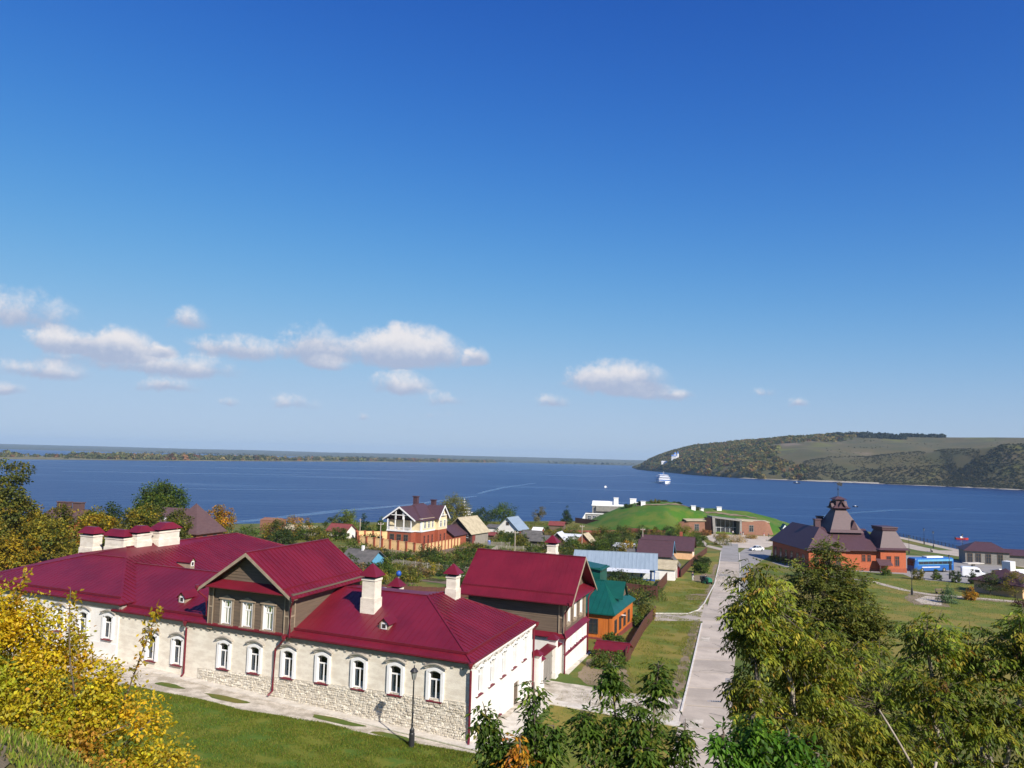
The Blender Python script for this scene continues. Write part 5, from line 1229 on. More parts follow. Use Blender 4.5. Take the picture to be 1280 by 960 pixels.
for sg in (-1, 1): q.slab([(-4.5, -2.5, 9.7), (-4.5 + sg * 4.2, -2.5, 6.8), (-4.5 + sg * 4.2, 2.5, 6.8), (-4.5, 4.6, 9.7)], .14)
q.build('gable_roof', 'purple_roof', M.t)
q = MB()
for sg in (-1, 1): q.prism([(-4.5, -2.56, 9.73), (-4.5 + sg * 4.25, -2.56, 6.8), (-4.5 + sg * 4.25, -2.56, 6.45), (-4.5, -2.56, 9.35)], (0, .08, 0))
q.box(-6.6, -2.3, 7.7, -2.4, -2.15, 7.86)
for a in (-5.4, -3.6): q.box(a - .07, -2.3, 6.8, a + .07, -2.16, 8.6)
q.build('bargeboard', 'white_paint', M.t)
q = MB(); q.box(.0, 6.6, 4.1, .9, 11.0, 7.0); q.prism([(.9, 6.6, 7.0), (.9, 11.0, 7.0), (.9, 8.8, 9.3)], (-2.0, 0, 0)); q.build('side_bay', 'cream', M.t)
q = MB(); q.box(.0, 6.6, 0, .9, 11.0, 4.1); q.build('side_bay_base', 'red_brick', M.t)
q = MB()
for sg in (-1, 1): q.slab([(1.4, 8.8, 9.7), (1.4, 8.8 + sg * 2.8, 6.7), (-3.0, 8.8 + sg * 2.8, 6.7), (-3.0, 8.8, 9.7)], .14)
q.build('side_gable_roof', 'purple_roof', M.t)
q = MB()
for sg in (-1, 1): q.prism([(1.42, 8.8, 9.74), (1.42, 8.8 + sg * 2.85, 6.7), (1.42, 8.8 + sg * 2.85, 6.3), (1.42, 8.8, 9.3)], (.08, 0, 0))
q.box(1.3, 7.6, 7.4, 1.4, 10.0, 7.55); q.build('bargeboard', 'white_paint', M.t)
for y in (1.5, 3.4, 5.3): M.win('r', y, 4.8, .75, 1.5, off=.07).win('r', y, 1.2, .7, 1.9, 'red_brick')
for y in (7.8, 9.8): window(M.t, ('white_paint', .75, 1.4), (.92, y, 4.8), math.pi / 2); window(M.t, ('red_brick', .7, 1.9), (.92, y, 1.2), math.pi / 2)
window(M.t, ('white_paint', .8, 1.1), (.92, 8.8, 7.2), math.pi / 2)
for x, y, zt in ((-4.6, 5.4, 11.6), (-3.0, 11.4, 10.6)):
    q = MB(); q.box(x - .5, y - .5, 8.0, x + .5, y + .5, zt); q.box(x - .65, y - .65, zt, x + .65, y + .65, zt + .2); q.build('chimney', 'purple_roof', M.t)
b = Bld('mansion_garage', 'low plum roofed garage at the back of the brick mansion', -13.4, 193, -22, 6, 7, 2.6, 4.6, 'red_brick', 'purple_roof', 'y', .4, cat='garage')

# plastered fence round the mansion: each panel and pillar is a piece
def panel_fence(label, runs, zt=1.9, n_=2.1):
    x0, y0 = runs[0][0]; t = thing('panel_fence', label, 'fence', (x0, y0, G(x0, y0)), 0); zb = G(x0, y0)
    pl = MB(); pl.box(-.22, -.22, -.8, .22, .22, zt + .15); pl.box(-.28, -.28, zt + .15, .28, .28, zt + .27); pme = pl.mesh('pillar', 'red_brick')
    for (a, b) in runs:
        L = math.dist(a, b); n = max(1, round(L / n_)); ang = math.atan2(b[1] - a[1], b[0] - a[0])
        pn = MB(); pn.box(.2, -.09, -.8, L / n - .2, .09, zt); pn.box(.2, -.13, zt, L / n - .2, .13, zt + .1); me_ = pn.mesh('fence_panel', 'fence_cream')
        for k in range(n + 1):
            x, y = a[0] + (b[0] - a[0]) * k / n, a[1] + (b[1] - a[1]) * k / n
            link('pillar', pme, t, (x - x0, y - y0, G(x, y) - zb), ang)
            if k < n: link('fence_panel', me_, t, (x - x0, y - y0, G(x, y) - zb), ang)
panel_fence('apricot panelled fence with brick pillars around the red brick mansion', [((-34.0, 178.6), (-18.4, 170.4)), ((-18.4, 170.4), (-11.8, 192.5)), ((-37.2, 191.5), (-26.2, 197.5)), ((-37.2, 191.5), (-36.2, 188))])

# barn, white cottage and the small sheds
b = Bld('log_barn', 'dark log barn with weathered tan roof and grey board side', -9.6, 199.6, -27, 7.4, 9.2, 3.1, 6.6, 'log', 'tan_roof', 'y', .55, cat='barn', z=5.8)
b.box('side_boards', 'grey_boards', .01, 2.2, -1, .1, 9.2, 3.0); b.box('barn_door', 'red_metal', .08, .7, -.2, .16, 2.2, 2.4); b.win('f', -1.2, 1.7, .8, .9, 'pale_sheet'); b.box('doorway', 'interior', -4.6, -.05, -.3, -3.0, .02, 2.2)
q = MB()
for z in (.4, 1.2, 2.0, 2.8): q.tube([(-7.5, -.02, z), (.1, -.02, z)], .16, 6)
q.build('log_course', 'log', b.t)
b = Bld('white_cottage', 'white gabled cottage with pale blue-grey metal roof near the log barn', 2.6, 221.5, -24, 6.2, 7, 3.2, 6.2, 'white_plaster', 'blue_metal', 'y', .5, z=4.9)
b.win('f', -4.8, 1.0, .8, 1.2).win('f', -3.2, 1.0, .8, 1.2).win('f', -1.5, 1.0, .8, 1.2).win('f', -3.1, 4.1, .7, .7, 'brown_wood'); b.box('stone_base', 'grey_stone', -6.3, -.15, -1, .1, 7.1, .8)
b.box('red_doorway', 'red_metal', .0, 1.2, .2, .1, 2.4, 2.4)
b = Bld('cottage_annex', 'low white annex with grey roof at the left end of the white cottage', -3.2, 224.2, -24, 3.6, 5, 2.9, 3.5, 'white_plaster', 'grey_roof', 'x', .3, cat='annex')
b = Bld('lean_to_shed', 'rusty red porch shed in front of the white cottage', -4.0, 214.5, -24, 4.2, 2.6, 1.6, 2.2, 'brown_wood', 'red_metal', 'x', .3, cat='shed')
b = Bld('plank_shed', 'grey plank shed with steep roof right of the white cottage', 8.6, 216.5, -20, 5.4, 4.5, 1.7, 3.2, 'grey_boards', 'grey_roof', 'x', .35, cat='shed')
b = Bld('outhouse', 'tiny brick outhouse with white roof right of the white cottage', 9.6, 229, -20, 2.6, 2.6, 2.6, 3.3, 'red_brick', 'white_paint', 'x', .3, cat='outhouse')
b = Bld('barn_shed', 'rusty red roofed shed before the river bank', 18.5, 262, -15, 5.0, 4, 2.2, 3.2, 'brown_wood', 'red_metal', 'x', .3, cat='shed')
b = Bld('white_gable_hut', 'dark hut with white sided steep roof in the allotments', 15.2, 209, -20, 4.2, 4.2, 1.9, 3.9, 'log', 'pale_sheet', 'y', .4, cat='hut')
b = Bld('grey_roofed_hut', 'low dark hut with grey sheet roof in the allotments', 10.2, 205, -20, 4.6, 4, 1.8, 3.0, 'log', 'grey_roof', 'x', .4, cat='hut')
b = Bld('red_hut', 'red brick hut with pale roof edge among allotment trees', 22.2, 212, -24, 3.6, 4, 2.0, 3.8, 'red_brick', 'tan_roof', 'y', .4, cat='hut')
b = Bld('white_board_shed', 'long white board shed behind the allotment huts', 21.5, 224, -17, 7.2, 2.6, 2.0, 2.5, 'white_paint', 'pale_sheet', 'x', .2, cat='shed')
b = Bld('cabin', 'small white cabin with red-brown roof left of the mansion fence', -39.6, 190.2, -20, 5.2, 4.5, 2.0, 3.4, 'white_plaster', 'red_metal', 'x', .45, cat='cabin'); b.win('f', -1.2, .7, .8, .9, 'brown_wood').win('f', -3.2, .7, .8, .9, 'brown_wood'); b.box('plank_base', 'log', -5.3, -.8, -1, .1, .0, .5)
b = Bld('blue_hut', 'hut with dark slate roof and pale blue wall behind the mezzanine gable', -24.6, 138.6, -25, 6.0, 5.5, 1.5, 3.2, 'bus_light', 'grey_roof', 'x', .45, cat='hut', z=7.6)
q = MB(); q.box(-3.3, 2.4, 2.6, -2.9, 2.8, 3.9); q.build('chimney', 'white_paint', b.t)
b = Bld('pale_roofed_shed', 'shed with flat pale roof behind the yellow bushes', -49, 194, -20, 8, 4, 1.5, 2.3, 'grey_boards', 'tan_roof', 'x', .4, cat='shed')
b = Bld('zinc_roofed_shed', 'low shed with grey zinc roof between the two maroon roofs', -32, 139, -20, 6, 4, 1.2, 1.9, 'grey_boards', 'grey_roof', 'x', .4, cat='shed')
b = Bld('brick_store', 'small salmon brick store behind the orange tree', -58, 196, -15, 5.0, 4, 3.6, 4.0, 'museum_brick', 'museum_brick', 'x', .05, cat='store')
b = Bld('glasshouse', 'low pale glasshouse beside the second maroon house', -2.5, 119, -20, 4, 3, 1.2, 2.2, 'pale_sheet', 'pale_sheet', 'x', .1, cat='greenhouse')
b = Bld('brick_house', 'orange brick house with tall brown pyramid roof behind the white chimneys', -60.5, 151.5, -20, 7.6, 7.6, 4.1, 8.9, 'orange_brick', 'brown_roof', 'x', .55, (3.7, 3.7), z=8.4)
q = MB(); q.box(-14.5, 3, -1, -7.6, 10, 3.9); q.build('wing_wall', 'orange_brick', b.t); q = MB(); q.slab([(-15, 2.4, 3.7), (-6, 2.4, 3.7), (-4.5, 6.5, 7.6), (-15, 6.5, 7.6)], .12); q.slab([(-15, 10.6, 3.7), (-15, 6.5, 7.6), (-4.5, 6.5, 7.6), (-6, 10.6, 3.7)], .12); q.build('wing_roof', 'brown_roof', b.t)
q = MB(); q.prism([(-6.4, -1.2, 3.4), (-3.4, -1.2, 3.4), (-4.9, -1.2, 5.6)], (0, 2.5, 0), 0); q.build('dormer', 'orange_brick', b.t)
q = MB(); q.slab([(-4.9, -1.5, 5.9), (-3.0, -1.5, 3.3), (-3.0, 2, 3.3), (-4.9, 2, 5.9)], .1); q.slab([(-4.9, -1.5, 5.9), (-4.9, 2, 5.9), (-6.8, 2, 3.3), (-6.8, -1.5, 3.3)], .1); q.build('dormer_roof', 'brown_roof', b.t)
q = MB(); q.box(-9.2, 1.0, 3.5, -8.7, 1.5, 6.0); q.build('chimney', 'white_paint', b.t); b.win('r', 2.4, 1.4, .9, 1.5, 'brown_wood').win('r', 5.2, 1.4, .9, 1.5, 'brown_wood')
b = Bld('far_brown_house', 'brown roofed house with three dark chimneys beyond yellow trees', -96, 172, -15, 9.5, 8, 4.2, 6.6, 'orange_brick', 'brown_roof', 'x', .5, z=7.4)
for x, wd in ((-7.6, .5), (-5.6, .6), (-2.6, 1.1)):
    q = MB(); q.box(x - wd, 3.4, 5, x + wd, 4.6, 8.0); q.box(x - wd - .12, 3.25, 8.0, x + wd + .12, 4.75, 8.2); q.build('chimney', 'brown_roof', b.t)

# brown sheet-metal fences: sheets and posts are pieces
def metal_fence(label, pts, h=1.7, n_=2.2, m='brown_metal'):
    x0, y0 = pts[0]; zb = G(x0, y0); t = thing('metal_fence', label, 'fence', (x0, y0, zb), 0)
    po = MB(); po.box(-.05, -.05, -.4, .05, .05, h + .08); pme = po.mesh('post', m)
    for a, b in zip(pts, pts[1:]):
        L = math.dist(a, b); n = max(1, round(L / n_)); ang = math.atan2(b[1] - a[1], b[0] - a[0]); w = L / n
        sh_ = MB()
        kk = 8
        for k in range(kk): sh_.box(.03 + (w - .06) * k / kk, -.02 - .03 * (k % 2), .05, .03 + (w - .06) * (k + 1) / kk, .02 - .03 * (k % 2), h)
        me_ = sh_.mesh('fence_sheet', m)
        for k in range(n):
            x, y = a[0] + (b[0] - a[0]) * k / n, a[1] + (b[1] - a[1]) * k / n
            link('post', pme, t, (x - x0, y - y0, G(x, y) - zb), ang); link('fence_sheet', me_, t, (x - x0, y - y0, G(x, y) - zb), ang)
metal_fence('brown sheet metal fence along the grass verge by the orange house', [(12.4, 81.3), (17.3, 99.2), (21.0, 111.0)], 1.5)
metal_fence('brown sheet metal fence and gate panels by the long blue shed', [(16.5, 131.5), (24.6, 128.4), (25.2, 131.5), (30.2, 148.2)], 1.9)
metal_fence('dark fence along the verge beside the plum roofed house', [(34.8, 157), (44, 185), (54.5, 214)], 1.5)
metal_fence('brown board fence behind the capped chimneys of the stone house', [(-20.5, 111), (-10, 112.2), (-1.5, 119.5)], 1.7)
metal_fence('dark brown fence at the foot of the turf mound', [(26.5, 309), (37, 296), (46, 289)], 2.0)
metal_fence('reddish fence strip below the turf mound', [(41, 272), (54, 268)], 1.6, m='red_metal')
metal_fence('grey-brown fence along the edge of the allotments', [(18, 250), (38, 262)], 1.4, m='red_metal')

# ------------------------------------------------------------------ plum-roofed brick restaurant with the spire
TOWER = (-11.4, 10.0)
rz_ = R(3); rx, ry, rzb = 94.5, 185.5, 3.3
rest = thing('restaurant', 'orange brick restaurant with plum tiled roofs and tiered spire tower', 'restaurant', (rx, ry, rzb), rz_)
m = MB(); m.box(-16.5, 1.0, -1, -5.6, 17, 5.3); m.box(-6.2, 0, -1, 0, 7.5, 5.5); m.box(-23.5, .2, -1, -14.5, 22, 5.2); m.build('wall', 'orange_brick', rest)
m = MB(); m.box(-6.3, -.1, -1, .1, 7.6, 1.0); m.box(-16.6, .9, -1, -6.2, 1.1, .8); m.box(-23.6, .1, -1, -14.4, 22.1, .8); m.build('plinth', 'red_brick', rest)
for x in (-9.8, -8.5): window(rest, ('red_brick', .8, 1.5), (x, .98, 2.4))
for x in (-4.2, -2.2): window(rest, ('red_brick', .95, 2.2), (x, -.02, 1.6))
for y in (2.0, 4.6): window(rest, ('red_brick', .95, 2.2), (.02, y, 1.6), math.pi / 2)
for y in (3.0, 6.4, 9.8, 13.2, 16.6, 20.0): window(rest, ('red_brick', 1.3, 2.4), (-23.52, y, 1.0), -math.pi / 2)
for x in (-21.6, -19.0, -16.4): window(rest, ('red_brick', 1.1, 2.2), (x, .18, 1.2))
m = MB(); m.slab([(-7.3, -1.5, 1.9), (-4.0, -1.5, 1.9), (-4.0, .2, 3.2), (-7.3, .2, 3.2)], .12); m.box(-7.1, -1.4, -1, -6.9, -1.2, 1.9); m.build('cellar_canopy', 'purple_roof', rest)
m = MB(); m.slab([(-17.2, .1, 5.1), (-5.2, .1, 5.1), (-5.2, 9, 9.4), (-17.2, 9, 9.4)], .14); m.slab([(-17.2, 18, 5.1), (-17.2, 9, 9.4), (-5.2, 9, 9.4), (-5.2, 18, 5.1)], .14)
m.prism([(-5.4, 1.0, 5.2), (-5.4, 17, 5.2), (-5.4, 9, 9.2)], (.2, 0, 0)); m.box(-17.2, -.15, 4.9, -5.2, .3, 5.15); m.build('main_roof', 'purple_roof', rest)
def frus(m, x0, y0, x1, y1, z0, z1, ix, iy=None, k=0):
    iy = ix if iy is None else iy
    m.hexa([(x0, y0, z0), (x1, y0, z0), (x1, y1, z0), (x0, y1, z0)], [(x0 + ix, y0 + iy, z1), (x1 - ix, y0 + iy, z1), (x1 - ix, y1 - iy, z1), (x0 + ix, y1 - iy, z1)], k)
m = MB(); frus(m, -7.0, -.8, .9, 8.3, 5.3, 5.75, .7); frus(m, -6.3, -.1, .2, 7.6, 5.75, 9.7, 1.7); frus(m, -4.9, 1.3, -1.2, 6.2, 9.7, 10.4, -.05); frus(m, -5.1, 1.1, -1.0, 6.4, 10.4, 10.55, .1); m.build('turret_roof', 'purple_roof', rest)
m = MB(); m.hexa([(-2.9, .72, 7.0), (-2.1, .72, 7.0), (-2.1, .9, 7.0), (-2.9, .9, 7.0)], [(-2.9, 1.1, 8.4), (-2.1, 1.1, 8.4), (-2.1, 1.3, 8.4), (-2.9, 1.3, 8.4)]); m.build('skylight', 'white_paint', rest)
m = MB()     # left wing, half-hipped towards the road
m.slab([(-24.2, -.5, 4.9), (-24.2, 22.7, 4.9), (-19, 20, 9.9), (-19, 4.2, 9.9)], .14); m.slab([(-13.8, -.5, 4.9), (-19, 4.2, 9.9), (-19, 20, 9.9), (-13.8, 22.7, 4.9)], .14); m.slab([(-24.2, -.5, 4.9), (-19, 4.2, 9.9), (-13.8, -.5, 4.9)], .14); m.slab([(-24.2, 22.7, 4.9), (-13.8, 22.7, 4.9), (-19, 20, 9.9)], .14)
m.slab([(-18, 2.0, 5.6), (-13, 2.0, 5.6), (-13, 10, 9.6), (-18, 10, 9.6)], .14); m.build('wing_roof', 'purple_roof', rest)
for x, y, z in ((-17.6, 8.5, 11.4), (-14.6, 13.5, 11.8)):
    m = MB(); m.box(x - .7, y - .5, 8.0, x + .7, y + .5, z); m.box(x - .85, y - .65, z, x + .85, y + .65, z + .25); m.build('chimney', 'purple_roof', rest)
TX, TY = TOWER
m = MB(); frus(m, TX - 4.3, TY - 4.3, TX + 4.3, TY + 4.3, 8.6, 9.3, .5); frus(m, TX - 3.8, TY - 3.8, TX + 3.8, TY + 3.8, 9.3, 14.0, 2.5)
frus(m, TX - 1.3, TY - 1.3, TX + 1.3, TY + 1.3, 14.0, 14.4, -.9); frus(m, TX - 2.2, TY - 2.2, TX + 2.2, TY + 2.2, 14.4, 15.1, 1.05); frus(m, TX - 1.1, TY - 1.1, TX + 1.1, TY + 1.1, 15.0, 16.5, .05); frus(m, TX - 1.6, TY - 1.6, TX + 1.6, TY + 1.6, 16.5, 17.2, 1.2); m.build('tower_roof', 'purple_roof', rest)
for k, (dx, dy, a) in enumerate(((0, -1.7, 0), (1.7, 0, math.pi / 2), (0, 1.7, math.pi), (-1.7, 0, -math.pi / 2))):
    m = MB(); m.frame((TX + dx, TY + dy, 0), a); m.prism([(-.6, 0, 14.6), (.6, 0, 14.6), (0, 0, 15.9)], (0, .8, 0)); m.slab([(0, -.4, 16.1), (.9, -.4, 14.6), (.9, .8, 14.6), (0, .8, 16.1)], .08); m.slab([(0, -.4, 16.1), (0, .8, 16.1), (-.9, .8, 14.6), (-.9, -.4, 14.6)], .08); m.build('tower_gable', 'purple_roof', rest)
m = MB(); m.prism([(TX + 1.2, TY - 3.9, 9.4), (TX + 3.0, TY - 3.9, 9.4), (TX + 2.1, TY - 3.9, 11.6)], (0, 3, 0)); m.build('tower_dormer', 'purple_roof', rest)
m = MB(); m.tube([(TX, TY, 17), (TX, TY, 20.4)], [.1, .05], 6); m.prism([(TX, TY, 20.0), (TX + 1.0, TY, 19.7), (TX + 1.2, TY, 20.5), (TX + .4, TY, 20.8), (TX - .4, TY, 20.4)], (0, .06, 0)); m.ell((TX, TY, 19.0), (.18, .18, .18), 8, 6); m.build('weather_vane', 'black', rest)

# ------------------------------------------------------------------ museum pavilion, river terminal and huts
mus = thing('museum', 'low brick museum pavilion with dark glazed entrance set in the green mound', 'museum', (80, 284.5, 2.2), R(4))
m = MB(); m.box(-14, 1.5, -1, -4.6, 9, 4.6); m.prism([(-14, 1.5, -1), (-14, 1.5, 4.6), (-20, 3.5, 2.8), (-20, 3.5, -1)], (0, 4, 0)); m.build('left_wing_wall', 'museum_brick', mus)
m = MB(); m.box(5.2, .8, -1, 14.5, 9, 5.0); m.prism([(14.5, .8, -1), (14.5, .8, 5.0), (16.5, 2.2, 4.4), (18.5, 2.2, -1)], (0, 5, 0)); m.build('right_wing_wall', 'museum_brick', mus)
m = MB(); m.prism([(-5.4, -.6, -1), (-4.5, -.6, -1), (-4.9, -.6, 6.1), (-5.9, -.6, 6.1)], (0, 6, 0)); m.prism([(4.2, -.6, -1), (5.1, -.6, -1), (5.1, -.6, 5.0), (4.4, -.6, 5.0)], (0, 6, 0)); m.prism([(-5.9, -.6, 6.0), (-5.9, -.6, 6.5), (5.1, -.6, 5.4), (5.1, -.6, 4.9)], (0, 6.5, 0)); m.build('portal', 'grey_stone', mus)
m = MB(); m.prism([(-4.8, 3.2, -.5), (4.3, 3.2, -.5), (4.4, 3.2, 5.0), (-5.0, 3.2, 6.0)], (0, .15, 0)); m.build('glazing', 'dark_glass', mus)
m = MB()
for x in (-3.2, -1.5, .2, 1.9, 3.2): m.box(x - .06, 3.05, -.5, x + .06, 3.2, 5.2)
m.box(-4.8, 3.06, 2.3, 4.3, 3.2, 2.42); m.build('mullion', 'pale_sheet', mus)
m = MB(); m.slab([(-15, 1.0, 4.75), (-5.4, 1.0, 4.9), (-5.4, 6, 5.2), (-15, 6, 5.1)], .25); m.build('flat_roof', 'tan_roof', mus)
m = MB(); m.slab([(5.1, .3, 5.2), (16.5, 1.5, 4.75), (16.5, 6, 5.0), (5.1, 6, 5.5)], .25); m.build('flat_roof', 'tan_roof', mus)
for x, y in ((-11, 1.48), (9.2, .78)): window(mus, ('grey_stone', 1.5, 2.2), (x, y, 1.2))
m = MB(); m.prism([(-6.2, -.6, -1), (-5.4, 1.6, -1), (-5.4, 1.6, 5.4), (-6.4, -.6, 6.0)], (-1.6, 2, 0)); m.build('side_return', 'brown_metal', mus)
term = thing('river_terminal', 'white and grey river terminal with small white towers beside the turf mound', 'building', (45, 312, 2.0), R(-8))
m = MB(); m.box(-14, 0, -2, -4, 8, 4.6); m.box(-11.5, 1.5, 4.6, 1, 9, 8.0); m.box(-10, .3, 5.6, -1.2, 1.6, 7.6); m.build('wall', 'grey_stone', term)
m = MB(); m.box(-14.2, -.2, 4.4, -3.8, 1.6, 4.7); m.box(-11.8, 1.2, 7.7, 1.2, 9.2, 8.1); m.box(-11.6, 4, 8.1, -3, 8.4, 9.4); m.prism([(-14.2, -.3, 4.7), (-14.2, -.3, .5), (-16.6, -.3, .5)], (0, 6, 0)); m.build('parapet', 'white_paint', term)
for x in (-12.6, -10.6, -8.6, -6.6): window(term, ('pale_sheet', 1.2, 2.4), (x, -.02, 1.3))
for x, y, z, w in ((-2.0, 4, 10.8, .9), (4.8, 3, 10.7, 1.2), (6.8, .5, 9.4, 1.1)):
    m = MB(); m.box(x - w, y - w, 5, x + w, y + w, z); m.box(x - w - .15, y - w - .15, z, x + w + .15, y + w + .15, z + .25); m.build('tower', 'white_paint', term)
for k, (x, y, s_, lb) in enumerate([(51.6, 299, .85, 'small white roof vent low on the left of the turf mound'), (70.2, 296, .8, 'small white roof vent in the middle of the turf mound'), (76.4, 309, .9, 'white roof vent on the far crest of the turf mound'), (83.5, 309, .9, 'white roof vent right of the mound crest near the museum')]):
    t = thing('roof_vent', lb, 'vent', (x, y, mound_z(x, y)), R(-8)); m = MB(); m.box(-s_, -s_, -.6, s_, s_, 1.3); m.build('shaft', 'white_paint', t); m = MB(); m.box(-s_ - .15, -s_ - .15, 1.3, s_ + .15, s_ + .15, 1.5); m.build('vent_cap', 'pale_sheet', t)
for k, (x, lb) in enumerate([(104.3, 'pale green kiosk with pointed roof, left of the pair by the museum'), (107.6, 'pale green kiosk with pointed roof, right of the pair nearest the spire building')]):
    b = Bld('kiosk', lb, x, 291, 4, 1.9, 2.2, 2.9, 4.3, 'mower_green' if k > 5 else 'pale_sheet', 'green_metal', 'y', .15, cat='kiosk')
b = Bld('peach_pavilion', 'peach walled pavilion with dark brown hipped roof behind the park trees', 103.6, 151.5, 30, 7.5, 9, 3.0, 5.3, 'peach', 'purple_roof', 'x', .6, (3.2, 3.2), cat='pavilion', z=3.7); b.win('r', 4, .8, 1.0, 1.5); b.box('roof_box', 'white_paint', -4.4, 3.6, 4.6, -2.6, 5.2, 6.6)
b = Bld('quay_pavilion', 'grey stone quay pavilion with stepped brown hipped roofs', 136.0, 211.8, -20, 10.5, 9, 4.0, 5.9, 'grey_stone', 'purple_roof', 'x', .5, (3.2, 3.2), cat='pavilion', z=2.1)
for a in (-9.4, -7.4, -5.0, -2.2): b.win('f', a, .6, 1.1, 2.4, 'brown_wood')
q = MB(); q.box(0, 1.0, -1, 7.5, 8, 3.2); q.build('annex_wall', 'grey_stone', b.t); q = MB(); q.slab([(-.4, .4, 3.1), (8, .4, 3.1), (8, 4.5, 4.4), (-.4, 4.5, 4.4)], .12); q.slab([(-.4, 8.6, 3.1), (-.4, 4.5, 4.4), (8, 4.5, 4.4), (8, 8.6, 3.1)], .12); q.build('annex_roof', 'purple_roof', b.t)
b = Bld('white_roofed_store', 'low store with white flat roof beside the peach pavilion', 118.5, 172, 5, 9, 5, 2.6, 3.1, 'peach', 'white_paint', 'x', .3, cat='store')
# church on the wooded point
hx, hy, hzz = hill_pt(3.2, .24)
ch = thing('church', 'tiny white church with blue roofs on the wooded point across the bay', 'church', (hx - 6, hy - 6, hzz), R(-30))
m = MB(); m.box(-9, -5, -6, 6, 5, 9); m.box(6, -3, -6, 10, 3, 16); m.box(-3.2, -3.2, 9, 3.2, 3.2, 14); m.build('wall', 'white_paint', ch)
m = MB(); m.prism([(-9.6, -5.6, 9), (-9.6, 5.6, 9), (-9.6, 0, 13)], (15.8, 0, 0)); m.lathe([(3.4, 14), (3.8, 15.5), (2.4, 18), (.3, 20.5)], 10); m.lathe([(2.6, 16), (.2, 24)], 8, (8, 0, 0)); m.build('roof', 'dome_blue', ch)
m = MB(); m.tube([(0, 0, 20.3), (0, 0, 23.5)], .2, 5); m.box(-1, -.15, 22, 1, .15, 22.4); m.build('cross', 'fence_cream', ch)
hx, hy, hzz = hill_pt(3.0, .13)
b = Bld('white_lodge', 'tiny white lodge below the church on the wooded point', hx - 4, hy - 6, -20, 16, 8, 6, 8.5, 'white_paint', 'pale_sheet', 'x', .5, cat='lodge', z=hzz)
# ------------------------------------------------------------------ people
def skin_mesh(name, verts, edges, radii, m, parent, root=0, sub=1, loc=None):
    me = bpy.data.meshes.new(name); me.from_pydata(verts, edges, []); me.materials.append(MT[m])
    o = link(name, me, parent, loc)
    o.modifiers.new('skin', 'SKIN'); sv = me.skin_vertices[0].data
    for i, r in enumerate(radii): sv[i].radius = (r, r)
    sv[root].use_root = True
    if sub: s_ = o.modifiers.new('smooth', 'SUBSURF'); s_.levels = sub; s_.render_levels = sub
    return o
def person(label, loc, rz, top='cloth_dark', low='cloth_dark', stride=.15, arms=(-.1, .12), sit=False, h=1.0, group=None):
    t = thing('person', label, 'person', loc, rz, group)
    if sit:
        hip = .5; legs = [((-.1, -.02, hip), (-.12, -.42, hip + .04), (-.13, -.45, .08), (-.13, -.6, .05)), ((.1, -.02, hip), (.12, -.42, hip + .04), (.13, -.45, .08), (.13, -.6, .05))]
    else:
        hip = .90; legs = [((-.1, 0, hip), (-.11, -stride * .4, .48), (-.11, stride * .3, .08), (-.11, stride * .3 - .16, .04)), ((.1, 0, hip), (.11, stride * .2, .48), (.11, -stride * .5, .08), (.11, -stride * .5 - .16, .04))]
    T = hip - .9
    sh, ne, hd = 1.42 + T, 1.5 + T, 1.64 + T
    hands = [(-.27, arms[0] - .12, .80 + T), (.27, arms[1] - .2, .82 + T)] if not sit else [(-.2, -.42, 1.02 + T), (.2, -.42, 1.02 + T)]
    els = [(-.28, arms[0] * .4, 1.12 + T), (.28, arms[1] * .4, 1.12 + T)] if not sit else [(-.27, -.14, 1.14 + T), (.27, -.14, 1.14 + T)]
    V = [(0, 0, hip), (0, .01, 1.15 + T), (0, .01, sh - .04), (0, 0, ne), (0, -.01, hd - .04), (0, -.02, hd + .1)]; Ra = [.13, .125, .12, .055, .095, .075]; E = [(0, 1), (1, 2), (2, 3), (3, 4), (4, 5)]
    for s_, (e, hn) in enumerate(zip(els, hands)):
        sx = -.18 if s_ == 0 else .18; k = len(V); V += [(sx, 0, sh), e, hn, (hn[0], hn[1] - .05, hn[2] - .1)]; Ra += [.06, .045, .034, .03]; E += [(2, k), (k, k + 1), (k + 1, k + 2), (k + 2, k + 3)]
    for lg in legs:
        k = len(V); V += list(lg); Ra += [.085, .062, .045, .04]; E += [(0, k), (k, k + 1), (k + 1, k + 2), (k + 2, k + 3)]
    b = skin_mesh('body', V, E, Ra, 'skin', t)
    Vj = [(0, 0, hip - .02), (0, .01, 1.15 + T), (0, .01, sh - .03)]; Rj = [.15, .145, .14]; Ej = [(0, 1), (1, 2)]
    for s_, (e, hn) in enumerate(zip(els, hands)):
        sx = -.18 if s_ == 0 else .18; k = len(Vj); Vj += [(sx, 0, sh), e, tuple(e[i] + (hn[i] - e[i]) * .85 for i in range(3))]; Rj += [.075, .06, .048]; Ej += [(2, k), (k, k + 1), (k + 1, k + 2)]
    skin_mesh('jacket', Vj, Ej, Rj, top, t, sub=1)
    Vt = [(0, 0, hip)]; Rt = [.14]; Et = []
    for lg in legs:
        k = len(Vt); Vt += [lg[0], lg[1], lg[2]]; Rt += [.1, .078, .062]; Et += [(0, k), (k, k + 1), (k + 1, k + 2)]
    skin_mesh('trousers', Vt, Et, Rt, low, t, sub=1)
    q = MB(); q.ell((0, .015, hd + .07), (.105, .115, .1), 8, 6); q.build('hair', 'soot', t, smooth=True)
    q = MB(); q.ell((0, -.115, hd), (.018, .02, .03), 6, 4); q.build('nose', 'skin', t)
    if h != 1.0: t.scale = (h, h, h)
    return t
gz = lambda x, y: (x, y, G(x, y) + .03)
person('man standing on the verge by a dirt patch in dark top and light trousers', gz(36.0, 152.2), R(30), 'cloth_dark', 'cloth_light')
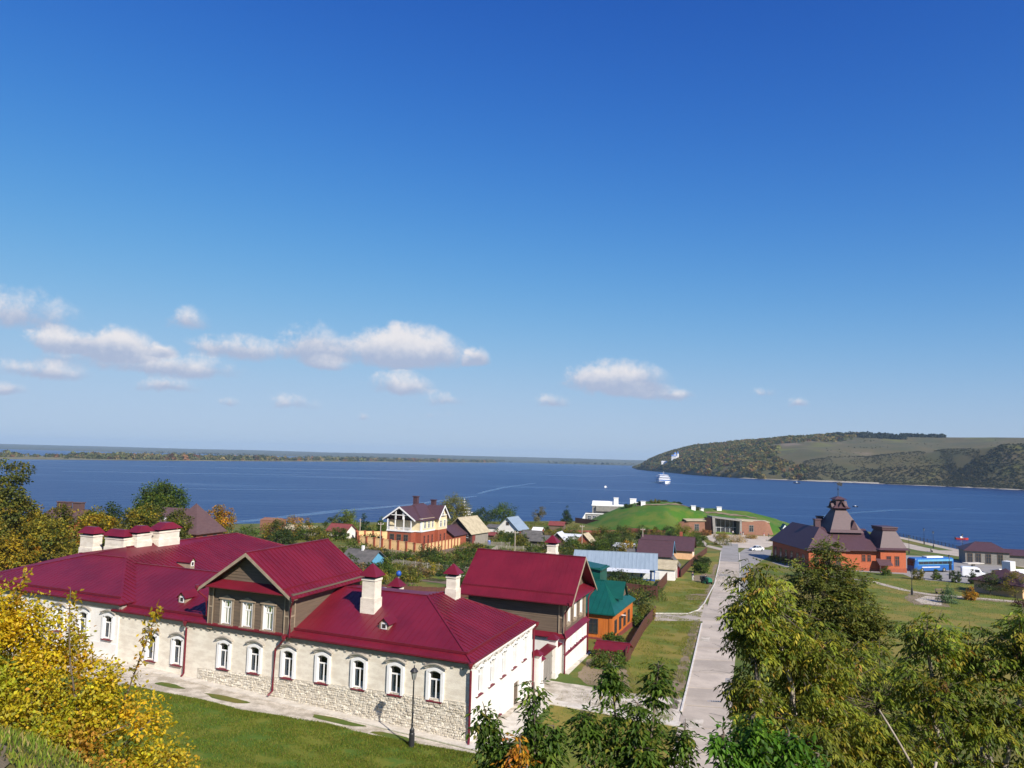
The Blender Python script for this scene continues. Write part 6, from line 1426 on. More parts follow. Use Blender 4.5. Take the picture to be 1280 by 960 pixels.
for k, (x, y, top, low, a, lb) in enumerate([(80.8, 280.5, 'cloth_light', 'cloth_dark', 0, 'visitor in light jacket by the museum glass doors'), (83.2, 279.2, 'cloth_red', 'cloth_dark', 1, 'visitor in red jacket before the museum entrance'), (84.6, 281, 'cloth_dark', 'cloth_light', 2.2, 'visitor in dark top and light trousers before the museum'), (91.6, 279.2, 'cloth_red', 'cloth_light', 3, 'visitor in red top with light trousers right of the museum portal'), (93.0, 278.4, 'cloth_dark', 'cloth_dark', 4, 'visitor all in dark clothes right of the museum portal')]):
    person(lb, (x, y, G(x, y) + .05), a, top, low)

# ------------------------------------------------------------------ ride-on mower
mw = thing('ride_on_mower', 'green ride-on mower on the grass verge beside the concrete road', 'mower', gz(38.0, 149.2), R(20))
q = MB(); q.box(-.42, -1.15, .45, .42, -.1, .95); q.hexa([(-.42, -1.15, .95), (.42, -1.15, .95), (.42, -.1, .95), (-.42, -.1, .95)], [(-.34, -1.0, 1.1), (.34, -1.0, 1.1), (.38, -.15, 1.18), (-.38, -.15, 1.18)]); q.box(-.5, -.1, .35, .5, 1.0, .62); q.build('body', 'mower_green', mw)
q = MB(); q.box(-.75, -.5, .12, .75, .45, .34); q.build('cutting_deck', 'mower_green', mw)
q = MB(); q.box(-.26, .35, .62, .26, .85, .8); q.box(-.26, .78, .8, .26, .92, 1.25); q.build('seat', 'black', mw)
q = MB(); q.tube([(0, -.15, 1.1), (0, .05, 1.3)], .03, 6); q.tube([(.2 * math.cos(a), .05 + .1 * math.sin(a), 1.3 + .17 * math.sin(a)) for a in np.linspace(0, 6.283, 13)], .022, 5); q.build('steering_wheel', 'black', mw)
for sx in (-1, 1):
    for yy, r_, w_ in ((-.8, .26, .12), (.7, .38, .2)):
        q = MB(); q.tube([(sx * .42, yy, r_), (sx * (.42 + w_), yy, r_)], r_, 14); q.build('wheel', 'rubber', mw)
q = MB(); q.box(-.5, 1.0, .5, .5, 1.6, 1.2); q.build('grass_bag', 'black', mw)
c_, s_ = math.cos(R(20)), math.sin(R(20))
person('mower driver seated on the green ride-on mower in dark clothes', (38.0 - .45 * s_, 149.2 + .45 * c_, G(38, 149.2) + .37), R(20), 'cloth_dark', 'cloth_dark', sit=True)

# ------------------------------------------------------------------ vehicles
def wheel(parent, x, y, r, w=.22):
    q = MB(); q.tube([(x - w / 2, y, r), (x + w / 2, y, r)], r, 16); o = q.build('wheel', 'rubber', parent)
    q = MB(); q.tube([(x - w / 2 - .01, y, r), (x + w / 2 + .01, y, r)], r * .58, 12); q.build('rim', 'steel', o)
def loft(m, secs, k=0):
    """sections: list of (y, [(x, z)...]) closed loops"""
    rings = [[m._a((x, y, z)) for x, z in pr] for y, pr in secs]; n = len(rings[0])
    for a, b in zip(rings, rings[1:]):
        for j in range(n): m.f.append([a[j], a[(j + 1) % n], b[(j + 1) % n], b[j]]); m.m.append(k)
    m.f.append(rings[0][::-1]); m.m.append(k); m.f.append(rings[-1]); m.m.append(k)
def car(label, loc, rz, paint='car_white', hatch=False, group=None):
    t = thing('parked_car', label, 'car', loc, rz, group)
    def sec(w, zb, zt): return [(-w * .94, zb), (w * .94, zb), (w, zb + .2), (w, zt - .12), (w * .93, zt), (-w * .93, zt), (-w, zt - .12), (-w, zb + .2)]
    q = MB(); loft(q, [(-2.15, sec(.66, .35, .62)), (-2.0, sec(.8, .25, .74)), (-1.3, sec(.87, .22, .84)), (-.8, sec(.88, .2, .92)), (.6, sec(.88, .2, .95)), (1.5, sec(.87, .22, .96)), (2.0, sec(.8, .28, .93)), (2.15, sec(.68, .4, .78))]); q.build('body', paint, t, smooth=False)
    def cab(w, z): return [(-w, .9), (w, .9), (w * .82, z), (-w * .82, z)]
    y2 = 1.95 if hatch else 1.5
    q = MB(); loft(q, [(-1.0, [(-.8, .88), (.8, .88), (.76, .93), (-.76, .93)]), (-.25, cab(.82, 1.42)), (.7, cab(.82, 1.46)), (y2 - .6, cab(.81, 1.4)), (y2, [(-.76, .9), (.76, .9), (.7, .98), (-.7, .98)])]); q.build('cabin_glass', 'dark_glass', t)
    q = MB(); loft(q, [(-.3, [(-.66, 1.41), (.66, 1.41), (.64, 1.44), (-.64, 1.44)]), (.7, [(-.66, 1.46), (.66, 1.46), (.62, 1.49), (-.62, 1.49)]), (y2 - .55, [(-.66, 1.4), (.66, 1.4), (.62, 1.43), (-.62, 1.43)])])
    for sx in (-1, 1): q.tube([(sx * .8, -.95, .92), (sx * .67, -.28, 1.42)], .04, 5); q.tube([(sx * .82, .25, .92), (sx * .68, .25, 1.45)], .045, 5); q.tube([(sx * .78, y2 - .02, .95), (sx * .67, y2 - .6, 1.41)], .05, 5)
    q.build('roof', paint, t)
    for sx in (-1, 1):
        q = MB(); q.box(sx * .62 - .14, -2.14, .6, sx * .62 + .14, -2.02, .72); q.build('headlight', 'lamp_glass', t)
        q = MB(); q.box(sx * .68 - .12, 2.03, .68, sx * .68 + .12, 2.14, .84); q.build('tail_light', 'red_paint', t)
        for yy in (-1.32, 1.3): wheel(t, sx * .78, yy, .32)
    return t
car('white saloon car parked by the plum roofed restaurant end', gz(72.0, 226.2), R(-72))
car('dark car parked behind the white van', (113.0, 189.5, G(113, 189.5) + .03), R(70), 'black', True)
car('white car half hidden behind the peach pavilion roof', (121.5, 184, G(121, 184) + .03), R(75), 'car_white', True)
# van
vn = thing('white_van', 'white delivery van parked left of the peach pavilion', 'van', (108.2, 181.6, G(108, 181.6) + .03), R(68))
def vsec(w, zb, zt): return [(-w * .95, zb), (w * .95, zb), (w, zb + .2), (w, zt - .35), (w * .86, zt), (-w * .86, zt), (-w, zt - .35), (-w, zb + .2)]
q = MB(); loft(q, [(-2.6, vsec(.8, .4, 1.0)), (-2.35, vsec(.92, .3, 1.2)), (-1.6, vsec(.97, .28, 1.3)), (-1.0, vsec(.98, .28, 2.25)), (-.6, vsec(.98, .28, 2.42)), (2.3, vsec(.98, .28, 2.45)), (2.55, vsec(.93, .35, 2.35))]); q.build('body', 'car_white', vn)
q = MB(); q.hexa([(-.8, -1.58, 1.36), (.8, -1.58, 1.36), (.8, -1.5, 1.3), (-.8, -1.5, 1.3)], [(-.74, -1.03, 2.15), (.74, -1.03, 2.15), (.74, -.95, 2.1), (-.74, -.95, 2.1)]); q.build('windscreen', 'dark_glass', vn)
for sx in (-1, 1):
    q = MB(); q.box(sx * .985 - .01, -1.0, 1.35, sx * .985 + .01, -.1, 1.95); q.build('side_window', 'dark_glass', vn)
    q = MB(); q.box(sx * .7 - .1, 2.53, 1.0, sx * .7 + .1, 2.6, 1.4); q.build('tail_light', 'red_paint', vn)
    q = MB(); q.box(sx * .42 - .28, 2.5, 1.45, sx * .42 + .28, 2.57, 2.1); q.build('rear_window', 'dark_glass', vn)
    for yy in (-1.7, 1.6): wheel(vn, sx * .86, yy, .36)
# coach
bs = thing('bus', 'bright blue coach with pale blue window band parked by the restaurant', 'bus', (98.0, 188.3, G(103, 190) + .03), R(17))
L = 12.0
def bsec(y0, y1, zb, zt): return [(y0, zb), (y1, zb), (y1, zt - .3), (y1 - .2, zt), (y0 + .2, zt), (y0, zt - .3)]
q = MB()
rings = [[q._a((x, a, z)) for a, z in bsec(0 + i_, 2.5 - i_, zb, zt)] for x, i_, zb, zt in ((0, .15, .45, 1.7), (.25, 0, .35, 3.2), (.6, 0, .35, 3.35), (L - .5, 0, .35, 3.35), (L - .1, 0, .4, 3.2), (L, .1, .45, 3.0))]
for a, b in zip(rings, rings[1:]):
    for j in range(6): q.f.append([a[j], a[(j + 1) % 6], b[(j + 1) % 6], b[j]]); q.m.append(0)
q.f.append(rings[0][::-1]); q.m.append(0); q.f.append(rings[-1]); q.m.append(0); q.build('body', 'bus_blue', bs)
q = MB(); q.box(.9, -.03, 2.55, L - .4, .05, 3.02); q.box(.9, -.03, 1.72, L - .4, .05, 1.84); q.build('window_band', 'bus_light', bs)
for k in range(7):
    q = MB(); x0 = 1.3 + k * 1.45; q.box(x0, -.02, 1.86, x0 + 1.36, .06, 2.53); q.build('side_window', 'dark_glass', bs)
q = MB(); q.box(-.05, .2, 1.5, .3, 2.3, 2.9); q.build('windscreen', 'dark_glass', bs)
q = MB(); q.box(L - .06, .3, 1.7, L + .03, 2.2, 2.8); q.build('rear_window', 'dark_glass', bs)
q = MB(); q.box(10.4, -.04, .5, 11.2, .04, 2.5); q.build('door', 'dark_glass', bs)
q = MB(); q.box(4.2, .5, 3.33, 9.2, 2.0, 3.62); q.build('roof_unit', 'white_paint', bs)
q = MB(); q.box(2.2, -.035, 1.05, 7.6, .03, 1.3); q.build('stripe', 'pale_sheet', bs)
for x in (2.2, 8.9):
    for y in (.12, 2.38):
        q = MB(); q.tube([(x, y - .16, .5), (x, y + .16, .5)], .5, 16); o = q.build('wheel', 'rubber', bs); q = MB(); q.tube([(x, y - .17, .5), (x, y + .17, .5)], .28, 12); q.build('rim', 'steel', o)

# ------------------------------------------------------------------ boats
cr = thing('cruise_ship', 'white river cruise ship sailing towards the village off the wooded point', 'ship', (205, 1035, 0), R(-7))
q = MB(); loft(q, [(-42, [(-.4, -1), (.4, -1), (.6, 3.6), (-.6, 3.6)]), (-34, [(-4, -1), (4, -1), (5.5, 3.2), (-5.5, 3.2)]), (-20, [(-7, -1), (7, -1), (8, 2.8), (-8, 2.8)]), (40, [(-7, -1), (7, -1), (8, 2.8), (-8, 2.8)]), (46, [(-5, -1), (5, -1), (6.5, 2.8), (-6.5, 2.8)])]); q.build('hull', 'car_white', cr)
q = MB(); q.box(-7.4, -28, 2.8, 7.4, 42, 5.6); q.box(-6.8, -22, 5.7, 6.8, 38, 8.3); q.box(-5.2, -18, 8.4, 5.2, 20, 10.6); q.build('superstructure', 'white_paint', cr)
q = MB(); q.box(-7.5, -28.1, 3.6, 7.5, 41.5, 4.7); q.box(-6.9, -22.1, 6.5, 6.9, 37, 7.5); q.box(-5.0, -18.1, 9.2, 5.0, 19, 10.0); q.build('window_band', 'bus_blue', cr)
q = MB(); q.box(-7.8, -29, 5.5, 7.8, 43, 5.75); q.box(-7.2, -24, 8.25, 7.2, 40, 8.5); q.box(-5.6, -19, 10.6, 5.6, 22, 10.9); q.build('deck', 'white_paint', cr)
q = MB(); q.tube([(0, -8, 10.5), (0, -7, 15.5)], .3, 6); q.box(-1.5, -8.2, 13, 1.5, -7.8, 13.3); q.build('mast', 'steel', cr)
q = MB(); q.box(-2, 24, 8.4, 2, 29, 12.5); q.build('funnel', 'bus_blue', cr)
sp = thing('passenger_boat', 'white motor boat moored behind the log barn with tall mast', 'boat', (-19.8, 347, 0), R(25))
q = MB(); loft(q, [(-9, [(-.3, -.5), (.3, -.5), (.6, 2.2), (-.6, 2.2)]), (-5, [(-1.8, -.5), (1.8, -.5), (2.4, 1.8), (-2.4, 1.8)]), (8, [(-2, -.5), (2, -.5), (2.5, 1.5), (-2.5, 1.5)])]); q.build('hull', 'car_white', sp)
q = MB(); q.box(-2.1, -4, 1.7, 2.1, 6.5, 3.6); q.box(-1.6, -2.5, 3.7, 1.6, 2.0, 5.2); q.box(-2.5, -4.4, 3.55, 2.5, 7.5, 3.75); q.box(-2.0, -3, 5.15, 2.0, 2.6, 5.3); q.build('cabin', 'white_paint', sp)
q = MB(); q.box(-2.12, -3.4, 2.4, 2.12, 6, 3.1); q.box(-1.62, -2.52, 4.2, 1.62, 1.6, 4.8); q.build('window_band', 'dark_glass', sp)
q = MB(); q.tube([(0, 0, 5.2), (0, .3, 9.6)], [.2, .1], 6); q.box(-1.2, .1, 6.6, 1.2, .35, 6.8); q.box(-.7, .1, 8.0, .7, .3, 8.15); q.build('mast', 'white_paint', sp)
def motor_boat(label, loc, rz, m, s=1.0):
    t = thing('motor_boat', label, 'boat', loc, rz)
    q = MB(); loft(q, [(-2.4 * s, [(-.08, .1), (.08, .1), (.2, .8 * s), (-.2, .8 * s)]), (-1.2 * s, [(-.5 * s, -.2), (.5 * s, -.2), (.85 * s, .7 * s), (-.85 * s, .7 * s)]), (2.2 * s, [(-.6 * s, -.2), (.6 * s, -.2), (.9 * s, .6 * s), (-.9 * s, .6 * s)])]); q.build('hull', m, t)
    q = MB(); q.hexa([(-.6 * s, -.5 * s, .65 * s), (.6 * s, -.5 * s, .65 * s), (.6 * s, .6 * s, .6 * s), (-.6 * s, .6 * s, .6 * s)], [(-.5 * s, 0, 1.3 * s), (.5 * s, 0, 1.3 * s), (.5 * s, .6 * s, 1.3 * s), (-.5 * s, .6 * s, 1.3 * s)]); q.build('cabin', 'white_paint', t)
    q = MB(); q.box(-.15 * s, 2.2 * s, .2 * s, .15 * s, 2.55 * s, 1.0 * s); q.build('outboard_motor', 'black', t); return t
motor_boat('small red motor boat with white cabin near the quay railing', (182, 313, 0), R(75), 'red_paint', 1.0)
motor_boat('dark motor boat out on the bay below the hill beach', (447, 1205, 0), R(60), 'black', 2.0)
motor_boat('small dark boat on the bay right of the spire', (243, 545, 0), R(40), 'black', .8)
motor_boat('lone white boat in mid river beyond the white terminal', (99, 800, 0), R(-20), 'car_white', 1.5)

# ------------------------------------------------------------------ quay railing, lamps, benches
rl = thing('quay_railing', 'dark iron railing along the quay promenade edge', 'railing', (150, 296, 1.75))
RP = [(150.8, 306), (150.6, 297), (149.8, 274), (147.6, 250), (151.4, 223)]
po = MB(); po.box(-.06, -.06, -.3, .06, .06, 1.15); po.ell((0, 0, 1.22), (.1, .1, .1), 6, 4); pme = po.mesh('post', 'black')
for a, b in zip(RP, RP[1:]):
    n = max(1, round(math.dist(a, b) / 2.6))
    for k in range(n): link('post', pme, rl, (a[0] + (b[0] - a[0]) * k / n - 150, a[1] + (b[1] - a[1]) * k / n - 296, G(*a) + .05 - 1.75))
    for z in (.25, .65, 1.05):
        q = MB(); q.tube([(a[0] - 150, a[1] - 296, G(*a) + z + .05 - 1.75), (b[0] - 150, b[1] - 296, G(*b) + z + .05 - 1.75)], .045, 4); q.build('rail', 'black', rl)
LG = 'street lamps along the promenade and park'
for x, y, h, lb in ((145.3, 249.5, 5.6, 'black street lamp on the quay nearest the quay pavilion'), (140.6, 258, 5.6, 'black street lamp on the quay behind the coach'), (144.5, 271, 5.6, 'black street lamp on the quay beside the far grass strip'), (122.5, 238.5, 5.6, 'black street lamp on the car park edge behind the coach'), (75.6, 146.5, 4.6, 'black street lamp on the park path by the rose bed'), (99.4, 176.0, 5.4, 'black street lamp in front of the blue coach'), (119, 262, 5.6, 'black street lamp on the promenade lawn behind the turret roof')):
    street_lamp((x, y, G(x, y) + .03), lb, h, group=LG)
def bench(label, loc, rz, group=None):
    t = thing('bench', label, 'bench', loc, rz, group)
    for k in range(3): q = MB(); q.box(-.9, -.2 + k * .14, .42, .9, -.08 + k * .14, .47); q.build('seat_slat', 'brown_wood', t)
    for k in range(2): q = MB(); q.box(-.9, .24, .6 + k * .18, .9, .28, .73 + k * .18); q.build('back_slat', 'brown_wood', t)
    for sx in (-.7, .7): q = MB(); q.box(sx - .04, -.2, 0, sx + .04, .26, .42); q.box(sx - .04, .22, .42, sx + .04, .3, .95); q.build('leg', 'black', t)
bench('brown slatted bench on the promenade behind the coach', (133.5, 246, G(133, 246) + .06), R(70)); bench('brown slatted bench by the quay pavilion', (134.5, 226, G(134, 226) + .06), R(70)); bench('brown slatted bench on the park path near the rose bed', (82.5, 149.6, G(82, 149) + .06), R(15))
t = thing('canopy_table', 'white topped canopy table on one post by the car park', 'canopy', (122.0, 205, G(122, 205)), R(15)); q = MB(); q.slab([(-2.6, -1, 1.3), (2.6, -1, 1.3), (2.6, 1, 1.35), (-2.6, 1, 1.35)], .16); q.build('canopy_top', 'limestone', t); q = MB(); q.box(-.35, -.3, -.2, .35, .3, 1.15); q.build('post', 'grey_stone', t)
t = thing('water_tank', 'round bright blue water tank on a post beyond the small capped chimney', 'tank', (-15.6, 112.9, G(-15.6, 112.9))); q = MB(); q.ell((0, 0, 3.2), (.38, .38, .42), 12, 8); q.build('tank', 'tank_blue', t, smooth=True); q = MB(); q.tube([(0, 0, -.3), (0, 0, 2.85)], .1, 6); q.build('post', 'steel', t)
t = thing('water_barrel', 'blue and white water barrel on the allotment grass by the barn field', 'barrel', (-4.9, 201.5, G(-4.9, 201.5))); q = MB(); q.lathe([(.3, 0), (.42, .3), (.42, .9), (.3, 1.15)], 12); q.build('barrel', 'tank_blue', t)
q = MB(); q.lathe([(.31, 1.14), (.1, 1.2)], 12); q.build('lid', 'white_paint', t)
t = thing('utility_pole', 'pale wooden pole at the end of the apricot fence', 'pole', (-36.6, 192.6, G(-36.6, 192.6))); q = MB(); q.tube([(0, 0, -.5), (0, 0, 5.0)], [.12, .09], 8); q.build('shaft', 'pale_bark', t); q = MB(); q.box(-.35, -.04, 4.6, .35, .04, 4.7); q.build('crossbar', 'pale_bark', t)
# three stone drain gratings across the road, kerb posts along the bay
for k, (s, lb) in enumerate([(26, 'dark drain grating across the pale road nearest the box elders'), (64, 'dark drain grating across the pale road level with the metal fence')]):
    a = along(RL, LLen * s / 205); b = along(RR, RLen * s / 205); mx, my = a[0] * .45 + b[0] * .55, a[1] * .45 + b[1] * .55
    t = thing('drain_grating', lb, 'drain', (mx, my, G(mx, my) + .075), math.atan2(b[1] - a[1], b[0] - a[0])); q = MB(); q.box(-.9, -.14, -.06, .9, .14, -.012); q.build('grate_frame', 'black', t)
    q = MB()
    for j in range(9): q.box(-.86 + j * .195, -.12, -.012, -.76 + j * .195, .12, .004)
    q.build('grate_bar', 'steel', t, kind='stuff')
BG = 'short dark bollards along the parking bay'
for k in range(7):
    x, y = 36.9 + k * 1.42, 116.5 + k * 5.0
    t = thing('bollard', 'short dark bollard in the row along the parking bay edge', 'bollard', (x + .5, y, G(x, y)), 0, BG); q = MB(); q.lathe([(.09, 0), (.08, .8), (.1, .85), (.03, .95)], 8); q.build('shaft', 'black', t)
# ------------------------------------------------------------------ vegetation
YG = [(3, (.18, .130, .012)), (2.4, (.115, .105, .014)), (2, (.21, .145, .012)), (1, (.055, .07, .012)), (.5, (.22, .10, .012))]
YG2 = [(3, (.13, .11, .016)), (2.5, (.085, .09, .016)), (1.6, (.18, .13, .014)), (1.5, (.045, .06, .014))]
GR = [(3, (.040, .068, .012)), (2, (.055, .08, .014)), (1, (.028, .05, .012)), (.6, (.09, .1, .018))]
OL = [(3, (.075, .082, .018)), (2, (.055, .066, .016)), (1.5, (.12, .105, .02)), (.7, (.16, .12, .018))]
DK = [(3, (.026, .044, .014)), (1.5, (.036, .052, .015)), (.4, (.07, .07, .016))]
CN = [(3, (.020, .040, .016)), (1, (.03, .05, .018))]
OR_ = [(3, (.24, .115, .012)), (2, (.20, .135, .014)), (1, (.11, .095, .015))]
# --- near foliage on the camera's slope
def shrub_near():
    x, y = -7.3, 12.6; z = G(x, y) - .5
    t = thing('autumn_bush', 'large yellow and green autumn bush on the slope at the picture edge', 'bush', (x, y, z))
    B = [(-.9, .2, 1.2, 1.35, 1.1, 1.3), (-1.9, .0, 1.4, 1.2, 1.0, 1.2), (.15, .1, 1.0, 1.15, 1.0, 1.05), (1.15, .05, .55, .9, .85, .75), (-.35, .3, 2.0, .75, .7, .65), (-1.35, .2, 2.3, .7, .6, .6), (-2.6, .1, 1.35, 1.0, 1.0, 1.0), (1.75, .1, .25, .6, .6, .5)]
    nc = 300; cc, cd = in_blobs(B, nc, .70); n = 46000; ci = rng.integers(0, nc, n)
    hcol = np.array([.25, .30, .018]); ycol = np.array([.68, .47, .02]); ocol = np.array([.54, .26, .022]); rcol = np.array([.34, .13, .035]); 
    u = np.array([MN.noise(Vector((c[0] * .9, c[1] * .9, c[2] * .9 + 3))) for c in cc]); v = np.array([MN.noise(Vector((c[0] * .8 + 9, c[1] * .8, c[2] * .8))) for c in cc])
    mixy = np.clip(.48 + u * 1.3 + cc[:, 0] * .08, 0, 1)[:, None]; base_ = hcol * (1 - mixy) + ycol * mixy
    o_ = np.clip((cc[:, 0] * .30 - cc[:, 2] * .20 - .22 + v * 1.2), 0, .6)[:, None]; base_ = base_ * (1 - o_) + ocol * o_
    r_ = (np.clip(v * 3 - .75, 0, .6) * (cc[:, 2] < 1.3))[:, None]; base_ = base_ * (1 - r_) + rcol * r_
    off = rdir(n) * (rng.random((n, 1)) ** .6) * .30; P = cc[ci] + off
    D = off * 2.5 + rdir(n) * .8 + cd[ci] * .3; D[:, 2] -= .15; N = rdir(n) * .8 + np.array([0, 0, .9]) + cd[ci] * .5
    C = np.clip(base_[ci] * (1 + rng.normal(0, .22, (n, 1))) * (1 + rng.normal(0, .06, (n, 3))), .004, .8)
    k = rng.random(n) < .12; C[k] = pick(YG, int(k.sum()), .2) * 2.6
    link('leaves', leaf_mesh('leaves', P, D, N,     .068 * rng.uniform(.6, 1.3, n), .050 * rng.uniform(.7, 1.2, n), C), t, kind='stuff')
    mb = MB()
    for j in range(34):
        c = cc[rng.integers(0, nc)]; limb(mb, (rng.uniform(-2.2, 1.2), rng.uniform(-.3, .3), -.6), c, .028, .006, .08, 5)
    # two taller shoots
    sh = [((.95, .25, .2), (1.62, .3, 2.55)), ((-.9, .1, 1.5), (-.55, .2, 3.05)), ((-1.5, .1, 1.8), (-1.35, .2, 3.1)), ((.6, .2, .5), (.15, .3, 2.8))]
    PP = []; 
    for a, b in sh:
        limb(mb, a, b, .022, .006, .05, 5)
        for j in range(260):
            s = rng.random() ** .7; p = np.array(a) * (1 - s) + np.array(b) * s; PP.append(p + rdir(1)[0] * rng.random() * .28 * (1.15 - s * .6))
    PP = np.array(PP); m_ = len(PP)
    link('shoot_leaves', leaf_mesh('shoot_leaves', PP, rdir(m_) + np.array([0, 0, -.1]), rdir(m_) + np.array([0, 0, .8]), .085 * rng.uniform(.6, 1.3, m_), .05 * rng.uniform(.7, 1.2, m_), pick([(3, (.42, .29, .018)), (2, (.26, .22, .02)), (1.3, (.40, .2, .024))], m_, .25)), t, kind='stuff')
    mb.build('stem', 'bark', t, smooth=True)
shrub_near()

def compound(name, tips, per, nl, rach, L, W, pal, parent, droop=.6, spread=.35, tone=None):
    """pinnate leaves hung around twig tips: per leaves at each tip, nl leaflets on each"""
    P, D, N, LL, WW, C = [], [], [], [], [], []
    for ti, (tp, td) in enumerate(tips):
        tp = np.array(tp); td = np.array(td); tn = 1.0 + rng.normal(0, .2) if tone is None else tone[ti]
        for k in range(per):
            s = tp - td * rng.random() * spread; d = td * .5 + rdir(1)[0] * .9; d[2] = d[2] * .5 - droop * .25; d /= np.linalg.norm(d)
            rl_ = rach * rng.uniform(.7, 1.2); c = pick(pal, 1, .14)[0] * tn
            side = np.cross(d, [0, 0, 1.0]); side /= max(np.linalg.norm(side), 1e-3)
            for j in range(nl):
                f = .3 + .7 * (j // 2) / max(1, nl // 2); p = s + d * rl_ * f; p[2] -= droop * rl_ * f * f * .6
                sg = 1 if j % 2 else -1
                dd = d * (.75 if j < nl - 1 else 1.2) + side * sg * (.85 if j < nl - 1 else 0); dd[2] -= droop * rng.uniform(.5, 1.2)
                P.append(p); D.append(dd); n_ = rdir(1)[0] * .45 + np.array([0, 0, 1.0]) + side * sg * .2; N.append(n_); LL.append(L * rng.uniform(.7, 1.2)); WW.append(W * rng.uniform(.75, 1.15)); C.append(c * (1 + rng.normal(0, .1)))
    return link(name, leaf_mesh(name, np.array(P), np.array(D), np.array(N), np.array(LL), np.array(WW), np.clip(np.array(C), .004, .9)), parent, kind='stuff')
def sapling(label, loc, stems, pal, per=7, nl=5, rach=.24, L=.13, W=.055, tips_n=34, bark='bark', droop=.7, name='box_elder', bush=.5):
    """stems: list of (base, top, radius of the leafy column)"""
    t = thing(name, label, 'tree', loc); mb = MB(); tips = []
    for (a, b, rr) in stems:
        limb(mb, a, b, .045, .012, .04, 6); A, B_ = np.array(a), np.array(b)
        for k in range(tips_n):
            s = 1 - rng.random() ** 1.1 * bush if k > 3 else 1 - .03 * k; p = A + (B_ - A) * s
            d = rdir(1)[0]; d[2] = abs(d[2]) * .5 + .1; d /= np.linalg.norm(d); r = rr * (1 - .62 * max(0, (s - .45) / .55)) * rng.uniform(.45, 1)
            q = p + d * r; limb(mb, p, q, .012, .004, .1, 4, 2); tips.append((q, d))
    compound('leaves', tips, per, nl, rach, L, W, pal, t, droop)
    mb.build('stem', bark, t, smooth=True); return t
BE = [(3, (.060, .115, .014)), (2.4, (.082, .138, .016)), (1.2, (.12, .165, .02)), (.4, (.21, .20, .03))]
def nb(px_, y): return (px_, y, G(px_, y))
def stems_to(loc, tops):
    return [((dx * .25, dy * .25, 0), (tx - loc[0], ty - loc[1], tz - loc[2]), rr) for (tx, ty, tz, rr) in tops for dx, dy in ((tx - loc[0], ty - loc[1]),)]
def big_tree(label, loc, blobs, ntips, per, nl, rach, L, W, pal, bark, droop, trunk_r=.11, cat='tree', name='ash_tree', extra=()):
    t = thing(name, label, cat, loc); o = np.array(loc); mb = MB(); tw = MB()
    Bl = [(b[0] - o[0], b[1] - o[1], b[2] - o[2], b[3], b[4], b[5]) for b in blobs]
    tp, td = in_blobs(Bl, ntips, .55); td[:, 2] = td[:, 2] * .6 + .12; td /= np.linalg.norm(td, axis=1, keepdims=True)
    hubs = [np.array(b[:3]) - np.array([0, 0, b[5] * .5]) for b in Bl]; top = max(b[2] for b in Bl)
    mb.tube([(0, 0, -.6), (.05, 0, top * .3), (.0, .05, top * .6)], [trunk_r * 1.2, trunk_r, trunk_r * .8], 8)
    for h in hubs: limb(mb, (0, 0, top * .25 + .2), h, trunk_r * .6, trunk_r * .26, .1, 6, 5)
    for p, d in zip(tp, td):
        h = min(hubs, key=lambda q: float(np.sum((q - p) ** 2))); limb(tw, h + (p - h) * rng.random() * .2, p, .011, .003, .1, 4, 3)
    for a, b, r0, r1 in extra: limb(mb, np.array(a) - o, np.array(b) - o, r0, r1, .05, 6, 5)
    tone = 1 + rng.normal(0, .2, ntips)
    tone *= np.clip(.9 + .22 * np.array([MN.noise(Vector(tuple(p * 1.1))) for p in tp]) * 2, .6, 1.4)
    compound('leaves', list(zip(tp, td)), per, nl, rach, L, W, pal, t, droop, .3, tone)
    mb.build('trunk', bark, t, smooth=True); tw.build('twig', 'bark', t, smooth=True, kind='stuff'); return t
AS = [(3, (.200, .240, .026)), (2.4, (.280, .285, .032)), (1.8, (.12, .17, .022)), (1.1, (.33, .27, .03)), (.2, (.32, .19, .04))]
AS2 = [(3, (.185, .245, .025)), (2.2, (.27, .285, .03)), (2, (.11, .165, .022)), (1.0, (.33, .27, .03)), (.2, (.32, .18, .04))]
big_tree('olive and yellow drooping ash tree beside the road, nearest the parking bay', (4.7, 13.3, G(4.7, 13.3)), [(4.3, 13.3, 25.95, .52, .8, .5), (3.95, 13.2, 25.6, .35, .6, .4), (4.15, 13.2, 25.25, .62, .8, .62), (4.9, 13.4, 25.0, .85, .9, .8), (5.55, 13.4, 24.6, .65, .9, .8), (4.05, 13.1, 24.1, .5, .9, .55), (5.0, 13, 23.9, 1.0, 1, .85), (5.9, 13, 23.6, .8, 1, .7), (4.6, 12.8, 23.1, .85, 1, .6), (5.6, 12.8, 22.8, 1, 1, .6)], 600, 8, 6, .26, .112, .038, AS, 'pale_bark', .85,
         extra=[((5.75, 12.2, 24.3), (6.45, 12.2, 23.1), .014, .024)])
big_tree('green and yellow drooping ash tree at the picture corner, before the park lawn', (8.0, 13.2, G(8.0, 13.2)), [(7.05, 13.2, 25.3, .42, .7, .62), (7.75, 13.3, 25.0, .65, .8, .6), (8.6, 13, 25.2, .6, .9, .75), (9.5, 13, 25.1, .8, .9, .9), (6.9, 13, 24.5, .6, .9, .5), (7.9, 13, 24.2, 1.05, 1, .7), (9.1, 13, 24.0, 1, 1, .9), (6.7, 13, 23.5, .7, 1, .6), (7.8, 12.8, 23.1, 1.1, 1, .6)], 580, 7, 6, .26, .112, .040, AS2, 'pale_bark', .8,
         extra=[((8.25, 12.3, 24.75), (8.35, 12.3, 24.0), .02, .03), ((8.1, 12.2, 23.9), (8.25, 12.2, 23.0), .03, .04), ((6.55, 12.1, 23.6), (6.35, 12.1, 22.9), .02, .03)])
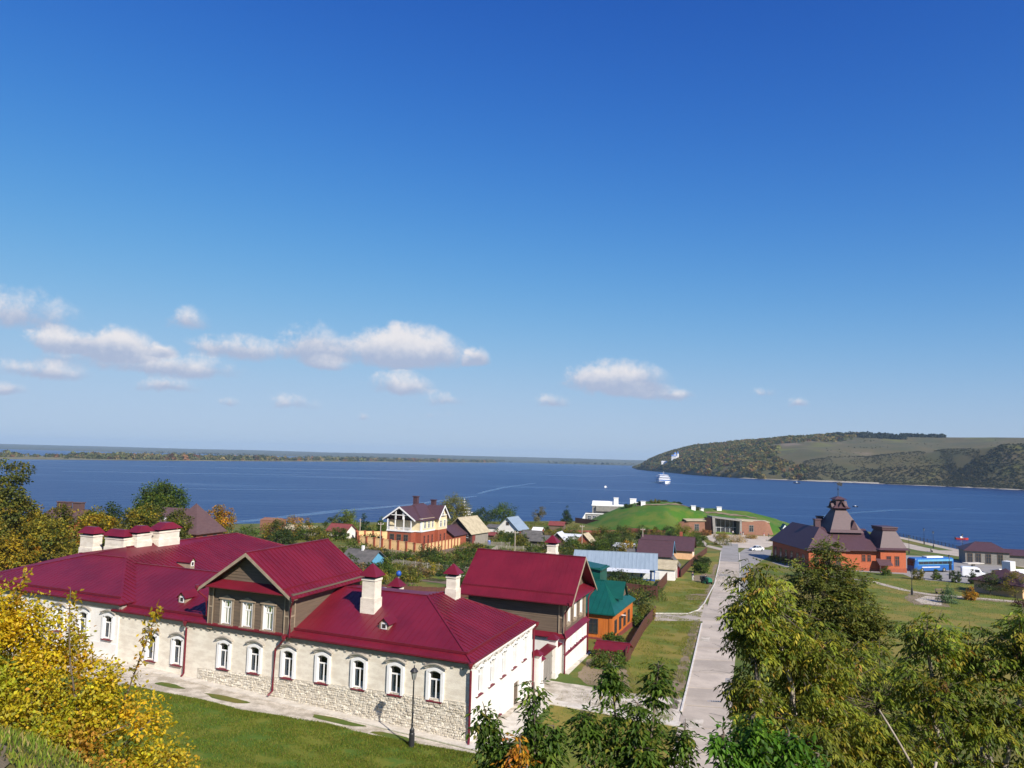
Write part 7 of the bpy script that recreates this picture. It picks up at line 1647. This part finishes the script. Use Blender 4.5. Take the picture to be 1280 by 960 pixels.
big_tree('tall fine-leaved grey-green tree rising before the restaurant roofs', (12.3, 30, G(12.3, 30)), [(12.35, 30, 24.6, .75, 1.2, .85), (11.6, 30, 23.9, .9, 1.3, .9), (12.9, 30, 23.6, 1.1, 1.3, .9), (12.3, 30, 22.6, 1.9, 1.6, 1.3), (13.6, 30, 22.2, 1.3, 1.4, 1.1), (11.2, 30, 22.0, 1.4, 1.4, 1.2), (12.6, 30, 20.8, 2.3, 1.8, 1.6), (12.4, 30, 18.5, 2.2, 1.8, 1.8)], 900, 8, 5, .3, .15, .075, [(3, (.145, .175, .038)), (2, (.20, .215, .042)), (1.5, (.09, .125, .028)), (.7, (.30, .25, .045))], 'bark', .35, .16, name='elm_tree')
big_tree('drooping ash tree lower on the slope, its top just over the corner trees', (9.4, 20, G(9.4, 20)), [(9.4, 20, 22.6, 1.3, 1.2, 1.2), (10.6, 20, 22.2, 1.2, 1.2, 1.2), (8.2, 20, 21.8, 1.2, 1.2, 1.0), (9.6, 20, 20.4, 2.2, 1.4, 1.4)], 300, 7, 6, .28, .13, .05, AS2, 'bark', .7, .13)
S1 = (.4, 13.5, G(.4, 13.5)); sapling('dark green box elder below the side facade, first of the shoots from the corner', S1, stems_to(S1, [(-.33, 13.5, 23.78, .34), (.50, 13.5, 24.22, .36), (.1, 13.3, 23.35, .5), (.85, 13.4, 23.55, .5)]), BE)
S2 = (2.1, 13.6, G(2.1, 13.6)); sapling('dark green box elder pair of shoots standing before the driveway', S2, stems_to(S2, [(1.80, 13.5, 24.62, .36), (2.62, 13.5, 24.52, .40), (1.4, 13.4, 23.75, .5), (2.25, 13.4, 23.95, .5), (3.05, 13.4, 23.6, .5), (2.3, 13.2, 23.3, .7)]), BE)
S3 = (3.05, 9.6, G(3.05, 9.6)); sapling('bright green leafy shoots in front of the ash tree by the road', S3, stems_to(S3, [(2.96, 9.5, 25.02, .3), (2.62, 9.5, 24.82, .3), (3.4, 9.5, 24.85, .34), (3.0, 9.4, 24.6, .5), (3.75, 9.5, 24.6, .3)]), [(3, (.075, .175, .014)), (2, (.11, .21, .018)), (1, (.05, .125, .014))], 8, 5, .2, .115, .045, 26)
S4 = (.25, 13.0, G(.25, 13.0)); sapling('small orange-yellow leaved shoot among the dark green box elders', S4, stems_to(S4, [(.27, 13.0, 23.52, .14), (.10, 13.0, 23.2, .2), (.4, 12.9, 23.1, .2)]), [(3, (.40, .20, .014)), (1, (.36, .13, .016))], 5, 5, .16, .10, .045, 14, name='autumn_shoot')

# --- middle distance and beyond
def T(name, label, x, y, h, w, n, leaf, pal, group=None, shape='round', clusters=None, tr=None, cat='tree', shell=.62, dz=0.0):
    z = G(x, y); rr = w / 2
    if shape == 'round': B = [(0, 0, h * .62, rr, rr, h * .38), (rr * .35, 0, h * .5, rr * .75, rr * .8, h * .3), (-rr * .4, .2, h * .48, rr * .7, rr * .8, h * .3), (0, -.2, h * .82, rr * .6, rr * .6, h * .18)]
    elif shape == 'bush': B = [(0, 0, h * .45, rr, rr, h * .55), (rr * .5, .1, h * .35, rr * .6, rr * .7, h * .42), (-rr * .5, -.1, h * .38, rr * .6, rr * .7, h * .42)]
    elif shape == 'tall': B = [(0, 0, h * .55, rr, rr, h * .43), (rr * .3, 0, h * .75, rr * .6, rr * .6, h * .24), (-rr * .35, 0, h * .38, rr * .75, rr * .75, h * .26)]
    elif shape == 'cone': B = [(0, 0, h * .2, rr, rr, h * .18), (0, 0, h * .4, rr * .75, rr * .75, h * .2), (0, 0, h * .62, rr * .5, rr * .5, h * .2), (0, 0, h * .84, rr * .22, rr * .22, h * .17)]
    elif shape == 'weep': B = [(0, 0, h * .7, rr * .8, rr * .8, h * .28), (rr * .55, 0, h * .45, rr * .55, rr * .6, h * .38), (-rr * .55, 0, h * .48, rr * .55, rr * .6, h * .38), (0, -.3, h * .5, rr * .6, rr * .5, h * .42)]
    n = int(n * 2.1); leaf *= 1.12; pal = [(a, (c[0] * 1.75, c[1] * 1.75, c[2] * 1.2)) for a, c in pal]
    return tree(name, label, cat, (x, y, z + dz), B, n, leaf, leaf * .7, pal, tr or h * .018 + .03, int((clusters or max(14, int(n / 50))) * 1.3), max(.22, w * .135), .25, group=group, limbs=9 if h > 3 else 5, shell=shell)
T('tall_tree', 'tall thin-leaved olive tree above the yellow trees at the picture edge', -80.5, 125, 17.5, 8.2, 3400, .42, OL, shape='tall', clusters=90, shell=.5)
T('round_tree', 'round dense dark green tree behind the brown pyramid roof', -77, 173, 12.6, 11.0, 6500, .42, GR, clusters=170)
ylw = [(-86, 112, 8.6, 7.5), (-79, 118, 9.2, 7.0), (-71.5, 121, 8.2, 6.5), (-66, 126, 8.6, 6.5), (-84, 135, 9.6, 7.5), (-73, 138, 8.6, 7), (-63.5, 134, 9.2, 6.5), (-92, 128, 9.4, 7), (-76, 106, 6.8, 6.5), (-69, 110, 6.2, 6), (-97, 148, 9.4, 8), (-61, 122, 6.0, 5.5), (-66.5, 143, 9.6, 6), (-60, 141, 8.6, 5), (-61, 112, 5.4, 5.5), (-80, 128, 9.6, 7.5), (-57, 127, 6.2, 5.5), (-91, 116, 8.6, 7), (-74, 128, 9.4, 7)]
lbs = ['yellow-green tree at the picture edge beside the hipped maroon roof', 'yellow-green tree second from the picture edge in the front row', 'yellow-green tree third in the front row left of the paired chimneys', 'yellow-green tree standing just behind the flat capped chimneys', 'golden tree in the back row left of the far brown house', 'golden tree in the back row before the far brown house', 'golden tree in the back row right of the far brown house', 'yellow-green tree below the tall olive tree', 'low yellow-green tree nearest the hipped roof edge', 'low yellow-green tree second along the hipped roof', 'golden tree beneath the tall thin-leaved tree, farthest back', 'low olive bush tree between chimney caps', 'bright golden tree nearest the brown pyramid roof', 'golden tree touching the left wing of the orange brick house', 'low yellow-green bush tree behind the widest flat chimney cap', 'tall yellow-green tree in the middle row below the far brown house', 'low yellow-green tree between the last chimney and the pyramid roof', 'yellow-green tree farthest out at the picture edge, below the tall tree', 'golden tree in the middle row behind the first chimney pair']
for k, ((x, y, h, w), lb) in enumerate(zip(ylw, lbs)): T('autumn_tree', lb, x, y, h, w, 2100, .36, [YG2, OL, YG2, YG, YG, YG2][k % 6], 'yellow autumn trees behind the hipped house', clusters=70)
T('dark_tree', 'dark green tree between golden trees before the river', -74.5, 146, 9.6, 5, 1300, .34, DK); T('dark_tree', 'dark green tree left of the round dense tree', -68, 150, 9.2, 4.5, 1200, .34, DK)
T('orange_tree', 'small orange-yellow tree right of the brown pyramid roof', -63, 171, 8.2, 6.0, 1300, .34, OR_)
row = [(-57, 172, 4.4, 6, GR, 'round green bush right of the small orange tree'), (-52, 178, 4.6, 5, DK, 'dark bush before the river right of the pyramid roof'), (-60.5, 166, 3.8, 6, OL, 'olive bush at the foot of the small orange tree'), (-50.5, 186, 6.2, 6.5, OR_, 'golden orange tree before the salmon brick store'), (-55, 183, 5.2, 6, YG, 'yellow bush left of the golden orange tree'), (-46.5, 182, 4.4, 6, GR, 'green bush right of the golden orange tree'), (-43, 179, 3.8, 5, OL, 'olive bush below the pale roofed shed'), (-49, 172, 3.4, 6, DK, 'dark bush behind the ridge of the hipped roof'), (-40, 186, 3.4, 4, GR, 'green bush left of the small white cabin'), (-44.5, 196, 4.8, 5, DK, 'dark bush behind the pale roofed shed')]
for x, y, h, w, p, lb in row: T('bush', lb, x, y, h, w, 900, .3, p, shape='bush', cat='bush')
T('pale_green_tree', 'pale green tree behind the small white cabin', -41.5, 200, 6.8, 6, 1400, .3, [(3, (.075, .1, .02)), (1, (.1, .11, .022))], shape='round')
T('conifer', 'dark conifer between cabin and apricot fence', -37.6, 204, 5.8, 3.6, 900, .28, CN, shape='cone'); T('conifer', 'smaller bright conifer behind the apricot fence', -33.2, 204, 5.4, 3.4, 900, .28, GR, shape='cone')
T('weeping_birch', 'large pale weeping birch behind the brick mansion', -15.4, 222, 12.2, 9.0, 3600, .3, [(3, (.12, .115, .03)), (2, (.09, .095, .025)), (1, (.16, .135, .03))], shape='weep', clusters=120)
T('green_tree', 'green tree between the log barn and the river', -8.8, 250, 6.4, 8, 1500, .34, DK); T('green_tree', 'broad green tree behind the white cottage', -1.6, 256, 8.4, 9.5, 1900, .34, GR); T('green_tree', 'low dark tree left of the white cottage roof', -10.2, 236, 5.8, 6, 1100, .32, DK)
T('bare_tree', 'thin brownish tree on the bank before the water', 11.2, 292, 6.2, 5.4, 700, .3, [(2, (.10, .085, .05)), (1, (.07, .07, .03))], shape='tall'); T('spruce', 'single dark spruce on the river bank left of the terminal', 22.4, 300, 7.4, 4.6, 1200, .3, CN, shape='cone')
T('willow', 'yellow-green willow at the foot of the turf mound', 56.2, 252, 5.6, 6.5, 1500, .26, [(3, (.13, .12, .02)), (1.5, (.08, .09, .018))], shape='weep'); T('dark_shrub', 'dark round shrub left of the yellow-green willow', 51.4, 250, 4.8, 5.0, 1200, .28, DK, shape='bush', cat='bush'); T('green_bush', 'bright green bush right of the willow', 61, 254.5, 3.4, 4.8, 800, .26, GR, shape='bush', cat='bush')
gt = [(26.6, 205, 6.2, 6.5, GR, 'green garden tree right of the red hut'), (31.0, 210, 6.4, 6, DK, 'dark garden tree behind the pale annex'), (25.5, 192, 5.2, 5.5, DK, 'dark garden tree behind the long blue shed'), (22.0, 188, 4.6, 5, GR, 'green garden tree left of the yellow one'), (28.8, 186, 4.6, 4.8, YG, 'yellow garden tree above the blue shed roof'), (33, 222, 5.8, 6.5, OL, 'olive tree before the turf mound fence'), (39, 228, 5.4, 6, DK, 'dark tree at the left foot of the mound'), (27, 225, 5.2, 5.5, OL, 'olive tree behind the red hut'), (16.5, 199, 3.6, 4.5, GR, 'green bush beside the white sided hut'), (2.0, 207, 3.6, 5, DK, 'dark bush below the plank shed'), (45, 238, 4.6, 5, OL, 'olive tree left of the dark round shrub'), (57.4, 232, 3.6, 4.2, GR, 'green bush by the fork of the footpath'), (41.0, 166, 2.4, 3.0, GR, 'green bush inside the dark verge fence'), (44.2, 178, 2.8, 3.4, DK, 'dark bush by the dark roofed house')]
for x, y, h, w, p, lb in gt: T('garden_tree' if h > 4 else 'bush', lb, x, y, h, w, 1000, .28, p, shape='round' if h > 4 else 'bush', cat='tree' if h > 4 else 'bush')
rb = random.Random(33); gg = 'low bushes scattered through the gardens'
spots = []
while len(spots) < 215:
    x, y = rb.uniform(-34, 24), rb.uniform(120, 250)
    if y > 205 and x < -5: continue
    if -30 < x < -10 and 163 < y < 200: continue
    if abs(x + 10) < 8 and 176 < y < 215: continue
    if abs(x - 21) < 9 and 144 < y < 160: continue
    if abs(x - 28) < 5 and y > 170 and y < 186: continue
    if abs(x + 27) < 4.5 and 136 < y < 146: continue
    spots.append((x, y))
GL = ['mid green', 'dark green', 'olive green', 'yellow-green', 'mid green', 'dark green', 'dry brownish']
for k, (x, y) in enumerate(spots):
    T('garden_bush', 'low %s bush among the vegetable gardens behind the maroon roofs' % GL[k % 7], x, y, rb.uniform(1.2, 3.3), rb.uniform(2.4, 6.0), 330, .29, [GR, DK, OL, YG2, GR, DK, [(2, (.13, .085, .05)), (1, (.09, .08, .04))]][k % 7], GL[k % 7] + ' bushes in the gardens', shape='bush', cat='bush', clusters=22)
for k, (x, y, h, w, p, lb) in enumerate([(71.6, 263, 2.4, 5, [(3, (.17, .12, .05)), (1, (.1, .095, .03))], 'tawny ornamental grass clump left before the museum'), (66.0, 240, 2.6, 5.5, OL, 'olive shrub clump in the forecourt bed'), (74.0, 252, 2.2, 6, [(3, (.19, .13, .06)), (1, (.12, .1, .04))], 'tawny grass clump in the middle of the forecourt'), (90, 262, 1.6, 6, [(3, (.16, .13, .04)), (1, (.1, .1, .03))], 'low golden grass clump right of the forecourt'), (86.5, 247, 1.4, 4.5, OL, 'low olive hedge near the white car'), (84, 270, 1.3, 5, [(3, (.19, .13, .06))], 'tawny grass clump below the museum portal'), (70, 276, 2.0, 4, [(3, (.2, .09, .05)), (1, (.14, .1, .04))], 'rust red shrub beside the museum left wall')]):
    T('ornamental_shrub', lb, x, y, h, w, 700, .24, p, shape='bush', cat='shrub')
for k, (x, y, lb) in enumerate([(68.1, 201.2, 'clipped yellow-green ball shrub, leftmost by the restaurant'), (68.3, 197.7, 'clipped yellow-green ball shrub, middle by the restaurant'), (68.5, 194.2, 'clipped yellow-green ball shrub, rightmost by the restaurant')]): T('ball_shrub', lb, x, y, 1.9, 1.5, 500, .16, [(3, (.14, .135, .02)), (1, (.09, .1, .018))], 'clipped ball shrubs by the restaurant', shape='bush', cat='shrub')
for k, (x, y, h, w, p, sh, lb) in enumerate([(90.2, 172, 2.6, 2.6, OL, 'bush', 'olive bush before the restaurant turret'), (86.0, 178, 2.0, 2.4, GR, 'bush', 'green bush by the cellar canopy'), (94.8, 173, 3.0, 2.2, GR, 'cone', 'young green conifer before the coach, left one'), (97.2, 170, 2.6, 2.2, DK, 'bush', 'dark bush before the coach'), (100.2, 168.5, 3.2, 2.2, DK, 'cone', 'young dark conifer below the coach windows'), (106, 171, 2.6, 2.0, CN, 'cone', 'young dark conifer left of the white van'), (77.6, 138, 3.2, 3.4, [(3, (.06, .10, .07)), (1, (.05, .08, .05))], 'cone', 'blue-green young spruce by the rose bed'), (84.5, 143, 2.4, 2.6, OR_, 'bush', 'orange bush on the rose bed'), (96.5, 149, 5.6, 4.2, YG2, 'tall', 'yellow-green tree before the peach pavilion'), (93.0, 151, 4.4, 4, DK, 'round', 'dark tree left of the peach pavilion'), (102.5, 147, 3.8, 3.4, OR_, 'bush', 'orange bush before the peach pavilion wall'), (90.8, 137, 1.6, 4.4, [(3, (.06, .022, .022)), (1, (.05, .03, .02))], 'bush', 'dark red low shrub bed by the park path'), (60.5, 150, 3.0, 2.6, OL, 'bush', 'olive bush on the park lawn by the parking bay'), (12.2, 89.5, 1.8, 2.2, GR, 'bush', 'green bush under the orange house wall by the metal fence'), (17.0, 103, 1.6, 2.6, GR, 'bush', 'green bush inside the sheet metal fence'), (11.6, 85.6, 1.1, 3.2, GR, 'bush', 'low green bush between lean-to and orange house'), (19.2, 109, 2.0, 2.8, OL, 'bush', 'olive bush at the far end of the sheet metal fence'), (10.3, 79.6, 2.0, 3.4, GR, 'bush', 'leafy green bush on the bare earth by the lean-to')]):
    T('park_tree' if h > 3.5 else 'park_shrub', lb, x, y, h, w, 800, .2, p, shape=sh, cat='tree' if h > 3.5 else 'shrub')
# grass blades on the lawn and beside the path: nobody could count them
def blades(name, n, region, L, pal, m='blade'):
    pts = []
    while len(pts) < n:
        x, y = region(); pts.append((x, y, G(x, y) + .01))
    P = np.array(pts); D = rdir(n) * .55 + np.array([0, 0, 1.0]); N = rdir(n)
    return link(name, leaf_mesh(name, P, D, N, L * rng.uniform(.5, 1.5, n), L * .22, pick(pal, n, .25), m), kind='stuff')
def lawn_region():
    while True:
        x = rng.uniform(-30, 2); k = next(i for i in range(len(LAWN_EDGE) - 1) if LAWN_EDGE[i][0] <= x <= LAWN_EDGE[i + 1][0]); (x0, y0), (x1, y1) = LAWN_EDGE[k], LAWN_EDGE[k + 1]
        ye = y0 + (y1 - y0) * (x - x0) / (x1 - x0); y = ye + .12 - abs(rng.normal(0, .5)) if rng.random() < .3 else rng.uniform(45, ye)
        if MN.noise(Vector((x * .5, y * .8, 0))) + .5 > rng.random() * .8: return x, y
blades('lawn_grass', 110000, lawn_region, .13, [(3, (.105, .165, .012)), (2, (.16, .185, .018)), (1.4, (.22, .19, .04)), (.6, (.055, .105, .01))])
TRACK = [(-8.8, 9.5), (-6.7, 10.0), (-6.1, 10.05), (-5.75, 9.5), (-5.4, 8.6), (-7, 7.2), (-9.2, 7.8)]
def slope_region():
    return rng.uniform(-12, -3), rng.uniform(9.3, 15)
blades('slope_grass', 16000, slope_region, .10, [(3, (.14, .21, .02)), (2, (.22, .23, .03)), (1, (.3, .24, .09))])
sheet('slope_track', jit(TRACK, .5, .15, 44), 0.02, 'dirt', .5)

# hedges and sandy tracks on the turf mound
def mz(x, y): return mound_z(x, y) + .03
for k, P in enumerate([[(49, 300), (56, 297), (63, 299), (70, 303), (78, 302)], [(52, 309), (58, 312), (66, 312), (72, 308)], [(76, 306), (86, 303), (96, 301)]]):
    sheet('sandy_track', jit(ribbon_poly(P, [1.8, 3.6, 2.6, 3.2, 1.8][:len(P)]), 1.2, .35, 60 + k), 0.12, 'dirt', 1.5, zf=mz)
for k, (x, y, w, lb) in enumerate([(46.5, 301, 3.4, 'dark hedge clump by the white towers of the terminal'), (51.0, 300.5, 3.6, 'dark hedge clump round the low left roof vent'), (62, 314, 5.0, 'dark hedge on the crest of the turf mound'), (68, 315, 3.6, 'dark hedge right of the mound crest'), (71, 297.5, 4.2, 'dark hedge clump behind the middle roof vent'), (57, 303, 4.0, 'dry hedge in the middle of the mound')]):
    T('hedge', lb, x, y, 1.3, w, 420, .3, DK if k < 5 else OL, shape='bush', cat='hedge', dz=mound_z(x, y) - G(x, y))

def verge_region():
    while True:
        y = rng.uniform(60, 150); xl = 14.7 + (y - 66) * .293; x = xl - .5 - abs(rng.normal(0, 4))
        if x > 4 + (y - 66) * .29 and MN.noise(Vector((x * .4, y * .4, 6))) > -.15: return x, y
blades('verge_grass', 26000, verge_region, .16, [(3, (.16, .19, .02)), (2, (.24, .21, .035)), (1, (.09, .14, .015))])
def park_region():
    return rng.uniform(40, 105), rng.uniform(118, 172)
blades('park_grass', 16000, park_region, .22, [(3, (.15, .18, .02)), (2, (.23, .20, .035)), (1, (.08, .13, .015))])
def garden_region():
    while True:
        x, y = rng.uniform(-45, 26), rng.uniform(118, 300)
        if MN.noise(Vector((x * .12, y * .12, 2))) > -.1: return x, y
blades('garden_weeds', 42000, garden_region, .62, [(3, (.10, .14, .018)), (2, (.17, .15, .03)), (1.4, (.22, .16, .06)), (1.2, (.06, .10, .014))])

# garden fences: pickets and rails too thin to pick apart, posts as pieces
def picket_fence(label, pts, h=1.1, m='grey_boards'):
    x0, y0 = pts[0]; zb = G(x0, y0); t = thing('picket_fence', label, 'fence', (x0, y0, zb))
    po = MB(); po.box(-.06, -.06, -.3, .06, .06, h + .15); pme = po.mesh('post', m); pk = MB()
    for a, b in zip(pts, pts[1:]):
        L = math.dist(a, b); n = max(1, round(L / 2.4)); k = int(L / .22)
        for j in range(n + 1):
            x, y = a[0] + (b[0] - a[0]) * j / n, a[1] + (b[1] - a[1]) * j / n; link('post', pme, t, (x - x0, y - y0, G(x, y) - zb))
        for j in range(k):
            x, y = a[0] + (b[0] - a[0]) * (j + .5) / k, a[1] + (b[1] - a[1]) * (j + .5) / k; z = G(x, y) - zb; e = rb.uniform(-.08, .06)
            pk.box(x - x0 - .05, y - y0 - .02, z + .05, x - x0 + .05, y - y0 + .02, z + h + e)
    pk.build('picket', m, t, kind='stuff')
picket_fence('grey picket fence across the gardens below the mansion', [(-24, 148), (-8, 143.5), (2, 147)])
picket_fence('weathered picket fence between allotment and ploughed plot', [(-4.2, 176), (-2.5, 190), (6, 193)])
picket_fence('grey picket fence around the allotment huts', [(6, 200), (19, 203), (24, 207)])
picket_fence('short picket fence before the log barn', [(-8.5, 196.5), (0.5, 201)])
picket_fence('pale picket fence in the bean plots behind the second maroon roof', [(-8, 133), (4, 136.5), (12, 141)], 1.0, 'pale_sheet')
for k, (x, y, hh, lb) in enumerate([(1.5, 168, 6.5, 'thin wooden pole in the allotments behind the maroon gable roof'), (19.5, 206, 6.5, 'wooden power pole beside the white sided hut'), (-27, 165, 6.5, 'wooden power pole among dry weeds below the mansion'), (34.5, 200, 6.8, 'wooden power pole by the plum roofed house')]):
    t = thing('utility_pole', lb, 'pole', (x, y, G(x, y))); q = MB(); q.tube([(0, 0, -.5), (0, 0, hh)], [.13, .09], 8); q.build('shaft', 'pale_bark', t); q = MB(); q.box(-.6, -.05, hh - .5, .6, .05, hh - .38); q.build('crossbar', 'pale_bark', t)
    q = MB()
    for dx in (-.5, 0, .5): q.lathe([(.04, hh - .38), (.06, hh - .3), (.03, hh - .2)], 6, (dx, 0, 0))
    q.build('insulator', 'white_paint', t, kind='stuff')
